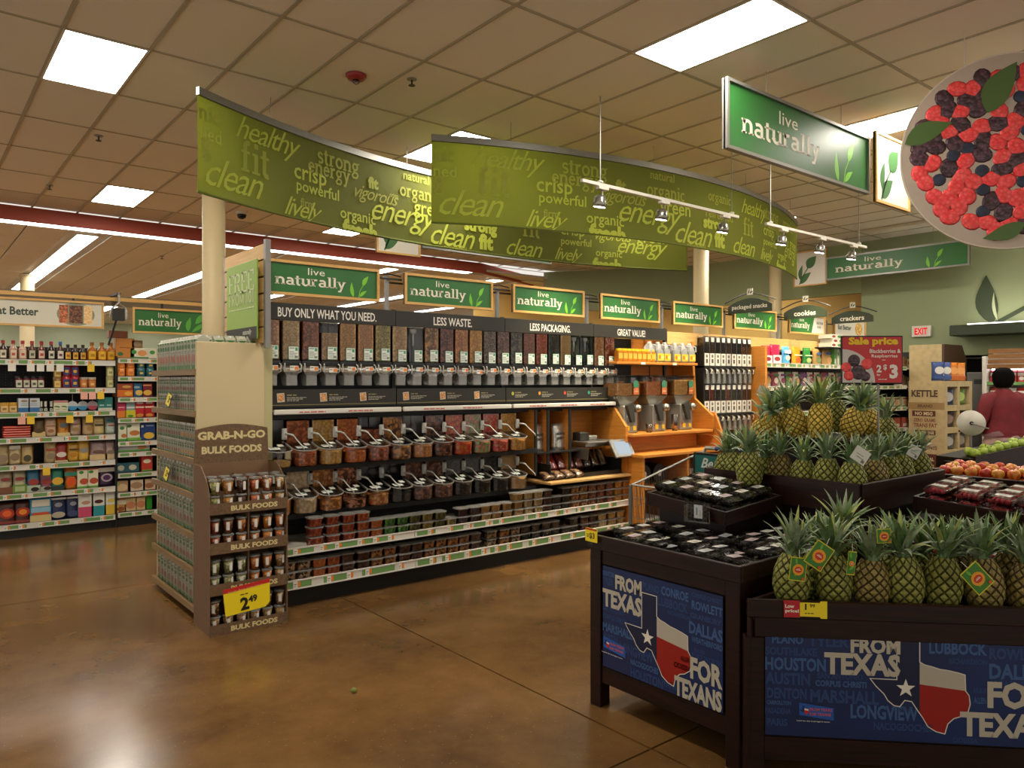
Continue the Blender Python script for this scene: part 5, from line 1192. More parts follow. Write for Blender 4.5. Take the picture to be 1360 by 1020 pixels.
for x, z, L, w_, a in ((-.72, .12, .36, .16, 22), (-.15, .3, .42, .2, 62), (.1, -.56, .3, .12, 200), (.2, -.05, .34, .18, 70)):
    MB().flat(leafpoly(x, z, L, w_, a), -.009).build('leaf_print', flatc('4f6a34'), t)
MB().tube([(-.3, .01, RB*.9), (-.3, .01, CZ-p.z)], .004, 5).build('wire', M_white, t); MB().tube([(.3, .01, RB*.9), (.3, .01, CZ-p.z)], .004, 5).build('wire', M_white, t)
# ---------------------------------------------------------------- left aisle
AY = 9.70
AZ = [CAMH+(507-y)*.00805 for y in (480.4, 519.4, 552, 586.4, 622.8, 661.4, 702.2)]
AX0, AX1, AX2 = .35, 1.95, 3.2
la = thing('grocery_shelving', 'black pegboard grocery shelving with green-railed shelves along the far left aisle', 'shelf unit', (0, 0, 0))
MB().box(AX0, AX1, AY+.45, AY+.48, .0, 2.1).build('back_panel', M_black, la)
m = MB()
for i in range(28):
    for j in range(7): m.rect(AX0+.06+i*.056, 1.66+j*.03, AX0+.068+i*.056, 1.668+j*.03, AY+.448)
tag(m.build('peg_hole', flatc('55503f'), la), kind='stuff')
MB().box(AX0, AX1, AY+.03, AY+.45, 0, .09).build('kick_base', M_black, la)
MB().box(AX1-.01, AX1+.01, AY, AY+.45, 0, 2.0).build('upright', M_black, la)
for k, z in enumerate(AZ):
    MB().box(AX0, AX1-.01, AY+.012, AY+.45, z+.01, z+.03).build('shelf', M_black, la)
    rail(la, AX0, AX1-.01, AY, z-.03, .06, rnd, 60+k)
lb_ = thing('grocery_shelving', 'narrower shelving section just left of the carton end cap', 'shelf unit', (0, 0, 0))
BZ = [CAMH+(507-y)*.00888 for y in (479, 503, 530.5, 558, 588.6, 603, 630.5, 656, 682)]
MB().box(AX1+.02, AX2, AY+.45, AY+.48, 0, 2.05).build('back_panel', M_black, lb_); MB().box(AX1+.02, AX2, AY+.03, AY+.45, 0, .1).build('kick_base', M_black, lb_)
for k, z in enumerate(BZ):
    MB().box(AX1+.02, AX2, AY+.012, AY+.45, z+.01, z+.03).build('shelf', M_black, lb_); rail(lb_, AX1+.02, AX2, AY, z-.03, .055, rnd, 80+k)
for (px, k, c) in ((16, 0, 'w'), (41, 0, 'w'), (54, 0, 'w'), (67, 0, 'w'), (80, 0, 'w'), (121, 0, 'y'), (112, 1, 'p'), (123, 1, 'p'), (134, 1, 'y'), (29, 2, 'p'), (41, 2, 'y'), (93, 2, 'y'), (119, 2, 'y'), (62, 4, 'y')):
    x = onY(px, 500, AY-.02).x; MB().box(x-.035, x+.035, AY-.012, AY-.009, AZ[k]-.1, AZ[k]-.015).build('shelf_tag', {'w': M_tagw, 'y': M_tagy, 'p': M_pink}[c], la)
def prod(lab, grp, cat, name, me, px, y, z, mats=(), kids_=(), dx=0):
    o = link(name, me, None, (onY(px, 500, y).x+dx, y, z)); tag(o, lab, cat, grp)
    for n, m_, mt in kids_:
        link(n, m_, o, mat=mt)
    return o
def lab3(w, h, z0, y, items):
    m, mt = panel_print([(it[0],)+tuple((v*w if j % 2 == 0 else z0+v*h) if not (it[0] == 'e' and j >= 2) else (v*w if j == 2 else v*h) for j, v in enumerate(it[1:-1]))+(it[-1],) for it in items], y)
    return m.mesh('label', mt)
def box_me(w, d, h, col): return MB().cbox(-w/2, w/2, 0, d, 0, h, .002).mesh('box', flatc(col, .4))
GP = {}
def P_box(px, k, w, h, col, items, lab, grp, zl=AZ, d=.12, up=0, name='food_box', cat='box'):
    o = link(name, box_me(w, d, h, col), None, (onY(px, 500, AY+.04).x, AY+.03, zl[k]+.031+up)); tag(o, lab, cat, grp)
    l = lab3(w, h, 0, -.001, items); link('label', l, o); return o
def P_bag(px, k, w, h, col, items, lab, grp, zl=AZ):
    me = pouch(w, h, .07, 6).mesh('food_bag', flatc(col, .35), True)
    o = link('food_bag', me, None, (onY(px, 500, AY+.08).x, AY+.09, zl[k]+.031)); tag(o, lab, 'bag', grp)
    l = lab3(w, h, 0, -.046, items); link('label', l, o); return o
def P_jar(px, k, r, h, col, capc, caph, items, lab, grp, up=0, neck=None, lw=1.5, zl=AZ, name='jar', cat='jar'):
    pr = [(r*.95, 0), (r, .008), (r, h*.62 if neck else h-.006)]
    if neck: pr += [(r*.9, h*.7), (neck, h*.86), (neck, h)]
    else: pr += [(r*.85, h)]
    body = MB().lathe(pr, 14).mesh(name, pbr('jarbody_'+col, col, .15), True)
    o = link(name, body, None, (onY(px, 500, AY+.06).x, AY+.06, zl[k]+.031+up)); tag(o, lab, cat, grp)
    cr_ = (neck or r*.9)*1.12
    link('cap', MB().lathe([(cr_, h-.004), (cr_, h+caph), (cr_*.9, h+caph+.004)], 12).mesh('cap', flatc(capc, .3)), o)
    m = MB(); a = [(-PI/2-.8+.2*i) for i in range(9)]; H = h*(.5 if neck else .7)
    m.loft([[(r*1.012*math.cos(t), r*1.012*math.sin(t), z) for t in a] for z in (h*.08, h*.08+H)], False, False); m.cur = 1
    m.loft([[(r*1.02*math.cos(t), r*1.02*math.sin(t), z) for t in a[2:7]] for z in (h*.08+H*.3, h*.08+H*.65)], False, False)
    link('label', m.mesh('label', [flatc(items[0]), flatc(items[1])]), o); return o
g = 'dressing bottles on the top left shelf'
for q, px in enumerate((4, 17.5, 30, 42.5, 55, 68)):
    P_jar(px, 0, .038, .17, ['3c2418', 'c09880', 'c8a488', '54301c', '6c3c24', '2c2018'][q], 'a02824', .03, [('d8cfb8', '4a4438'), ('dccab0', 'b8503c'), ('dccab0', 'b8503c'), ('c8c4a8', '4c6450'), ('dcc8b8', 'b83c2c'), ('d8d4c0', '3c3c38')][q], 'red-capped dressing bottle, %s from the left on the top shelf of the left aisle' % ORD[q], g, neck=.017, name='dressing_bottle', cat='bottle')
P_jar(80, 0, .038, .17, '4c3028', '2c5a8c', .03, ('d8d0c4', '6c3c54'), 'blue-capped dressing bottle next to the small yellow-label jars', g, neck=.017, name='dressing_bottle', cat='bottle')
for q, px in enumerate((90, 100, 110)): P_jar(px, 0, .036, .15, '241814', '1c1814', .022, ('d8a43c', '8c5c14'), 'dark syrup bottle with yellow label, %s of three on the top shelf' % ORD[q], 'dark syrup bottles', neck=.016, name='syrup_bottle', cat='bottle')
for q, px in enumerate((122, 135, 147)): P_jar(px, 0, .05, .18, 'a8641c', '8c5a24', .025, ('e0b024', 'b87814'), 'big amber juice jug with yellow label, %s of three on the top shelf' % ORD[q], 'amber jugs', neck=.02, name='juice_jug', cat='bottle')
for q, px in enumerate((25, 35, 45, 54)): P_jar(px, 1, .038, .11, '5c1c24', '14110f', .02, ('c8c8b0', '44503c'), 'dark-lidded jar with white label, %s of four on the second shelf' % ORD[q], 'white-label jars')
for u in (0, 1): P_jar(76, 1, .042, .1, '8c6c3c', '9c7c4c', .015, ('d8bc6c', 'b8943c'), ['lower', 'upper'][u]+' cream jar of a stacked pair on the second shelf', 'cream jars', up=u*.118)
for q, px in enumerate((88, 99)):
    for u in (0, 1): P_jar(px, 1, .044, .125, 'a0242c', '8c2028', .006, ('2c3c6c', 'd8a83c'), '%s red can with yellow picture, %s stack' % (['lower', 'upper'][u], ['left', 'right'][q]), 'stacked red cans', up=u*.134, name='food_can', cat='can')
for q, px in enumerate((111, 122)): P_jar(px, 1, .042, .1, 'b8743c', 'b0a898', .016, ('c8803c', 'e0b878'), '%s orange jar with grey lid on the second shelf' % ['left', 'right'][q], 'orange jars')
for u in (0, 1): P_jar(146, 1, .042, .11, 'a8a468', 'a89c6c', .018, ('c8c48c', '8c8c4c'), ['lower', 'upper'][u]+' pale olive jar at the right end of the second shelf', 'pale olive jars', up=u*.13)
for q, px in enumerate((5.5, 17)): P_jar(px, 2, .045, .09, 'c09030', 'c8a040', .012, ('d8bc84', '8c6c34'), '%s squat yellow jar on the third shelf' % ['left', 'right'][q], 'squat yellow jars')
for q, px in enumerate((32, 45)): P_box(px, 2, .108, .15, 'c4ccd0', [('r', -.49, 0, .49, .32, '2c6ca4'), ('e', 0, .8, .3, .08, '8c7c5c'), ('r', -.3, .6, .3, .63, '5c7c9c'), ('r', -.3, .48, .3, .51, '5c7c9c')], '%s white and blue box on the third shelf' % ['left', 'right'][q], 'white and blue boxes')
for q, px in enumerate((54.5, 60.5, 68)): P_jar(px, 2, .022, .06, '20201c', 'c8c8b8', .05, ('c8d0b8', '5c6454'), 'tiny dropper bottle with white bulb, %s of three' % ORD[q], 'dropper bottles', neck=.012, name='dropper_bottle', cat='bottle')
for q, px in enumerate((76, 85.5)): P_box(px, 2, .07, .12, 'd8d4b8', [('r', -.49, .8, .49, 1, 'c08480'), ('e', -.1, .45, .35, .06, '2c6c34'), ('e', .2, .4, .2, .05, '3c8444'), ('r', -.3, .15, .3, .2, '8c8c74')], '%s white box with green leaves on the third shelf' % ['left', 'right'][q], 'leafy white boxes')
for q, px in enumerate((96.5, 110, 123)):
    t = thing('hanging_pouch', ['first blue round pack hanging', 'second blue round pack hanging', 'pink round pack hanging'][q]+' on the third shelf', 'pack', (onY(px, 500, AY+.06).x, AY+.06, AZ[2]+.09), 0, 'round hanging packs')
    MB().tube([(0, 0, 0), (0, .02, 0)], .052, 18).build('pack', flatc('b8a4a8' if q == 2 else 'c0c8c8'), t); m = MB().flat([(.05*math.cos(a*PI/12), .05*math.sin(a*PI/12)-.004) for a in range(12, 25)], -.001); m.build('label', flatc('b04858' if q == 2 else '3c8cb8'), t)
    MB().box(-.003, .003, .008, .012, .05, .13).build('hanger', M_grey, t)
for q, px in enumerate((135, 144.5)): P_box(px, 2, .075, .15, '2c7c74', [('r', -.49, 0, .49, .2, 'c8ccb8'), ('r', -.3, .35, .3, .45, 'a8c8c0')], '%s teal box on the third shelf' % ['left', 'right'][q], 'teal boxes')
for q in range(5):
    o = MB().cbox(-.13, .13, -.08, .08, 0, .024, .01).build('flat_pack', pbr('glossy_red', ['c83c34', 'b8342c'][q % 2], .25), None, loc=(onY(22, 500, AY+.1).x, AY+.12, AZ[3]+.032+q*.0255), rot=(0, 0, rnd.uniform(-.06, .06))); tag(o, 'glossy red flat pack, %s from the bottom of its stack' % ORD[q], 'pack', 'stacked red flat packs')
    MB().rect(-.12, .008, .12, .016, -.081).build('label', flatc('e8a090'), o)
BG = 'food bags on the left aisle shelves'
c3 = [(51, '5c4820', [('r', -.5, 0, .5, .28, 'd0b878'), ('e', 0, .32, .35, .12, '4c3c18')], 'dark brown'), (67, 'c8a888', [('r', -.35, .55, .35, .6, '7c4430'), ('e', 0, .3, .25, .1, '9c6c44')], 'cream first'), (84, 'c8842c', [('e', 0, .6, .35, .14, '5c6864'), ('r', -.5, 0, .5, .18, 'dcc888')], 'orange'),
 (100, 'b89c84', [('r', -.35, .6, .3, .66, '7c4c34'), ('e', 0, .35, .3, .12, '9c8454')], 'beige one right of the orange'), (117, 'c4a478', [('r', -.35, .6, .35, .66, '8c6444'), ('e', .1, .35, .25, .14, 'a8844c')], 'tan second-last'), (131, 'ccb47c', [('r', -.35, .5, .35, .6, '44382c'), ('r', -.3, .7, .3, .75, '8c7444')], 'pale tan'), (147, 'b8c4b4', [('r', -.45, .7, .45, .9, '2c5c5c'), ('r', -.3, .5, .3, .56, 'b04430')], 'white and teal')]
for px, c, it, n in c3: P_bag(px, 3, .125, .2, c, it, n+' bag on the fourth shelf of the left aisle', BG)
c5 = [(3, 'b8a074', [('e', 0, .3, .35, .18, '94806c')], 'cream leftmost'), (19.5, 'c8b484', [('e', 0, .4, .35, .2, '8c7458'), ('r', -.4, .8, .4, .98, 'd0ccc0')], 'tall clear-topped cream'), (36, 'c0a46c', [('e', 0, .3, .3, .18, '4c4434')], 'tan with dark oval'), (67, 'c8b07c', [('r', -.4, .55, .4, .66, 'a04c34'), ('e', 0, .3, .35, .16, '8c7c64')], 'cream with brick band'),
 (81, '9c2c24', [('e', 0, .4, .4, .14, 'd8ccc0'), ('r', -.5, 0, .5, .1, 'd0b88c')], 'dark red'), (97, 'd0a03c', [('r', -.35, .6, .35, .68, '4c2c1c'), ('e', 0, .35, .3, .14, 'b87c1c')], 'yellow left'), (111, 'd4a844', [('e', 0, .5, .35, .12, '84847c')], 'yellow right'), (130, 'a48c88', [('r', -.5, 0, .5, .3, 'd0b484'), ('e', 0, .45, .35, .1, '6c5048')], 'wide mauve'), (147, 'a89088', [('r', -.5, 0, .5, .3, 'ccb488'), ('e', 0, .4, .35, .12, '84745c')], 'small mauve')]
for q, (px, c, it, n) in enumerate(c5): P_bag(px, 4, .18 if n[:4] == 'wide' else .125, .21 if q % 3 else .24, c, it, n+' bag on the fifth shelf of the left aisle', BG)
c6 = [(7, 'b0a080', [('e', 0, .65, .35, .08, '8c3c34'), ('r', -.5, 0, .5, .3, '7c4c34')], 'beige and brown'), (26, 'bcb490', [('e', 0, .65, .35, .08, '8c3c3c'), ('r', -.5, .0, .5, .38, '6c8c3c'), ('r', -.35, .08, .35, .3, 'a8b884')], 'beige and green'), (44, '3c7ca0', [('r', -.5, 0, .5, .3, 'b0c0a8'), ('e', 0, .45, .4, .15, '9c3c34'), ('e', .1, .12, .3, .1, '2c1814')], 'blue and red'),
 (61, '94606c', [('r', -.5, .0, .5, .2, 'a8b4a4'), ('e', 0, .42, .4, .12, 'a04438'), ('e', .1, .12, .3, .08, '38201c')], 'rosy'), (76, '2c8c74', [('e', 0, .42, .42, .18, 'e0b03c'), ('r', -.5, 0, .5, .2, '2c3834')], 'teal with yellow bowl'), (94, 'd07c2c', [('r', -.5, .62, .5, .8, '3c8c74'), ('e', 0, .35, .4, .2, 'd8541c')], 'orange and teal')]
for px, c, it, n in c6: P_bag(px, 5, .13, .24, c, it, n+' bag on the sixth shelf of the left aisle', BG)
for q, px in enumerate((110, 123)): P_box(px, 5, .11, .22, 'dcd8bc', [('r', -.5, 0, .5, .1, '5c9c3c'), ('e', -.15, .82, .22, .08, '3c8c3c'), ('e', .1, .35, .4, .16, 'b8502c'), ('r', -.5, .94, .5, 1, 'a8382c')], '%s white and green dinner box on the sixth shelf' % ['left', 'right'][q], 'dinner boxes')
P_bag(141, 5, .2, .24, '34203c', [('e', 0, .42, .3, .2, 'b0a0b0'), ('e', 0, .42, .2, .13, '4c2c54'), ('r', -.45, .7, .45, .9, 'b8b4a8')], 'dark purple bag with round logo on the sixth shelf', BG)
c7 = [(9, '4c2820', [('e', 0, .5, .4, .24, 'a83424'), ('e', 0, .5, .25, .15, 'e0642c'), ('r', -.45, .02, .45, .14, '8c3c34')], 'dark leftmost'), (30, '4c2820', [('e', 0, .52, .4, .22, 'a83424'), ('e', 0, .52, .22, .13, 'e88c2c'), ('r', -.45, .02, .45, .14, '8c3c34')], 'dark second')]
for px, c, it, n in c7: P_bag(px, 6, .17, .23, c, it, n+' cookie pack with red round label on the bottom shelf', 'cookie packs on the bottom shelf')
P_box(54, 6, .2, .25, '2c7ca4', [('r', -.42, .65, .42, .95, 'd0ccb8'), ('r', -.45, .4, .45, .62, '8cb8cc'), ('r', -.4, .28, .4, .4, 'c8502c'), ('r', -.5, 0, .5, .28, 'ccb87c')], 'blue and white flour box on the bottom shelf', 'boxes on the bottom shelf of the left aisle')
for q, (px, w_) in enumerate(((77, .19), (96.5, .16))): P_bag(px, 6, w_, .25, '242c54', [('r', -.45, .88, .45, .97, 'c8ccc8'), ('e', 0, .65, .2, .1, '8c8c94'), ('e', 0, .2, .35, .14, 'b0a890' if q == 0 else '3c4468')], '%s navy bag on the bottom shelf' % ['wide', 'narrow'][q], BG)
for px, c, n, e in ((114, 'c84c6c', 'pink', 'b88c74'), (131, '2c8c94', 'teal', '4c1c18'), (148, 'dcb83c', 'yellow', 'd8c45c')): P_box(px, 6, .15, .27, 'd8d8cc', [('r', -.5, 0, .5, .42, c), ('e', 0, .6, .3, .08, e), ('r', -.3, .86, .3, .89, '9c9c8c')], 'white and %s cookie box on the bottom shelf' % n, 'boxes on the bottom shelf of the left aisle')
NG = 'boxes in the narrow shelf section'
NB = [(0, 166, .2, .23, 'c07c34', [('e', -.25, .2, .15, .1, '2c6c3c'), ('r', -.3, .5, .3, .55, '8c5420')], 'orange tea box', 0), (0, 185, .2, .12, 'd8d4bc', [('e', -.3, .6, .15, .2, '3c8c3c'), ('e', .15, .5, .25, .3, 'd89454'), ('r', -.5, 0, .5, .12, '4c8c3c')], 'white soup box with orange bowl', 0), (0, 202, .1, .12, 'd8d4bc', [('e', 0, .6, .3, .2, '3c8c3c')], 'white box with green dot', 0), (0, 182, .12, .09, '8c6c44', [('e', 0, .5, .35, .3, 'a89074')], 'brown loaf box', .122), (0, 157, .2, .08, '8c4c24', [], 'rust coloured box on top', .235),
 (2, 165, .21, .08, 'd8702c', [('e', .2, .5, .2, .3, 'e0a83c')], 'lower orange flat box', 0), (2, 165.5, .2, .075, '9c4c2c', [('e', .1, .5, .25, .2, 'd0a054')], 'upper rust flat box', .082), (2, 183, .115, .16, '2c5c84', [('e', .1, .3, .35, .2, 'd8b454'), ('e', -.1, .7, .3, .08, '8ca8b8')], 'blue pasta box', 0), (2, 195, .115, .16, '7c2434', [('e', .05, .3, .4, .2, 'd8b044'), ('r', -.4, .8, .4, .9, 'c88c54')], 'maroon pasta box', 0),
 (3, 161, .11, .18, 'c03858', [('r', -.45, 0, .45, .45, 'd87c2c'), ('r', -.3, .65, .3, .7, 'e8c0c8')], 'pink cereal box', 0), (3, 173, .11, .18, '8ca4a8', [('r', -.5, 0, .5, .48, 'c8c02c'), ('e', 0, .1, .3, .08, '3c7c2c'), ('r', -.4, .6, .4, .7, 'd8dcd4')], 'grey and yellow cereal box', 0), (3, 185.5, .115, .2, 'b8242c', [('r', -.3, .8, .3, .9, 'd8ccc0'), ('r', -.4, .55, .4, .65, 'e0b8a8'), ('e', 0, .12, .35, .1, 'd08c3c')], 'left red cereal box', 0), (3, 198, .115, .2, 'b4222a', [('r', -.3, .8, .3, .9, 'd8ccc0'), ('r', -.4, .55, .4, .65, 'e0b8a8'), ('e', 0, .12, .35, .1, 'd08c3c')], 'right red cereal box', 0),
 (4, 163, .1, .2, 'd8d8c0', [('r', -.5, 0, .5, .12, '4c9c3c'), ('e', -.1, .75, .25, .1, '3c7c3c'), ('e', .1, .3, .3, .12, 'b8743c')], 'narrow white and green box', 0), (4, 177.5, .16, .22, 'd8d8c0', [('r', -.5, 0, .5, .15, '6cac3c'), ('e', -.3, .78, .15, .08, '3c7c3c'), ('e', .05, .4, .35, .14, 'b8743c')], 'wide white and green box', 0), (4, 195.5, .17, .2, '24407c', [('e', .1, .25, .35, .2, 'e0b83c'), ('r', -.4, .75, -.25, .88, 'd8d8d0'), ('r', -.1, .8, .4, .88, '8ca0c0')], 'navy box with yellow bowl', 0),
 (5, 178, .34, .09, 'b0b8b8', [('r', -.5, 0, .5, .2, '5c9c3c'), ('e', .25, .5, .15, .3, 'b87c4c')], 'long pale flat box', 0), (6, 160.5, .12, .11, '2c5460', [('e', 0, .5, .3, .3, 'a8a890')], 'left teal sack', 0), (6, 176, .14, .11, '2c5864', [('e', 0, .5, .3, .3, 'b8b49c')], 'right teal sack', 0), (6, 195, .12, .18, 'b83c2c', [('e', 0, .65, .35, .14, 'd8d0b8'), ('r', -.5, 0, .5, .1, '6c9c3c')], 'red box with white bowl', 0),
 (7, 163, .17, .13, 'a88464', [('e', -.1, .4, .4, .35, 'c8ac84'), ('r', -.5, .6, -.2, .9, '8c9c4c')], 'brown granola box', 0), (7, 181, .19, .13, 'ccb89c', [('e', 0, .5, .35, .3, '9c7c5c')], 'cream granola box', 0), (7, 198, .14, .13, 'c8b090', [('e', 0, .4, .35, .25, '9c6444')], 'right cream granola box', 0),
 (8, 160, .12, .17, 'b0844c', [('r', -.5, .5, .5, .8, 'd0c4a8'), ('e', 0, .2, .35, .15, '8c4c24')], 'brown and white box', 0), (8, 173.5, .13, .17, 'c4ac7c', [('e', 0, .4, .4, .25, 'b87450'), ('r', -.5, .85, .5, 1, '9c8c54')], 'left tan cereal box', 0), (8, 187, .12, .17, 'c8b080', [('e', 0, .4, .4, .25, 'b87850'), ('r', -.5, .85, .5, 1, '9c8c54')], 'right tan cereal box', 0), (8, 197, .08, .19, '2c8424', [], 'plain green box', 0)]
for k, px, w_, h_, c, it, n, up in NB: P_box(px, k, w_, h_, c, it, n+' in the narrow section, shelf %d from the top' % (k+1) if 0 else n+' on the %s shelf of the narrow section' % ORD[k], NG, BZ, .12, up)
for q, px in enumerate((160.5, 173, 187, 199)):
    for u in (0, 1): P_jar(px, 1, .046, .085, 'd87c2c' if q < 2 else '2c6870', 'e08c3c' if q < 2 else '3c7880', .008, ('e08838', 'c86c24') if q < 2 else ('2c5c64', 'd0b858'), '%s %s cup, %s pair from the left in the narrow section' % (['lower', 'upper'][u], 'orange' if q < 2 else 'teal', ORD[q]), 'stacked snack cups in the narrow section', up=u*.095, zl=BZ, name='snack_tub', cat='cup')
# wood-framed signs and beams above the aisle
za = onY(138, 437, 9.6).z; zb = onY(138, 402, 9.6).z; xb = onY(138, 420, 9.6).x
def eat(t, w, h, y):
    m = MB(); put_text(m, 'Eat Better', w*.32, h*.38, h*.3, y, w=w*.27, bold=.03); m.build('lettering', flatc('3c4a3a'), t)
    pc_ = MB().ell(w*.82, h*.5, w*.12, h*.42, .0022, 24).build('picture_ring', flatc('8a8f78'), t)
    for q, (a, b_, c) in enumerate(((-.105, -.05, ('5c3420', '8c5a3c')), (-.042, .042, ('2c1c14', '5c4030')), (.05, .105, ('a89870', 'd0c49c')))): MB().rect(w*(.82+a), h*.17, w*(.82+b_), h*.83, .0015).build('grain_picture', grain('sg_%d' % q, c[0], c[1], 90, .5), t)
    MB().box(w*.3, w*.3+.02, .026, .05, h*.5, h+.06).box(w*.8, w*.8+.02, .026, .05, h*.5, h+.06).build('hanger', M_black, t)
live_sign('hanging_sign', 'wood-framed Eat Better sign with grain pictures above the left aisle', xb-1.55, 9.6, za, 1.55, zb-za, 0, 'wood', None, board=flatc('d6d2bf'), text=False, em=0, extra=eat)
xa, xc = onY(176, 425, 9.6).x, onY(272, 425, 9.6).x
def lnr(t, w, h, y):
    MB().flat([(w*.72, .022), (w-.022, .022), (w-.022, h-.022), (w*.78, h-.022)], .0026).build('pale_field', flatc('c9c6b4'), t)
    m = MB(); m.flat(leafpoly(w*.58, .04, h*.6, h*.2, 80), .0014).flat(leafpoly(w*.66, h*.45, h*.7, h*.24, 40), .0014).flat(leafpoly(w*.62, .03, h*.9, h*.16, 30), .0014); m.build('leaf_emblem', flatc('58a83a'), t)
    m = MB(); put_text(m, 'FREE', w*.86, h*.6, h*.14, .0014, w=w*.1); put_text(m, 'FROM', w*.86, h*.42, h*.14, .0014, w=w*.1); m.build('small_lettering', flatc('3c4030'), t)
    MB().box(w*.3, w*.3+.02, .026, .05, h*.5, h+.09).box(w*.8, w*.8+.02, .026, .05, h*.5, h+.09).build('hanger', M_black, t)
live_sign('hanging_sign', 'wood-framed live naturally sign left of the cream column', xa, 9.6, za-.03, xc-xa+.25, zb-za, 0, 'wood', None, tw=.45, em=0, extra=lnr)
bm_ = thing('overhead_beam', 'brown steel beam running above the left aisle signs', 'beam', (0, 0, 0))
zz = onY(10, 384, 9.9).z
MB().box(-2, 3.2, 9.9, 9.96, zz-.12, zz).build('beam', pbr('beam_brown', '6b5d48', .5), bm_)
MB().box(-2, 3.2, 9.62, 9.66, zb+.03, zb+.07).build('wood_rail', M_oak, bm_)
for x in (-1.5, 3.15): MB().cyl((x, 9.93, zz), .01, CZ-zz, 6).build('hanging_rod', M_grey, bm_)
hk = onY(158, 412, 9.5)
t = thing('sign_bracket', 'chrome bracket clamped between the two aisle signs', 'bracket', (hk.x, 9.5, hk.z))
MB().tube([(0, 0, .2), (0, 0, .08), (-.07, 0, .02), (-.09, 0, -.08)], .012, 6).tube([(0, 0, .08), (.07, 0, .02), (.08, 0, -.1)], .012, 6).build('fork', M_steel, t); MB().cbox(-.07, .06, -.01, .01, -.12, .02, .006).build('plate', M_black2, t); MB().tube([(-.02, .02, -.1), (-.1, .05, -.4)], .012, 6).build('strut', M_black, t)
MB().box(-.02, .02, 0, .42, .18, .2).build('rod', M_black, t)
# ---------------------------------------------------------------- produce island
BX, BYN, BYF, BZT = 2.83, 1.915, 2.83, .90
TEX = {'navy': [(.27,1),(.5,1),(.5,.2),(.47,.25),(.42,.33),(.35,.34),(.3,.27),(.24,.28),(.18,.33),(.14,.4),(.06,.48),(0,.56),(.27,.56)],
 'white': [(.5,.76),(.55,.73),(.62,.715),(.70,.69),(.78,.68),(.88,.66),(.95,.64),(.955,.47),(.5,.52)],
 'red': [(.5,.52),(.955,.47),(.99,.42),(1,.33),(.98,.25),(.9,.19),(.84,.17),(.78,.11),(.76,.04),(.75,0),(.66,.02),(.58,.07),(.53,.16),(.5,.2)]}
TOUT = [(.27,1),(.5,1),(.5,.76),(.55,.73),(.62,.715),(.70,.69),(.78,.68),(.88,.66),(.95,.64),(.955,.47),(.99,.42),(1,.33),(.98,.25),(.9,.19),(.84,.17),(.78,.11),(.76,.04),(.75,0),(.66,.02),(.58,.07),(.53,.16),(.47,.25),(.42,.33),(.35,.34),(.3,.27),(.24,.28),(.18,.33),(.14,.4),(.06,.48),(0,.56),(.27,.56),(.27,1)]
def poster(parent, loc, w, h, y, tx, tz, ts, words, big, logo, clip=None):
    base = MB().box(0, w, y, y+.004, 0, h).build('poster', pbr('poster_blue', '0b2452', .35, noise=.25, nscale=2), parent, loc=loc)
    for nm, c in (('navy', '081638'), ('white', 'b8b2a0'), ('red', '981c12')):
        m = MB(); m.flat([(tx+a*ts, tz+b*ts*.98) for a, b in TEX[nm]], y-.0008); m.build('state_'+nm, flatc(c, .35), base)
    m = MB(); a, f = stroke([(tx+p*ts, tz+q*ts*.98) for p, q in TOUT], .004); m.add([(p[0], y-.0014, p[1]) for p in a], f); m.build('state_outline', flatc('d8d4c8'), base)
    st = []
    for i in range(10): r = ts*.1*(1 if i % 2 == 0 else .4); an = math.radians(90+36*i); st.append((tx+ts*.36+r*math.cos(an), tz+ts*.46+r*math.sin(an)))
    m = MB().flat(st, y-.0016); m.build('star', flatc('e6e2d2'), base)
    for t_, x, z, hh, ww in big:
        b_ = MB(); put_text(b_, t_, x, z, hh, y-.0018, w=ww, bold=.045); b_.build('white_lettering', flatc('b8b3a0'), base)
    for li, col in ((0, '223f70'), (1, '37598a')):
        for i, (t_, x, z, hh, ww) in enumerate(words):
            if (i % 3 == 0) == (li == 1): b_ = MB(); put_text(b_, t_, x, z, hh, y-.0008, w=ww, bold=.035); b_.build('town_lettering', flatc(col), base)
    lx, lz, ls = logo
    lg = MB().flat([(lx, lz), (lx+ls, lz-ls*.12), (lx+ls, lz+ls*.25), (lx, lz+ls*.37)], y-.001).build('logo_plate', flatc('1c55a8'), base)
    m = MB(); put_text(m, 'FROM TEXAS', lx+ls*.3, lz+ls*.14, ls*.09, y-.002, w=ls*.65, bold=.03); put_text(m, 'FOR TEXANS', lx+ls*.3, lz+ls*.0, ls*.09, y-.002, w=ls*.62, bold=.03); m.build('logo_lettering', flatc('c05a5a'), base)
    for nm, c in (('navy', '0e2458'), ('white', 'e0dccb'), ('red', 'c0281e')):
        m = MB(); m.flat([(lx+ls*.02+a*ls*.26, lz+ls*.02+b*ls*.26) for a, b in TEX[nm]], y-.0018); m.build('logo_state_'+nm, flatc(c), base)
    m = MB(); put_text(m, 'Look for the local tags in store', lx-.01, lz-ls*.2, ls*.05, y-.002, w=ls*.95, bold=.02); m.build('small_lettering', flatc('d8d8d0'), base)
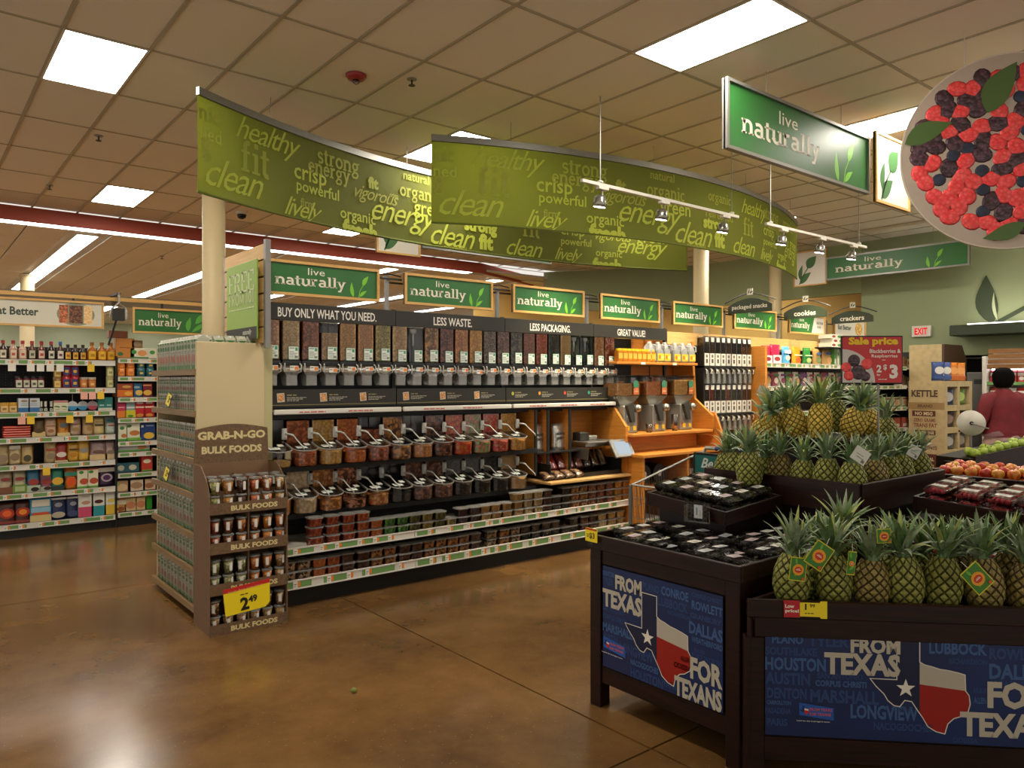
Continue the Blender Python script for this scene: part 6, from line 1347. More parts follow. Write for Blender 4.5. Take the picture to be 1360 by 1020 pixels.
def bin_frame(t, w, d, zt, plegs=.075, panel=None):
    """bin standing with its front along local X at y=0"""
    for x in (0, w-plegs):
        for y in (0, d-plegs): MB().cbox(x, x+plegs, y, y+plegs, 0, zt-.06, .004).build('leg', M_espresso, t)
    for (x0, x1, y0, y1) in ((plegs, w-plegs, .012, .04), (plegs, w-plegs, d-.04, d-.012)):
        for za_ in (zt-.15, .13): MB().cbox(x0, x1, y0, y1, za_, za_+.09, .003).build('rail', M_espresso, t)
        MB().box(x0, x1, y0+.006, y1, .22, zt-.15).build('panel', M_esp2, t)
    for (x0, x1) in ((.012, .04), (w-.04, w-.012)):
        for za_ in (zt-.15, .13): MB().cbox(x0, x1, plegs, d-plegs, za_, za_+.09, .003).build('rail', M_espresso, t)
        MB().box(x0+.012, x1, plegs, d-plegs, .22, zt-.15).build('panel', M_esp2, t)
    MB().box(.03, w-.03, .03, d-.03, zt-.1, zt-.08).build('floor_board', M_esp2, t)
    MB().cbox(-.01, w+.01, -.012, .008, zt-.075, zt, .003).build('tray_rim', M_espresso, t); MB().cbox(-.01, w+.01, d-.008, d+.012, zt-.075, zt, .003).build('tray_rim', M_espresso, t)
    MB().cbox(-.01, .01, .008, d-.008, zt-.075, zt, .003).build('tray_rim', M_espresso, t); MB().cbox(w-.01, w+.01, .008, d-.008, zt-.075, zt, .003).build('tray_rim', M_espresso, t)
b1 = thing('produce_bin', 'dark wooden produce bin full of blackberries with a FROM TEXAS poster facing left', 'produce bin', (BX, BYF, 0), -PI/2)
W1 = BYF-BYN
bin_frame(b1, W1, .97, BZT)
pz = MB().M
pw_, ph_ = .735, .52

def wl(L, w, h): return [(t, x*w, z*h, hh*h, ww*w) for t, x, z, hh, ww in L]
words1 = [('DENTON', 0, .905, .05, .11), ('TYLER', 0, .82, .07, .1), ('PLANO', .37, .87, .075, .14), ('CONROE', .525, .87, .085, .22), ('CORPUS CHRISTI', .77, .93, .04, .22), ('LUBBOCK', .5, .765, .085, .24), ('ROWLETT', .77, .82, .08, .23), ('RICHARDSON', .58, .71, .04, .18), ('GRANBURY', .76, .74, .05, .23), ('DALLAS', .75, .6, .11, .25),
 ('SAN ANTONIO', 0, .56, .045, .2), ('CORPUS CHRISTI', 0, .48, .05, .22), ('MARSHALL', 0, .355, .085, .28), ('AUSTIN', 0, .26, .075, .14), ('LONGVIEW', .16, .2, .1, .3), ('WEATHERFORD', .77, .53, .05, .23), ('EULESS', .79, .45, .035, .08), ('FORT WORTH', .77, .39, .05, .22), ('NACOGDOCHES', .26, .12, .055, .24), ('HOUSTON', .26, .0, .095, .28), ('ALLEN', .68, .33, .045, .08), ('ODESSA', .63, .25, .05, .14), ('PARIS', .55, .04, .06, .1)]
poster(b1, (.09, .0055, .225), pw_, ph_, 0, .21*pw_, .07*ph_, .41, wl(words1, pw_, ph_), wl([('FROM', .12, .8, .145, .24), ('TEXAS', 0, .6, .18, .36), ('FOR', .76, .2, .2, .24), ('TEXANS', .635, .0, .18, .36)], pw_, ph_), (0.005, .1, .15))
# clamshells of berries
def clam(col, nm):
    base = MB().loft([[(-.055,-.045,0),(.055,-.045,0),(.055,.045,0),(-.055,.045,0)], [(-.066,-.054,.03),(.066,-.054,.03),(.066,.054,.03),(-.066,.054,.03)]], True).mesh('clamshell_tray', M_clear)
    lid = MB().loft([[(-.07,-.058,.03),(.07,-.058,.03),(.07,.058,.03),(-.07,.058,.03)], [(-.068,-.056,.034),(.068,-.056,.034),(.068,.056,.034),(-.068,.056,.034)], [(-.06,-.048,.036),(.06,-.048,.036),(.06,.048,.036),(-.06,.048,.036)], [(-.055,-.044,.046),(.055,-.044,.046),(.055,.044,.046),(-.055,.044,.046)]]).mesh('lid', M_clear)
    m = MB(); rs = random.Random(5)
    for i in range(5):
        for j in range(4):
            m.sph((-.044+i*.022+rs.uniform(-.002, .002), -.034+j*.0225+rs.uniform(-.002, .002), .018+rs.uniform(0, .006)), .0135, 6, 4)
    return base, lid, m.mesh('berries', col, True)
M_bb = pbr('blackberry_skin', '120b14', .3, noise=.5, nscale=300, bump=.6, bscale=400); M_rb = pbr('raspberry_skin', 'd83a4c', .45, noise=.35, nscale=260, bump=.5, bscale=350)
CB = clam(M_bb, 'b'); CR = clam(M_rb, 'r')
clb = []
for c in ('c4c6c4', 'b0b4b8', 'b8a4a8', 'd4d2c6'):
    m, mt = panel_print([('r', -.036, -.022, .036, .022, c), ('r', -.02, .004, .02, .012, '6c7470'), ('r', -.026, -.012, .01, -.008, '8c9088')]); clb.append(m.mesh('label', mt))
def clamshell(S_, p, rot, lab, grp, li):
    o = link('berry_clamshell', S_[0], None, p, rot); tag(o, lab, 'berry box', grp); link('lid', S_[1], o); link('berries', S_[2], o)['kind'] = 'stuff'
    link('label', clb[li % 4], o, (0, 0, .0468), (-PI/2, 0, PI/2)); return o
RWn = ['front', 'second', 'third', 'fourth', 'fifth']
for i in range(4):
    for j in range(6):
        if i == 3 and j > 3: pass
        y = BYF-.085-j*.148; x = BX+.075+i*.125
        for lay in (0, 1):
            if lay and (i+j) % 3 == 0 and i < 3: continue
            clamshell(CB, (x+rnd.uniform(-.008, .008), y+rnd.uniform(-.006, .006), BZT-.078+lay*.048), (rnd.uniform(-.05, .05) if lay else 0, rnd.uniform(-.06, .06) if lay else 0, PI/2+rnd.uniform(-.1, .1)),
              'blackberry box, %s layer, %s row from the poster, %s from the far end' % (['bottom', 'top'][lay], RWn[i], ORD[j]), 'blackberry boxes in the lower bin', i*3+j*5+lay)
for i in range(3):
    for j in range(3):
        clamshell(CB, (BX+.58+i*.125, BYN+.07+j*.12, BZT-.03), (0, 0, PI/2+rnd.uniform(-.1, .1)), 'blackberry box beside the pineapples, %s row out, %s from the near rim' % (ORD[i], ORD[j]), 'blackberry boxes beside the pineapples', i+j)
# leaning box
q_ = onD(924, 688, 3.95)
lc = clamshell(CB, (q_.x, q_.y, q_.z+.02), (1.1, .12, math.atan2(RY, RX)), 'blackberry box standing upright, leaning on the upper tray', None, 1)
# upper blackberry tray, tipped toward its near corner
TU = thing('berry_tray', 'dark wooden tray of blackberries tipped toward the camera above the lower bin', 'tray', (3.30, 2.82, 1.02), -PI/2)
TU.rotation_euler = (.09, -.09*-1, -PI/2)
TU.rotation_euler = (.07, .08, -PI/2)
tw_, td_ = .50, .50
MB().box(0, tw_, 0, td_, 0, .012).build('tray_floor', M_esp2, TU)
for a in ((0, tw_, -.015, 0), (0, tw_, td_, td_+.015), (-.015, 0, -.015, td_+.015), (tw_, tw_+.015, -.015, td_+.015)): MB().cbox(*a, -.02, .055, .003).build('tray_side', M_espresso, TU)
MB().box(3.36, 3.8, 2.36, 2.80, BZT-.07, .985).build('riser_block', M_esp2, None)
tag(bpy.data.objects['riser_block'], 'black riser block under the upper blackberry tray', 'riser')
bpy.context.view_layer.update()
MW = TU.matrix_world.copy()
for i in range(3):
    for j in range(4):
        for lay in (0, 1):
            p = MW @ Vector((.06+j*.125, .09+i*.15, .014+lay*.048)); o = clamshell(CB, p, (0, 0, 0), 'blackberry box on tipped tray, %s layer, %s row back, %s from left' % (['bottom', 'middle', 'top'][lay], ORD[i], ORD[j]), 'blackberry boxes on the tipped tray', i+j*2)
            o.rotation_euler = (MW.to_3x3() @ Matrix.Rotation(rnd.uniform(-.08, .08), 3, 'Z')).to_euler()
# yellow 3 tag on the bin corner
q_ = onX(790, 711, BX-.02)
t = thing('price_sign', 'yellow price tag reading 3 on the far corner of the berry bin', 'price sign', (BX-.03, q_.y+.02, q_.z), -PI/2)
MB().box(-.04, .045, 0, .004, -.035, .035).build('card', flatc('f0d81c'), t); MB().rect(-.04, .025, .045, .035, -.001).build('red_band', flatc('b83020'), t); m = MB(); put_text(m, '$3', -.01, -.022, .035, -.001, bold=.03); put_text(m, '2/', -.03, -.012, .018, -.001); m.build('price', flatc('5a4a14'), t)
MB().box(-.01, .01, .004, .02, -.05, .0).build('clip', M_clear, t)
# pineapples ------------------------------------------------------------
def pine_body(h, r, seed):
    rs = random.Random(seed); N = 11; K = 10
    def rad(t): return r*(math.sin(PI*(.13+.76*t))**.55)
    def P(i, j, f=1.0):
        t = i/(K*1.0); an = 2*PI*(j+(.5 if i % 2 else 0)+i*.0)/N; rr = rad(max(0, min(1, t)))*f
        return Vector((rr*math.cos(an), rr*math.sin(an), h*t))
    m = MB(); m.cur = 0
    core = [(rad(0)*.8, 0)]+[(rad(i/8)*.93, h*i/8) for i in range(9)]+[(rad(1)*.3, h)]
    m.lathe(core, 14)
    for i in range(0, K+1):
        for j in range(N):
            t = i/K
            off = .5 if i % 2 else 0
            c = P(i, j); an = 2*PI*(j+off)/N
            def Q(di, dj, f): 
                tt = max(-.03, min(1.03, (i+di)/K)); a2 = 2*PI*(j+off+dj)/N; rr = rad(max(0, min(1, tt)))*f
                return (rr*math.cos(a2), rr*math.sin(a2), h*tt)
            ou = [Q(0, -.5, .97), Q(-1, 0, .97), Q(0, .5, .97), Q(1, 0, .97)]
            bu = rs.uniform(1.03, 1.06)
            inn = [Q(0, -.37, bu), Q(-.72, 0, bu), Q(0, .37, bu), Q(.72, 0, bu)]
            tip = Q(-.1, 0, bu*1.035)
            m.cur = 0; m.add(ou+inn, [(0,1,5,4),(1,2,6,5),(2,3,7,6),(3,0,4,7)])
            m.cur = 1; m.add(inn+[tip], [(0,1,4),(1,2,4),(2,3,4),(3,0,4)])
    return m
def pmats(n, a, b): return [pbr('pine_groove_'+n, a, .55, noise=.4, nscale=60), pbr('pine_eye_'+n, b, .45, noise=.35, nscale=45, bump=.4, bscale=150)]
PV = {'g': pmats('green', '4a4a1c', '8a8c3c'), 'y': pmats('yellow', '7c6a24', 'd0b44c'), 'o': pmats('olive', '4c4020', '8c7c3c')}
PB = {}
for k in PV:
    for s in (0, 1): PB[k, s] = pine_body(.2, .07, s).mesh('pineapple_body', PV[k], False, True)
def leaf_me(bend, wd, n=6):
    rings = []; x = 0; z = 0; a = .05
    for i in range(n+1):
        t = i/n; w_ = wd*(1-t)**.75*(1+.3*math.sin(PI*t))+.0004; a = .05+bend*t
        rings.append([(-w_, x-.25*w_, z), (0, x+.35*w_, z+.0), (w_, x-.25*w_, z)])
        x -= math.sin(a)/n; z += math.cos(a)/n
    return MB().loft(rings, False, False)
def leafmat(n, a, b):
    m = pbr(n, a, .45, noise=.25, nscale=20); return m
LM = [pbr('crown_leaf_green', '668250', .45, noise=.3, nscale=8), pbr('crown_leaf_grey', '8c9c7c', .5, noise=.25, nscale=8), pbr('crown_leaf_pale', 'a4b060', .45, noise=.25, nscale=8)]
LE = {(b, c): leaf_me([.25, .8, 1.5][b], .085).mesh('leaf', LM[c], True, False) for b in range(3) for c in range(3)}
CORE = MB().lathe([(.026, -.02), (.022, .03), (.008, .07)], 8).mesh('crown', LM[0])
def pineapple(p, lab, grp, kind='g', tilt=(0, 0), sc=1.0, crown=1.0, seed=0, pale=0, nl=24):
    rs = random.Random(seed)
    o = link('pineapple', PB[kind, seed % 2], None, p, (tilt[0], tilt[1], rs.uniform(0, 6.28))); o.scale = (sc, sc, sc*rs.uniform(.95, 1.08)); tag(o, lab, 'pineapple', grp)
    c = link('crown', CORE, o, (0, 0, .2), (rs.uniform(-.12, .12), rs.uniform(-.12, .12), 0)); c.scale = (crown, crown, crown)
    for i in range(nl):
        t = i/nl; an = i*2.4+rs.uniform(-.2, .2); op = .12+1.05*(1-t)**1.3+rs.uniform(-.08, .08); L = (.075+.095*math.sin(PI*(.2+.7*t)))*rs.uniform(.85, 1.15)
        b = 2 if t < .35 and rs.random() < .6 else (1 if t < .8 else 0); cc = 2 if (t > .75 and rs.random() < .2+pale) or rs.random() < pale*.6 else (1 if rs.random() < .45 else 0)
        l = link('leaf', LE[b, cc], c, (.014*math.cos(an), .014*math.sin(an), .055*t))
        l.rotation_euler = (Matrix.Rotation(an+PI/2, 3, 'Z') @ Matrix.Rotation(op*.75, 3, 'X')).to_euler() ; l.scale = (L*.95+.05, L*.95+.05, L)
        l.scale = (.15, .85*L, L)
    return o
A2 = Vector((2.805, 1.862, 0)); D2 = Vector((.70, -.714, 0)); N2 = Vector((.714, .70, 0))
def onLine(px, off):       # sight line against the row parallel to the angled bin front
    a, b = dirs(px); P = A2+N2*off; det = a*(-D2.y)+D2.x*b; t = (P.x*(-D2.y)+D2.x*P.y)/det
    return Vector((a*t, b*t, 0))
FR = [(1050, .10, 'g', 'leftmost in the front bin, with a fruit tag'), (1108, .11, 'g', 'second in the front row, with two tags above it'), (1156, .10, 'o', 'third in the front row, with a tag at its left'), (1203, .10, 'g', 'fourth in the front row'), (1250, .11, 'g', 'fifth in the front row'), (1309, .10, 'o', 'sixth in the front row, with a tilted tag across it'), (1362, .10, 'o', 'cut off by the right picture edge'),
 (1340, .24, 'o', 'squeezed behind the sixth and the edge one'), (1112, .44, 'g', 'leaning alone at the back of the front bin'), (1180, .28, 'g', 'in the second row behind the third'), (1228, .28, 'g', 'in the second row behind the fourth and fifth'), (1278, .27, 'o', 'in the second row behind the sixth'), (1085, .25, 'g', 'in the second row behind the first two')]
zb2 = .722
for i, (px, off, k, n) in enumerate(FR):
    p = onLine(px, off); p.z = zb2+(.07 if off > .4 else .0)
    pineapple(p, 'pineapple '+n, 'pineapples in the angled front bin', k, ((rnd.uniform(-.06, .06), rnd.uniform(-.08, .08)) if off < .4 else (.05, -.2)), 1.06, 1.0, 20+i, .05+(.25 if i in (9, 10) else 0), 30)
# angled front bin
b2 = thing('produce_bin', 'dark wooden angled bin of pineapples with a wide FROM TEXAS poster', 'produce bin', (A2.x, A2.y, 0), math.atan2(D2.y, D2.x))
ZR = .775; W2 = 1.62
def loc2(v): d = v-A2; return (d.dot(D2), d.dot(N2))
back = [loc2(Vector(q)) for q in ((4.28, .97, 0), (3.83, 1.5, 0), (3.42, 1.862, 0))]
pl = [(0, 0), (W2, 0), (W2+.05, .5)] + [back[2]]
pl = [(0.0, 0), (W2, 0), (W2, .45), (back[2][0], back[2][1])]
MB().prism([(p[0], p[1]) for p in pl], ZR-.09, ZR-.06, 'z').build('floor_board', M_esp2, b2)
MB().cbox(-.0, W2, -.02, .012, ZR-.075, ZR, .004).build('tray_rim', M_espresso, b2)
MB().cbox(.03, W2, -.005, .02, ZR-.16, ZR-.075, .003).build('rail', M_espresso, b2)
MB().cbox(-.01, .07, -.01, .05, 0, ZR-.16, .004).build('leg', M_espresso, b2); MB().cbox(W2-.07, W2, -.01, .05, 0, ZR-.16, .004).build('leg', M_espresso, b2)
MB().cbox(.07, W2-.07, .0, .03, .09, .19, .003).build('rail', M_espresso, b2); MB().box(.07, W2-.07, .012, .03, .19, ZR-.16).build('panel', M_esp2, b2)
for i in (2, 3):
    a_ = pl[i]; b_ = pl[(i+1) % 4]; v = Vector((b_[0]-a_[0], b_[1]-a_[1])); nn = Vector((-v.y, v.x)).normalized()*.018
    MB().prism([a_, b_, (b_[0]+nn.x, b_[1]+nn.y), (a_[0]+nn.x, a_[1]+nn.y)], .1, ZR-.005, 'z').build('side_board', M_espresso, b2)
p2w, p2h = 1.42, .43
xo = loc2(onLine(1016, .0))[0]

words2 = [('PLANO', .02, .905, .08, .09), ('TYLER', .125, .89, .1, .115), ('SOUTHLAKE', .0, .79, .08, .15), ('HOUSTON', 0, .64, .13, .175), ('AUSTIN', 0, .5, .12, .13), ('SAN ANTONIO', .15, .575, .06, .13), ('CORPUS CHRISTI', .145, .5, .06, .145), ('DENTON', .005, .36, .11, .115), ('MARSHALL', .13, .34, .13, .195), ('CARROLLTON', .005, .3, .04, .07), ('PASADENA', 0, .21, .06, .075), ('PARIS', .005, .09, .075, .06),
 ('LONGVIEW', .245, .2, .14, .19), ('NACOGDOCHES', .31, .1, .075, .165), ('FRISCO', .375, .29, .035, .04), ('LUBBOCK', .465, .86, .12, .16), ('RICHARDSON', .52, .77, .055, .105), ('ROWLETT', .63, .83, .11, .16), ('DALLAS', .63, .64, .15, .165), ('WEATHERFORD', .635, .56, .07, .16), ('EULESS', .588, .5, .05, .05), ('ALLEN', .588, .4, .06, .034), ('ODESSA', .53, .015, .05, .07), ('CONROE', .8, .88, .1, .12), ('FORT WORTH', .8, .76, .1, .16), ('GRANBURY', .81, .63, .1, .16)]
poster(b2, (xo, -.002, .2), p2w, p2h, 0, .3*p2w, .04, .395, wl(words2, p2w, p2h), wl([('FROM', .245, .84, .15, .14), ('TEXAS', .17, .62, .22, .215), ('FOR', .625, .36, .26, .17), ('TEXANS', .55, .08, .24, .3)], p2w, p2h), (.14, .09, .14))
# low price tag on the rim
q_ = onLine(1069, -.03); q_.z = ZR-.03
t = thing('price_sign', 'red and yellow Low price 1.99 tag on the pineapple bin rim', 'price sign', q_, math.atan2(D2.y, D2.x))
MB().box(-.085, -.02, 0, .004, -.035, .035).build('red_card', flatc('b8202a'), t)
MB().prism([(-.02, -.03), (.06, -.03), (.065, -.037), (.09, -.037), (.09, .035), (.065, .035), (.06, .028), (-.02, .028)], 0, .004).build('yellow_card', flatc('f2dc1e'), t)
m = MB(); put_text(m, 'Low', -.08, .004, .016, -.001, bold=.04); put_text(m, 'price!', -.08, -.018, .018, -.001, bold=.04, w=.056); m.build('white_lettering', flatc('f0e4d0'), t)
m = MB(); put_text(m, '1', .0, -.002, .026, -.001, bold=.05); put_text(m, '99', .02, .008, .016, -.001, bold=.02); squig(m, .0, -.018, .006, .035, -.001); m.build('price', flatc('241c08'), t)
# pineapple tags
def fruit_tag(px, py, d, w_, h_, rot, lab, white=False):
    p = onD(px, py, d); ry = math.atan2(RY, RX)
    if white: m, mt = panel_print([('r', -w_/2, -h_/2, w_/2, h_/2, 'd8d8cc'), ('r', -w_*.3, 0, w_*.2, h_*.06, '9aa08c'), ('r', -w_*.2, -h_*.2, w_*.3, -h_*.12, '9aa08c'), ('r', w_*.2, -h_*.4, w_*.4, -h_*.2, '6c7464')])
    else: m, mt = panel_print([('r', -w_/2, -h_/2, w_/2, h_/2, 'd8cc2c'), ('r', -w_*.46, -h_*.46, w_*.46, h_*.46, '3c7c24'), ('p', leafpoly(-w_*.2, -h_*.3, h_*.3, h_*.1, 40), '6cae2c'), ('p', leafpoly(-w_*.1, h_*.2, h_*.3, h_*.1, 100), '6cae2c'), ('e', 0, -h_*.02, w_*.34, w_*.34, 'e8a01c'), ('e', 0, -h_*.02, w_*.22, w_*.19, 'c83418'), ('r', -w_*.14, -h_*.04, w_*.14, -h_*.01, 'f0e0c0'), ('r', -w_*.1, h_*.01, w_*.1, h_*.03, 'f0e0c0'), ('e', w_*.32, -h_*.38, w_*.08, w_*.08, 'd8541c')])
    t = thing('fruit_tag', lab, 'tag', p, ry); t.rotation_euler = (0, rot, ry)
    m.build('face', mt, t); MB().box(-w_/2, w_/2, .0004, .0016, -h_/2, h_/2).build('card', flatc('8a9c3c' if not white else 'c8c8bc'), t)
    MB().tube([(0, .001, h_/2), (0, .012, h_/2+.03)], .0012, 4).build('string', M_white, t)
d2 = onLine(1060, 0); dd = d2.x*FX+d2.y*FY
fruit_tag(1060, 756, dd-.02, .07, .1, .12, 'green fruit tag on the leftmost front pineapple')
fruit_tag(1088, 738, dd-.03, .085, .11, .6, 'tilted green fruit tag above the second front pineapple')
fruit_tag(1131, 748, dd-.02, .035, .1, .1, 'narrow turned fruit tag between the second and third pineapples')
fruit_tag(1174, 712, dd-.02, .06, .06, -.05, 'green fruit tag among the crown leaves of the fourth pineapple')
fruit_tag(1298, 768, dd-.16, .085, .115, -.75, 'strongly tilted green fruit tag on the sixth front pineapple')
# upper pineapple bin
UX, UYN, UYF, UZ = 3.86, 1.89, 2.86, 1.17
ub = thing('produce_bin', 'dark wooden upper bin crowded with pineapples behind the berry trays', 'produce bin', (UX, UYF, 0), -PI/2)
W3 = UYF-UYN; D3 = 1.05
MB().box(.02, W3-.02, .02, D3-.02, 0, UZ-.16).build('body', M_esp2, ub); MB().box(0, W3, 0, D3, UZ-.13, UZ-.11).build('floor_board', M_esp2, ub)
MB().box(.3, W3-.2, .34, .95, UZ-.11, 1.36).build('riser', M_esp2, ub)
for a in ((0, W3, -.012, .01), (0, W3, D3-.01, D3+.012), (-.012, .01, .01, D3-.01), (W3-.01, W3+.012, .01, D3-.01)): MB().cbox(*a, UZ-.16, UZ, .003).build('tray_rim', M_espresso, ub)
UF = [(957, 'g', 'left end, yellow-green'), (977, 'g', 'squeezed second from the left end'), (1016, 'g', 'third from the left end'), (1038, 'o', 'fourth from the left end'), (1066, 'g', 'fifth from the left end'), (1097, 'g', 'sixth, nearly mid-row'), (1132, 'g', 'near corner, right above the white tag')]
for i, (px, k, n) in enumerate(UF):
    a, b = dirs(px); X = UX+.10; Y = min(X*b/a, UYF-.08)
    Y = max(Y, UYN+.09)
    pineapple((X, Y, UZ-.108), 'pineapple at the %s of the upper bin front edge' % n, 'pineapples along the upper bin edge', k, (rnd.uniform(-.05, .05), rnd.uniform(-.05, .05)), 1.0, .92, 50+i, .04, 24)
for i, (px, k, n) in enumerate(((1161, 'o', 'brownish one next to the corner'), (1179, 'g', 'third from the corner'), (1197, 'g', 'fourth from the corner'), (1220, 'g', 'last one at the right end'))):
    a, b = dirs(px); Y = UYN+.10; X = Y*a/b
    pineapple((X, Y, UZ-.108), 'pineapple on the right side edge of the upper bin, %s' % n, 'pineapples along the upper bin side', k, (rnd.uniform(-.05, .05), rnd.uniform(-.05, .05)), 1.0, .92, 70+i, .04, 24)
for i, (px, py, d, tl, n) in enumerate(((1030, 546, 4.75, (-.5, -.5), 'leftmost of the raised yellow ones'), (1062, 541, 4.6, (-.3, -.2), 'brightest yellow one'), (1088, 560, 4.5, (.1, -.1), 'middle one with the tallest crown'), (1126, 548, 4.55, (.5, .1), 'round yellow one right of the tall crown'), (1157, 548, 4.8, (.2, .3), 'raised one below the red sale sign'), (1045, 530, 5.0, (-.3, .1), 'back left one with leaning crown'), (1110, 535, 5.05, (0, 0), 'back middle one'), (1180, 560, 4.9, (.1, .2), 'back right one'), (1005, 560, 4.95, (-.1, -.2), 'low one at far left of the pile'))):
    p = onD(px, py, d); p.z = 1.365 if i < 7 else 1.25
    pineapple(p, 'pineapple on top of the upper bin pile, %s' % n, 'pineapples piled on top', 'y' if i not in (5, 6, 7) else 'g', tl, .98, 1.0, 90+i, .35 if i == 2 else .12, 26)
pineapple(onZ(996, 650, 1.085), 'lone pineapple standing on the right of the upper blackberry tray', None, 'g', (0, .03), 1.0, .95, 131, .02, 28)
fruit_tag(1143, 605, 3.88, .085, .075, .6, 'white tilted tag on the corner pineapple of the upper bin', True)
fruit_tag(1214, 600, 4.4, .07, .07, .5, 'pale tag on the right end pineapple of the upper bin', True)
fruit_tag(1158, 528, 4.7, .04, .09, -.5, 'orange and green tag below the red sale sign')
fruit_tag(1013, 518, 4.8, .06, .05, .4, 'white tag among the leaves at left of the pile', True)
# sale sign
d = 4.5; pa = onD(1117, 510, d); pb_ = onD(1197, 446, d); ry = math.atan2(RY, RX)-.06
t = thing('sale_sign', 'red Sale price sign for blackberries and raspberries on a pole above the pineapples', 'sign', pa, ry)
w_ = 80*d/1000; h_ = (pb_.z-pa.z)
MB().cbox(0, w_, 0, .012, 0, h_, .004).build('frame', M_black, t); base = MB().rect(.008, .008, w_-.008, h_-.008, -.001).build('face', flatc('c41c18', .35), t)
m = MB().flat([(.008, .008)]+[(.008+.19*math.sin(a*PI/20)*1.0, .008+.2*math.cos(a*PI/20)*1.0) for a in range(10, -1, -1)], -.0016); m.build('picture_ground', flatc('cfc8c0'), base)
for (cx_, cz_, r, k) in ((.075, .14, .036, 'b'), (.1, .07, .045, 'b'), (.15, .12, .034, 'r'), (.03, .1, .03, 'r'), (.045, .05, .03, 'r'), (.14, .045, .03, 'b')):
    mm = MB(); mm.loft([[(cx_+r*f*math.cos(2*PI*j/14), -yy, cz_+r*f*math.sin(2*PI*j/14)) for j in range(14)] for f, yy in ((1, .002), (.85, .004), (.4, .0055))]); mm.build('berry_picture', M_blk if k == 'b' else M_rasp, base, True)
m = MB(); put_text(m, 'Sale price', w_*.52, h_*.77, .058, -.0025, w=w_*.8, bold=.05, align='c'); m.build('yellow_lettering', flatc('f0c814'), base)
m = MB(); put_text(m, 'Blackberries &', w_*.71, h_*.64, .024, -.0025, w=w_*.5, bold=.02, align='c'); put_text(m, 'Raspberries', w_*.7, h_*.53, .024, -.0025, w=w_*.42, bold=.02, align='c'); squig(m, w_*.66, h_*.49, .006, .02, -.0025)
put_text(m, '2', w_*.57, h_*.24, .045, -.0025, bold=.04); put_text(m, 'for', w_*.575, h_*.17, .013, -.0025, bold=.03); put_text(m, '$', w_*.68, h_*.28, .036, -.0025, bold=.03); put_text(m, '3', w_*.78, h_*.11, .085, -.0025, bold=.05); squig(m, w_*.6, h_*.09, .007, .05, -.0025); m.build('white_lettering', flatc('f0e8dc'), base)
MB().cyl((w_*.62, .018, UZ-.1-pa.z), .007, h_*.9+pa.z-UZ+.1, 8).build('pole', M_grey, t)
# raspberries
rt = thing('berry_tray', 'dark wooden tray of raspberries at right behind the pineapples', 'tray', (4.22, 1.76, 1.04), -PI/2)
rt.rotation_euler = (.08, .06, -PI/2)
MB().box(0, .62, 0, .55, 0, .012).build('tray_floor', M_esp2, rt)
for a in ((0, .62, -.015, 0), (0, .62, .55, .565), (-.015, 0, -.015, .565), (.62, .635, -.015, .565)): MB().cbox(*a, -.03, .05, .003).build('tray_side', M_espresso, rt)
rb = thing('produce_bin', 'dark bin of raspberries right of the front pineapples', 'produce bin', (4.0, 1.82, 0), -PI/2)
MB().box(0, .8, .2, 1.1, 0, .97).build('body', M_esp2, rb); MB().box(0, .8, .03, .2, .75, .77).build('floor_board', M_esp2, rb); MB().box(0, .8, 1.1, 1.12, 0, .97).build('back_board', M_espresso, rb)
MB().cbox(0, .8, .0, .02, .6, .84, .003).build('tray_rim', M_espresso, rb)
bpy.context.view_layer.update(); MW = rt.matrix_world.copy()
for i in range(3):
    for j in range(4):
        for lay in (0, 1):
            p = MW @ Vector((.08+j*.15, .08+i*.13, .014+lay*.048)); o = clamshell(CR, p, (0, 0, 0), 'raspberry box on right tray, %s layer, %s row back, %s from left' % (['bottom', 'top'][lay], ORD[i], ORD[j]), 'raspberry boxes on the right tray', 3 if lay else 2); o.rotation_euler = (MW.to_3x3() @ Matrix.Rotation(PI/2+rnd.uniform(-.06, .06), 3, 'Z')).to_euler()
for j in range(5):
    for lay in (0, 1):
        clamshell(CR, (4.12, 1.74-j*.135, .772+lay*.048), (0, -.1*lay, rnd.uniform(-.08, .08)), 'raspberry box in low right bin, %s layer, %s from far end' % (['bottom', 'top'][lay], ORD[j]), 'raspberry boxes in the low right bin', 3)
# apples
def apple(p, mat, lab, grp, r=.038):
    o = link('apple', APM, None, p, (rnd.uniform(-.5, .5), rnd.uniform(-.5, .5), rnd.uniform(0, 6)), mat=mat); o.scale = (r/.038,)*3; tag(o, lab, 'apple', grp); link('stem', STM, o)
APM = MB().lathe([(.001, -.030), (.012, -.034), (.026, -.026), (.036, -.008), (.038, .006), (.033, .022), (.02, .03), (.008, .027), (.001, .022)], 14).mesh('apple', M_white, True)
STM = MB().tube([(0, 0, .022), (.003, 0, .038)], .0015, 4).mesh('stem', pbr('stem_brown', '4a3018', .7))
def applemat(n, a, b, sc=9):
    m = pbr(n, a, .3); nt = m.node_tree; tc = nt.nodes.new('ShaderNodeTexCoord'); nz = nt.nodes.new('ShaderNodeTexNoise'); nz.inputs['Scale'].default_value = sc*3; oi = nt.nodes.new('ShaderNodeObjectInfo')
    ad = nt.nodes.new('ShaderNodeVectorMath'); nt.links.new(tc.outputs['Object'], ad.inputs[0]); nt.links.new(oi.outputs['Random'], ad.inputs[1]); nt.links.new(ad.outputs[0], nz.inputs['Vector'])
    r = nt.nodes.new('ShaderNodeValToRGB'); r.color_ramp.elements[0].position = .4; r.color_ramp.elements[1].position = .62; r.color_ramp.elements[0].color = (*hx(a), 1); r.color_ramp.elements[1].color = (*hx(b), 1)
    nt.links.new(nz.outputs[0], r.inputs[0]); nt.links.new(r.outputs[0], nt.nodes['Principled BSDF'].inputs['Base Color']); return m
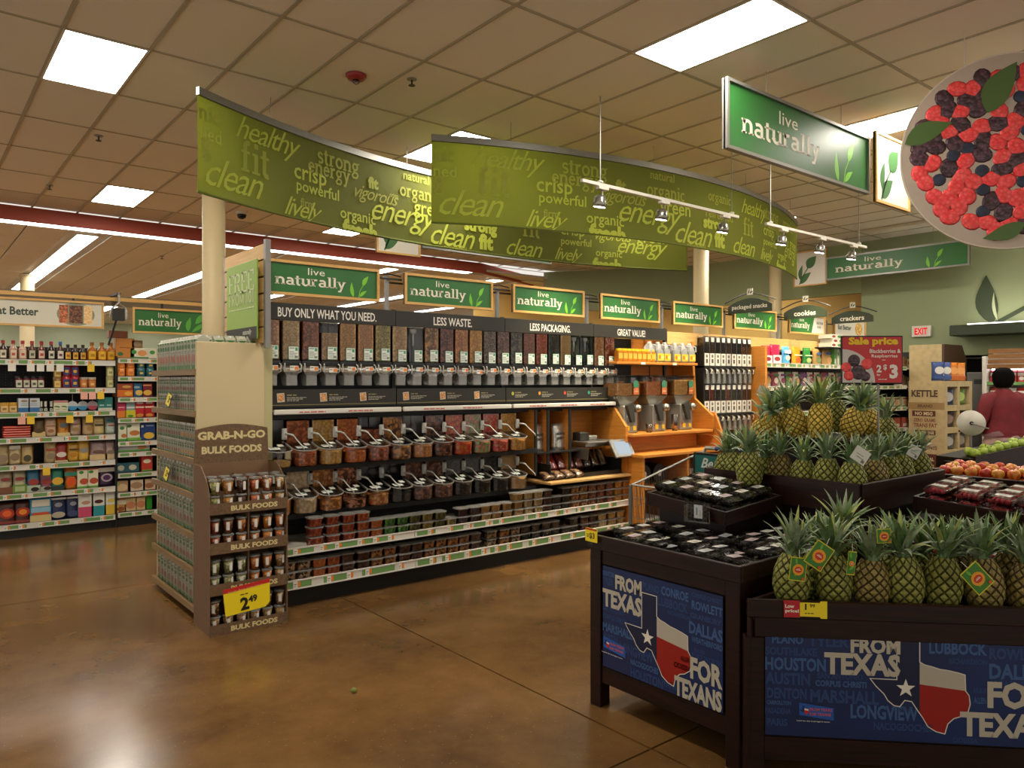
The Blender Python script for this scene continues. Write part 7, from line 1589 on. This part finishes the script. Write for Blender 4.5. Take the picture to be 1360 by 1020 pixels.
MA = [applemat('apple_red_yellow', 'c85428', 'd8a040'), applemat('apple_red', 'a82c24', 'c8502c'), applemat('apple_yellow', 'd0a83c', 'd07838')]; MGA = applemat('apple_green', '8ca834', 'a8bc48')
at = thing('apple_tray', 'dark tray of red and yellow apples behind the raspberries', 'tray', (5.42, 2.25, 0), -PI/2)
MB().box(0, 1.2, 0, .75, 0, 1.0).build('body', M_esp2, at); MB().cbox(0, 1.2, -.02, .0, .9, 1.085, .003).build('tray_rim', M_espresso, at); MB().box(-.02, 0, -.02, .75, .9, 1.085).build('tray_rim', M_espresso, at); MB().box(0, 1.2, .42, .44, 1.0, 1.13).build('tray_rim', M_espresso, at)
n = 0
for lay, (rows_, z) in enumerate(((5, 1.035), (4, 1.10))):
    for i in range(rows_):
        for j in range(12 - lay):
            y = 2.2-.045-(j+.5*lay)*.082+rnd.uniform(-.008, .008); x = 5.46+(i+.5*lay)*.078+rnd.uniform(-.006, .006)
            n += 1; apple((x, y, z+i*.006+rnd.uniform(0, .008)), MA[(i*5+j*7+lay) % 3], '%s apple, %s layer, %s row back, %s from the left' % (['red and yellow', 'red', 'yellow'][(i*5+j*7+lay) % 3], ['lower', 'upper'][lay], ORD[i], ORD[j]), 'apples in the dark tray')
gt = thing('apple_tray', 'raised dark tray edge with a row of green apples', 'tray', (0, 0, 0))
ga = onD(1299, 605, 6.15); gb = onD(1365, 590, 6.35)
dv = gb-ga; rise = dv.z; dl = math.hypot(dv.x, dv.y); dvn = Vector((dv.x/dl, dv.y/dl, 0)); nv = Vector((-dvn.y, dvn.x, 0)); LG = 1.1
Mg = Matrix(((dvn.x, nv.x, 0, ga.x), (dvn.y, nv.y, 0, ga.y), (0, 0, 1, 0), (0, 0, 0, 1)))
def gprism(y0, y1, zlo, dz, nm, mt): m_ = MB(); m_.M = Mg; m_.prism([(-.05, zlo), (LG, zlo), (LG, ga.z-.03+dz+rise*LG/dl), (-.05, ga.z-.03+dz)], y0, y1); m_.build(nm, mt, gt)
gprism(0, .35, .4, 0, 'body', M_esp2); gprism(-.02, 0, .9, .025, 'tray_rim', M_espresso)
for j in range(12):
    t_ = .03+j*.087; apple(ga+dvn*t_+nv*.05+Vector((0, 0, .008+rise*t_/dl)), MGA, 'green apple in the raised front row, %s from the left' % ORD[j], 'green apples in the raised row', .042)
    if j % 2 == 0: apple(ga+dvn*(t_+.04)+nv*.13+Vector((0, 0, .012+rise*t_/dl)), MGA, 'green apple in the row behind, %s from the left' % ORD[j//2], 'green apples in the row behind', .042)
# shopping cart behind the berry bin
sc_ = thing('shopping_cart', 'grey wire shopping cart with a teal sign in the child seat, behind the berry bin', 'cart', (4.30, 3.85, 0), 0)
CL, CW = .86, .52; Mw = pbr('cart_grey', '8a8a84', .35, .7)
def cz(x): return .80+.2*x/CL+.0
m = MB()
for s in (0, 1):
    y0 = -.0 if s == 0 else -CW
    for i in range(30):
        x = .02+i*CL/30; m.tube([(x+.04, y0*(.92) - (.02 if s == 0 else 0), .42), (x, y0, cz(x)+.12)], .0028, 4)
    for zf in (.0, .33, .66): m.tube([(.03, y0, .42+zf*(cz(0)+.12-.42)), (CL, y0, .42+zf*(cz(CL)+.12-.42))], .003, 4)
for i in range(14): m.tube([(.0, -CW*i/13, cz(0)+.12), (.04, -CW*i/13, .42)], .0028, 4)
for i in range(14): m.tube([(.03, -CW*i/13, .42), (CL, -CW*i/13, .42)], .0028, 4)
for zf in (.2, .5, .8): m.tube([(.02, 0, .42+zf*.5), (.02, -CW, .42+zf*.5)], .003, 4)
tag(m.build('wire_basket', Mw, sc_), kind='stuff')
m = MB(); m.tube([(0, 0, cz(0)+.12), (CL, 0, cz(CL)+.12)], .008, 6).tube([(0, -CW, cz(0)+.12), (CL, -CW, cz(CL)+.12)], .008, 6).tube([(0, 0, cz(0)+.12), (0, -CW, cz(0)+.12)], .008, 6); m.build('top_frame', Mw, sc_)
MB().cbox(-.012, .01, .0, .03, .42, cz(0)+.12, .004).build('corner_guard', M_grey, sc_); MB().cbox(-.012, .01, -CW-.03, -CW, .42, cz(0)+.12, .004).build('corner_guard', M_grey, sc_)
m = MB(); m.tube([(.74, 0, .95), (.87, 0, 1.10), (.91, 0, 1.15), (.91, -CW, 1.15), (.87, -CW, 1.10), (.74, -CW, .95)], .016, 8); m.build('handle', Mw, sc_, True)
m = MB(); m.tube([(.91, -.1, 1.15), (.91, -CW+.1, 1.15)], .02, 8); m.build('grip', pbr('grip_blue', '24305a', .5), sc_)
m = MB(); m.tube([(.8, 0, .95), (.7, 0, .3), (.1, 0, .16)], .012, 6).tube([(.8, -CW, .95), (.7, -CW, .3), (.1, -CW, .16)], .012, 6).tube([(.1, 0, .16), (.1, -CW, .16)], .012, 6); m.build('chassis', Mw, sc_)
for x in (.12, .74):
    for y in (-.02, -CW+.02): m = MB(); m.tube([(x, y-.012, .06), (x, y+.012, .06)], .06, 14).build('wheel', M_black, sc_); MB().box(x-.02, x+.02, y-.018, y+.018, .1, .17).build('caster', Mw, sc_)
sg = MB().cbox(.70, .72, -CW+.02, -.03, .88, 1.13, .004).build('seat_sign', M_black, sc_); 
sg2 = MB(); sg2.M = Matrix.Translation((.698, -.05, .90)) @ Matrix.Rotation(-PI/2, 4, 'Z'); sg2.rect(0, 0, .42, .21, 0); sg2.build('sign_face', flatc('1c6a66'), sg)
m = MB(); m.M = Matrix.Translation((.696, -.05, .90)) @ Matrix.Rotation(-PI/2, 4, 'Z'); put_text(m, 'Be', .06, .11, .08, 0, shear=.35, bold=.02); put_text(m, 'H', .07, .02, .07, 0, shear=.35, bold=.02); m.build('sign_lettering', flatc('d8e0d8'), sg)
m = MB(); m.tube([(0, 0, 0), (0, 0, .01)], .01, 4)
# ---------------------------------------------------------------- far right: chips display, dairy case, bag roll, shopper
kx0, kx1, ky0, ky1 = 11.5, 12.5, 4.42, 4.92
M_kraft = pbr('cream_kraft', 'b8a478', .6, noise=.12, nscale=12); M_kraft2 = pbr('tan_kraft', '94784a', .6)
kd = thing('chips_display', 'cream cardboard chips display with KETTLE lettering and window cells', 'display', (0, 0, 0))
MB().box(kx0, kx0+.01, ky0, ky1, 0, 1.71).build('side_panel', M_kraft, kd)
MB().box(kx0, kx1, ky1-.01, ky1, 0, 1.71).build('back_panel', M_kraft, kd); MB().box(kx1-.01, kx1, ky0, ky1, 0, 1.71).build('side_panel', M_kraft, kd)
MB().box(kx0+.01, kx1-.01, ky0+.2, ky0+.21, 0, 1.71).build('inner_panel', flatc('3a2a20'), kd)
for z in (0, .32, .64, .96, 1.28, 1.63): MB().box(kx0+.012, kx1-.012, ky0+.001, ky0+.19, z, z+.08).build('shelf_front', M_kraft, kd)
for x in (kx0+.012, kx0+.45, kx1-.092): MB().box(x, x+.08, ky0-.002, ky0+.195, 0, 1.7).build('upright', M_kraft, kd)
side = MB(); Ms = Matrix.Translation((kx0-.002, ky1, 0)) @ Matrix.Rotation(-PI/2, 4, 'Z')
def sidep(fn, name, mat, par=kd): s = MB(); s.M = Ms; fn(s); return s.build(name, mat, par)
Wk = ky1-ky0
sidep(lambda s: s.rect(0, 1.3, Wk, 1.4, -.001), 'tan_band', M_kraft2)
sidep(lambda s: s.rect(.06, 1.2, Wk-.12, 1.28, -.001).rect(.1, .93, Wk-.12, 1.0, -.001).rect(.08, .42, Wk-.1, .66, -.001), 'brown_block', flatc('5a2c20'))
sidep(lambda s: (put_text(s, 'KETTLE', .05, 1.48, .1, -.002, w=.36, bold=.04), put_text(s, 'BRAND', .14, 1.33, .04, -.002, w=.2)), 'lettering', flatc('4a3428'))
sidep(lambda s: (put_text(s, 'ZERO GRAMS', .08, 1.12, .05, -.002, w=.3, bold=.03), put_text(s, 'TRANS FAT', .08, 1.04, .06, -.002, w=.32, bold=.03), put_text(s, 'REAL', .1, .83, .06, -.002, w=.22, bold=.03), put_text(s, 'INGREDIENTS', .06, .72, .06, -.002, w=.34, bold=.03)), 'lettering', flatc('7a3c28'))
sidep(lambda s: (put_text(s, 'NO MSG', .1, 1.215, .05, -.002, w=.24, bold=.03), put_text(s, 'GLUTEN FREE', .12, .945, .04, -.002, w=.24, bold=.03), put_text(s, 'NATURAL', .12, .56, .05, -.002, w=.24, bold=.03), put_text(s, 'INGREDIENTS', .12, .46, .05, -.002, w=.24, bold=.03)), 'pale_lettering', flatc('d8c8a0'))
hc_ = thing('display_header', 'tall dark brown header box standing behind the chips bags', 'panel', (0, 0, 0))
MB().box(12.9, 13.3, 5.0, 5.5, 0, 2.3).build('side', M_kraft, hc_); MB().prism([(12.9, 0), (13.8, 0), (13.8, 2.05), (13.6, 2.3), (12.9, 2.3)], 4.96, 5.0, 'y').build('front', flatc('4a3524'), hc_)
bc = [('2c4478', 'blue first'), ('34405c', 'blue second'), ('4c5c94', 'blue third'), ('c87028', 'orange first'), ('d07828', 'orange second'), ('c86c24', 'orange third'), ('d48434', 'orange fourth'), ('c47028', 'orange last')]
for i, (c, n) in enumerate(bc):
    bagobj(kx0+.08+i*.125, ky0+.12+.05*(i % 2), 1.715, .2, .27, c, [('e', 0, .55, .35, .2, 'd0d0c8' if i < 3 else 'e09c54'), ('r', -.4, .1, .4, .25, '2c4a84' if i < 3 else 'b85c1c')], '%s chips bag on top of the cardboard chips display' % n, 'chips bags on top of the display', 'chips_bag', rz=-.65+.1*(i % 3))
for r in range(4):
    for c in range(2):
        col = [['2c3450', '5c7c2c'], ['3a2c28', '4a3a30'], ['4c4c48', '44403a'], ['5c6c3c', '54504a']][r][c]
        bagobj(kx0+.26+c*.42, ky0+.08, 1.365-r*.32, .24, .23, col, [('e', 0, .5, .35, .3, ['b0b0b0', 'a8c068', '8c7464', '7c6c5c', 'a8a8a0', '8c8474', 'a0b070', '9c8c7c'][r*2+c])], 'chips bag in the %s cell of the %s column' % (['top', 'second', 'third', 'bottom'][r], ['left', 'right'][c]), 'chips bags in the display cells', 'chips_bag', rz=-.55)
# pipe and panel in the alcove
o = MB().cyl((15.2, 5.1, 0), .09, 2.1, 14).build('grey_pipe', M_grey, None, True); tag(o, 'grey vertical pipe in the dark alcove', 'pipe')
t = thing('ice_machine', 'pale grey machine with a dark label in the alcove behind the shopper', 'machine', (13.9, 0, 0), -PI/2)
pp = onX(1283, 495, 13.9); t.location = (13.9, pp.y, 0)
MB().cbox(0, .5, 0, .5, .0, 1.86, .02).build('cabinet', pbr('machine_grey', '7c7c78', .4), t); MB().rect(.12, 1.66, .4, 1.74, -.001).build('label', flatc('3a3c3c'), t); MB().box(0.03, .47, -.01, 0, .3, 1.2).build('door', pbr('machine_grey2', '6c6c68', .4), t)
# dairy case
dx = 13.3; dy = onX(1304, 480, dx).y; zt_ = onX(1304, 463, dx).z; zb_ = onX(1304, 490, dx).z
dc = thing('dairy_case', 'open refrigerated case with white posts and wood slat canopy at far right', 'refrigerator', (dx, dy, 0), -PI/2)
MB().box(0, 3.2, .5, .6, 0, zt_).build('back_panel', M_white, dc); MB().cbox(0, .06, 0, .6, 0, zb_+.2, .006).build('side_post', M_white, dc)
for i in range(4): h = (zt_-zb_)/4; MB().cbox(.08, 3.2, -.02+.02*i, .02+.02*i, zb_+i*h, zb_+(i+1)*h-.012, .003).build('slat', woodm('canopy_slat', '7c5428', '94683a', .5), dc)
frame_mb(.3, .3, .025, -.05, -.02, 1.02, zb_+.02).build('wood_frame', M_oak, dc)
MB().box(.06, 3.2, .1, .5, zt_-.06, zt_-.03).build('top_board', M_dark, dc)
MB().box(.1, 3.1, .12, .16, zb_-.02, zb_).build('case_light', emis('case_light', (.9, .95, 1), 5), dc)
dz = [onX(1330, y, dx).z for y in (507, 531, 556, 582)]
for k, z in enumerate(dz):
    MB().box(.06, 3.2, .05, .5, z-.03, z-.01).build('shelf', M_white, dc); MB().box(.06, 3.2, .03, .05, z-.05, z).build('price_rail', M_railg, dc)
    for q in range(9):
        yy = dy-.14-q*.125
        c = ['b82c30', 'b03034', '3c6cb0', '4474b8'][(q//2) % 4] if k == 0 else ['b8342c', '9c4438', '3c68a8', 'c8c4bc'][(q+k) % 4]
        o = MB().cbox(-.055, .055, 0, .1, 0, .16, .003).loft([[(-.055, 0, .16), (.055, 0, .16), (.055, .1, .16), (-.055, .1, .16)], [(-.055, .045, .2), (.055, .045, .2), (.055, .055, .2), (-.055, .055, .2)]]).build('milk_carton', flatc(c), None, loc=(dx+.1, yy, z-.009), rot=(0, 0, -PI/2)); tag(o, '%s carton in the cold case, %s shelf, %s from the left' % ({'b82c30': 'red', 'b03034': 'deep red', '3c6cb0': 'blue', '4474b8': 'light blue', 'b8342c': 'scarlet', '9c4438': 'rust', '3c68a8': 'dull blue', 'c8c4bc': 'white'}[c], ORD[k], ORD[q]), 'carton', 'cartons in the cold case')
        m, mt = panel_print([('r', -.05, .1, .05, .15, 'd8d4cc'), ('e', 0, .06, .035, .03, 'e0dcd8')], -.001); m.build('label', mt, o)
MB().box(.06, 3.2, .0, .1, 0, .45).build('kick_base', M_white, dc)
# produce bag roll on a stand
p = onD(1289, 561, 6.5)
t = thing('bag_roll_stand', 'stand holding a big white roll of produce bags', 'bag dispenser', (p.x, p.y, 0), math.atan2(RY, RX)-.5)
MB().cyl((0, .02, 0), .012, p.z+.02, 8).build('pole', M_grey, t); MB().lathe([(.09, 0), (.09, .015), (.02, .03)], 16, (0, .02, 0)).build('base_plate', M_grey, t)
m = MB(); m.tube([(0, -.02, p.z), (0, -.15, p.z)], .105, 28).build('roll', pbr('bag_film_white', 'd8d4c4', .4), t, True)
MB().tube([(0, -.152, p.z), (0, -.16, p.z)], .016, 10).build('core', M_black, t); MB().tube([(0, .02, p.z), (0, -.2, p.z), (.12, -.22, p.z-.04)], .006, 6).build('arm', M_steel, t)
MB().flat([(.08, p.z-.1), (.2, p.z-.06), (.24, p.z-.1), (.1, p.z-.13)], -.1).build('loose_bag', M_film, t)
# shopper seen from behind
d = 9.0; p = onD(1334, 507, d); ry = math.atan2(RY, RX)
per = thing('person', 'woman with short dark hair in a maroon jacket and pale skirt seen from behind', 'person', (p.x, p.y, 0), ry+.12)
def skin_body(parent):
    V = [((0,0,.98), .15), ((0,.0,1.15), .14), ((0,-.01,1.32), .15), ((0,.0,1.50), .12), ((0,.02,1.58), .06), ((0,.03,1.64), .055), ((0,.04,1.74), .098), ((0,.04,1.80), .085)]
    E = [(i, i+1) for i in range(7)]
    def chain(start, pts):
        k = start
        for q, r in pts: V.append((q, r)); E.append((k, len(V)-1)); k = len(V)-1
    for s in (-1, 1):
        chain(3, [((s*.18, .0, 1.50), .075), ((s*.25, .0, 1.32), .055), ((s*.29, .07, 1.14), .045), ((s*.26, .25, 1.12), .035), ((s*.25, .31, 1.12), .032), ((s*.245, .36, 1.11), .022)])
        chain(0, [((s*.1, 0, .9), .1), ((s*.1, .0, .52), .062), ((s*.1, -.01, .12), .042), ((s*.1, .02, .05), .04), ((s*.11, .13, .03), .03)])
    me = bpy.data.meshes.new('body'); me.from_pydata([v[0] for v in V], E, []); o = bpy.data.objects.new('body', me); C.objects.link(o); o.parent = parent
    sk = o.modifiers.new('skin', 'SKIN'); sl = me.skin_vertices[0].data
    for i, v in enumerate(V): sl[i].radius = (v[1], v[1])
    sl[0].use_root = True
    sb = o.modifiers.new('sub', 'SUBSURF'); sb.levels = 2; sb.render_levels = 2
    dg = bpy.context.evaluated_depsgraph_get(); dg.update()
    nm = bpy.data.meshes.new_from_object(o.evaluated_get(dg)); nm.materials.clear(); nm.materials.append(pbr('skin_brown', '5a3626', .55))
    o.modifiers.clear(); o.data = nm; nm.polygons.foreach_set('use_smooth', [True]*len(nm.polygons)); return o
skin_body(per)
def ering(cx, cy, z, rx, ry_, n=20, w=0): return [(cx+rx*math.cos(2*PI*j/n)*(1+w*math.sin(j*2.5)), cy+ry_*math.sin(2*PI*j/n)*(1+w*math.cos(j*3.1)), z) for j in range(n)]
M_mar = pbr('maroon_cloth', '6a161c', .8, noise=.15, nscale=10, bump=.5, bscale=14)
jk = MB().loft([ering(0, 0, 1.10, .245, .17, w=.02), ering(0, 0, 1.16, .235, .165, w=.015), ering(0, 0, 1.27, .215, .15, w=.01), ering(0, 0, 1.40, .225, .155), ering(0, 0, 1.50, .225, .14), ering(0, .005, 1.555, .17, .11), ering(0, .015, 1.59, .085, .08), ering(0, .02, 1.61, .07, .07)], False).build('jacket', M_mar, per, True)
for s in (-1, 1):
    m = MB(); m.tube([(s*.14, 0, 1.52), (s*.205, 0, 1.50), (s*.255, 0, 1.40), (s*.285, .0, 1.28), (s*.31, .05, 1.15), (s*.295, .14, 1.13), (s*.275, .22, 1.13)], [.07, .085, .078, .07, .062, .056, .05], 12); m.build('sleeve', M_mar, jk, True)
m = MB(); m.loft([ering(0, 0, 1.045, .25, .175, w=.02), ering(0, 0, 1.10, .25, .175, w=.02)], False); m.build('jacket_hem', M_mar, jk, True)
def plaid():
    m = pbr('skirt_plaid', '9c8078', .8, noise=.3, nscale=7); return m
m = MB(); n = 40; rg = []
for z, r in ((.38, .34), (.6, .31), (.85, .275), (1.0, .235), (1.12, .2)): rg.append([(r*(1+.05*math.sin(j*PI/2.5)*(1.1-z))*math.cos(2*PI*j/n), .8*r*(1+.05*math.sin(j*PI/2.5)*(1.1-z))*math.sin(2*PI*j/n), z) for j in range(n)])
m.loft(rg, False); m.build('skirt', plaid(), per, True)
hr = MB(); rs = random.Random(4)
rg = []
for z, r in ((1.63, .07), (1.66, .095), (1.71, .112), (1.77, .118), (1.82, .105), (1.855, .075), (1.87, .03)): rg.append([((r+rs.uniform(-.009, .009))*math.cos(2*PI*j/24)*1.05, .025+(r+rs.uniform(-.009, .009))*math.sin(2*PI*j/24)*(1 if math.sin(2*PI*j/24) < 0 else .75), z) for j in range(24)])
hr.loft(rg); hr.build('hair', pbr('black_hair', '0c0908', .95, spec=.1, bump=.9, bscale=70), per, True)
for s in (-1, 1):
    m = MB(); m.loft([[(s*.1+x*.05, .06+y*.14, z) for x, y in ((-1,-1),(-.6,-1.15),(.6,-1.15),(1,-1),(1,.5),(.5,1),(-.5,1),(-1,.5))] for z in (0, .035, .07)]); m.build('shoe', M_black, per, True)
    m = MB(); m.sph((s*.1, .035, 1.73), .02, 8, 5, 1.5); m.build('ear', pbr('skin_brown', '5a3626', .55), per, True)
    for f in range(5):
        a = (f-1.5)*.35 if f < 4 else 0
        b0 = Vector((s*.245+(f-1.5)*.016, .355, 1.108)) if f < 4 else Vector((s*.245-s*.03, .33, 1.115)); L = (.06, .07, .068, .055, .045)[f]
        dr = Vector(((f-1.5)*.12, 1, -.1)).normalized() if f < 4 else Vector((-s*.6, .7, .1)).normalized()
        m = MB(); m.tube([b0, b0+dr*L*.5, b0+dr*L*.8+Vector((0, 0, -.012)), b0+dr*L*.95+Vector((0, 0, -.028))], [.009, .0085, .0075, .005], 6); m.build('finger' if f < 4 else 'thumb', pbr('skin_brown', '5a3626', .55), per, True)
# small green thing lying on the floor
p = onZ(470, 916, .018); o = MB().sph((0, 0, 0), .018, 10, 6, .8).build('fallen_grape', pbr('grape_green', '6c7a2c', .4), None, True, loc=(p.x, p.y, .0145)); tag(o, 'small green grape lying on the open floor', 'fruit')
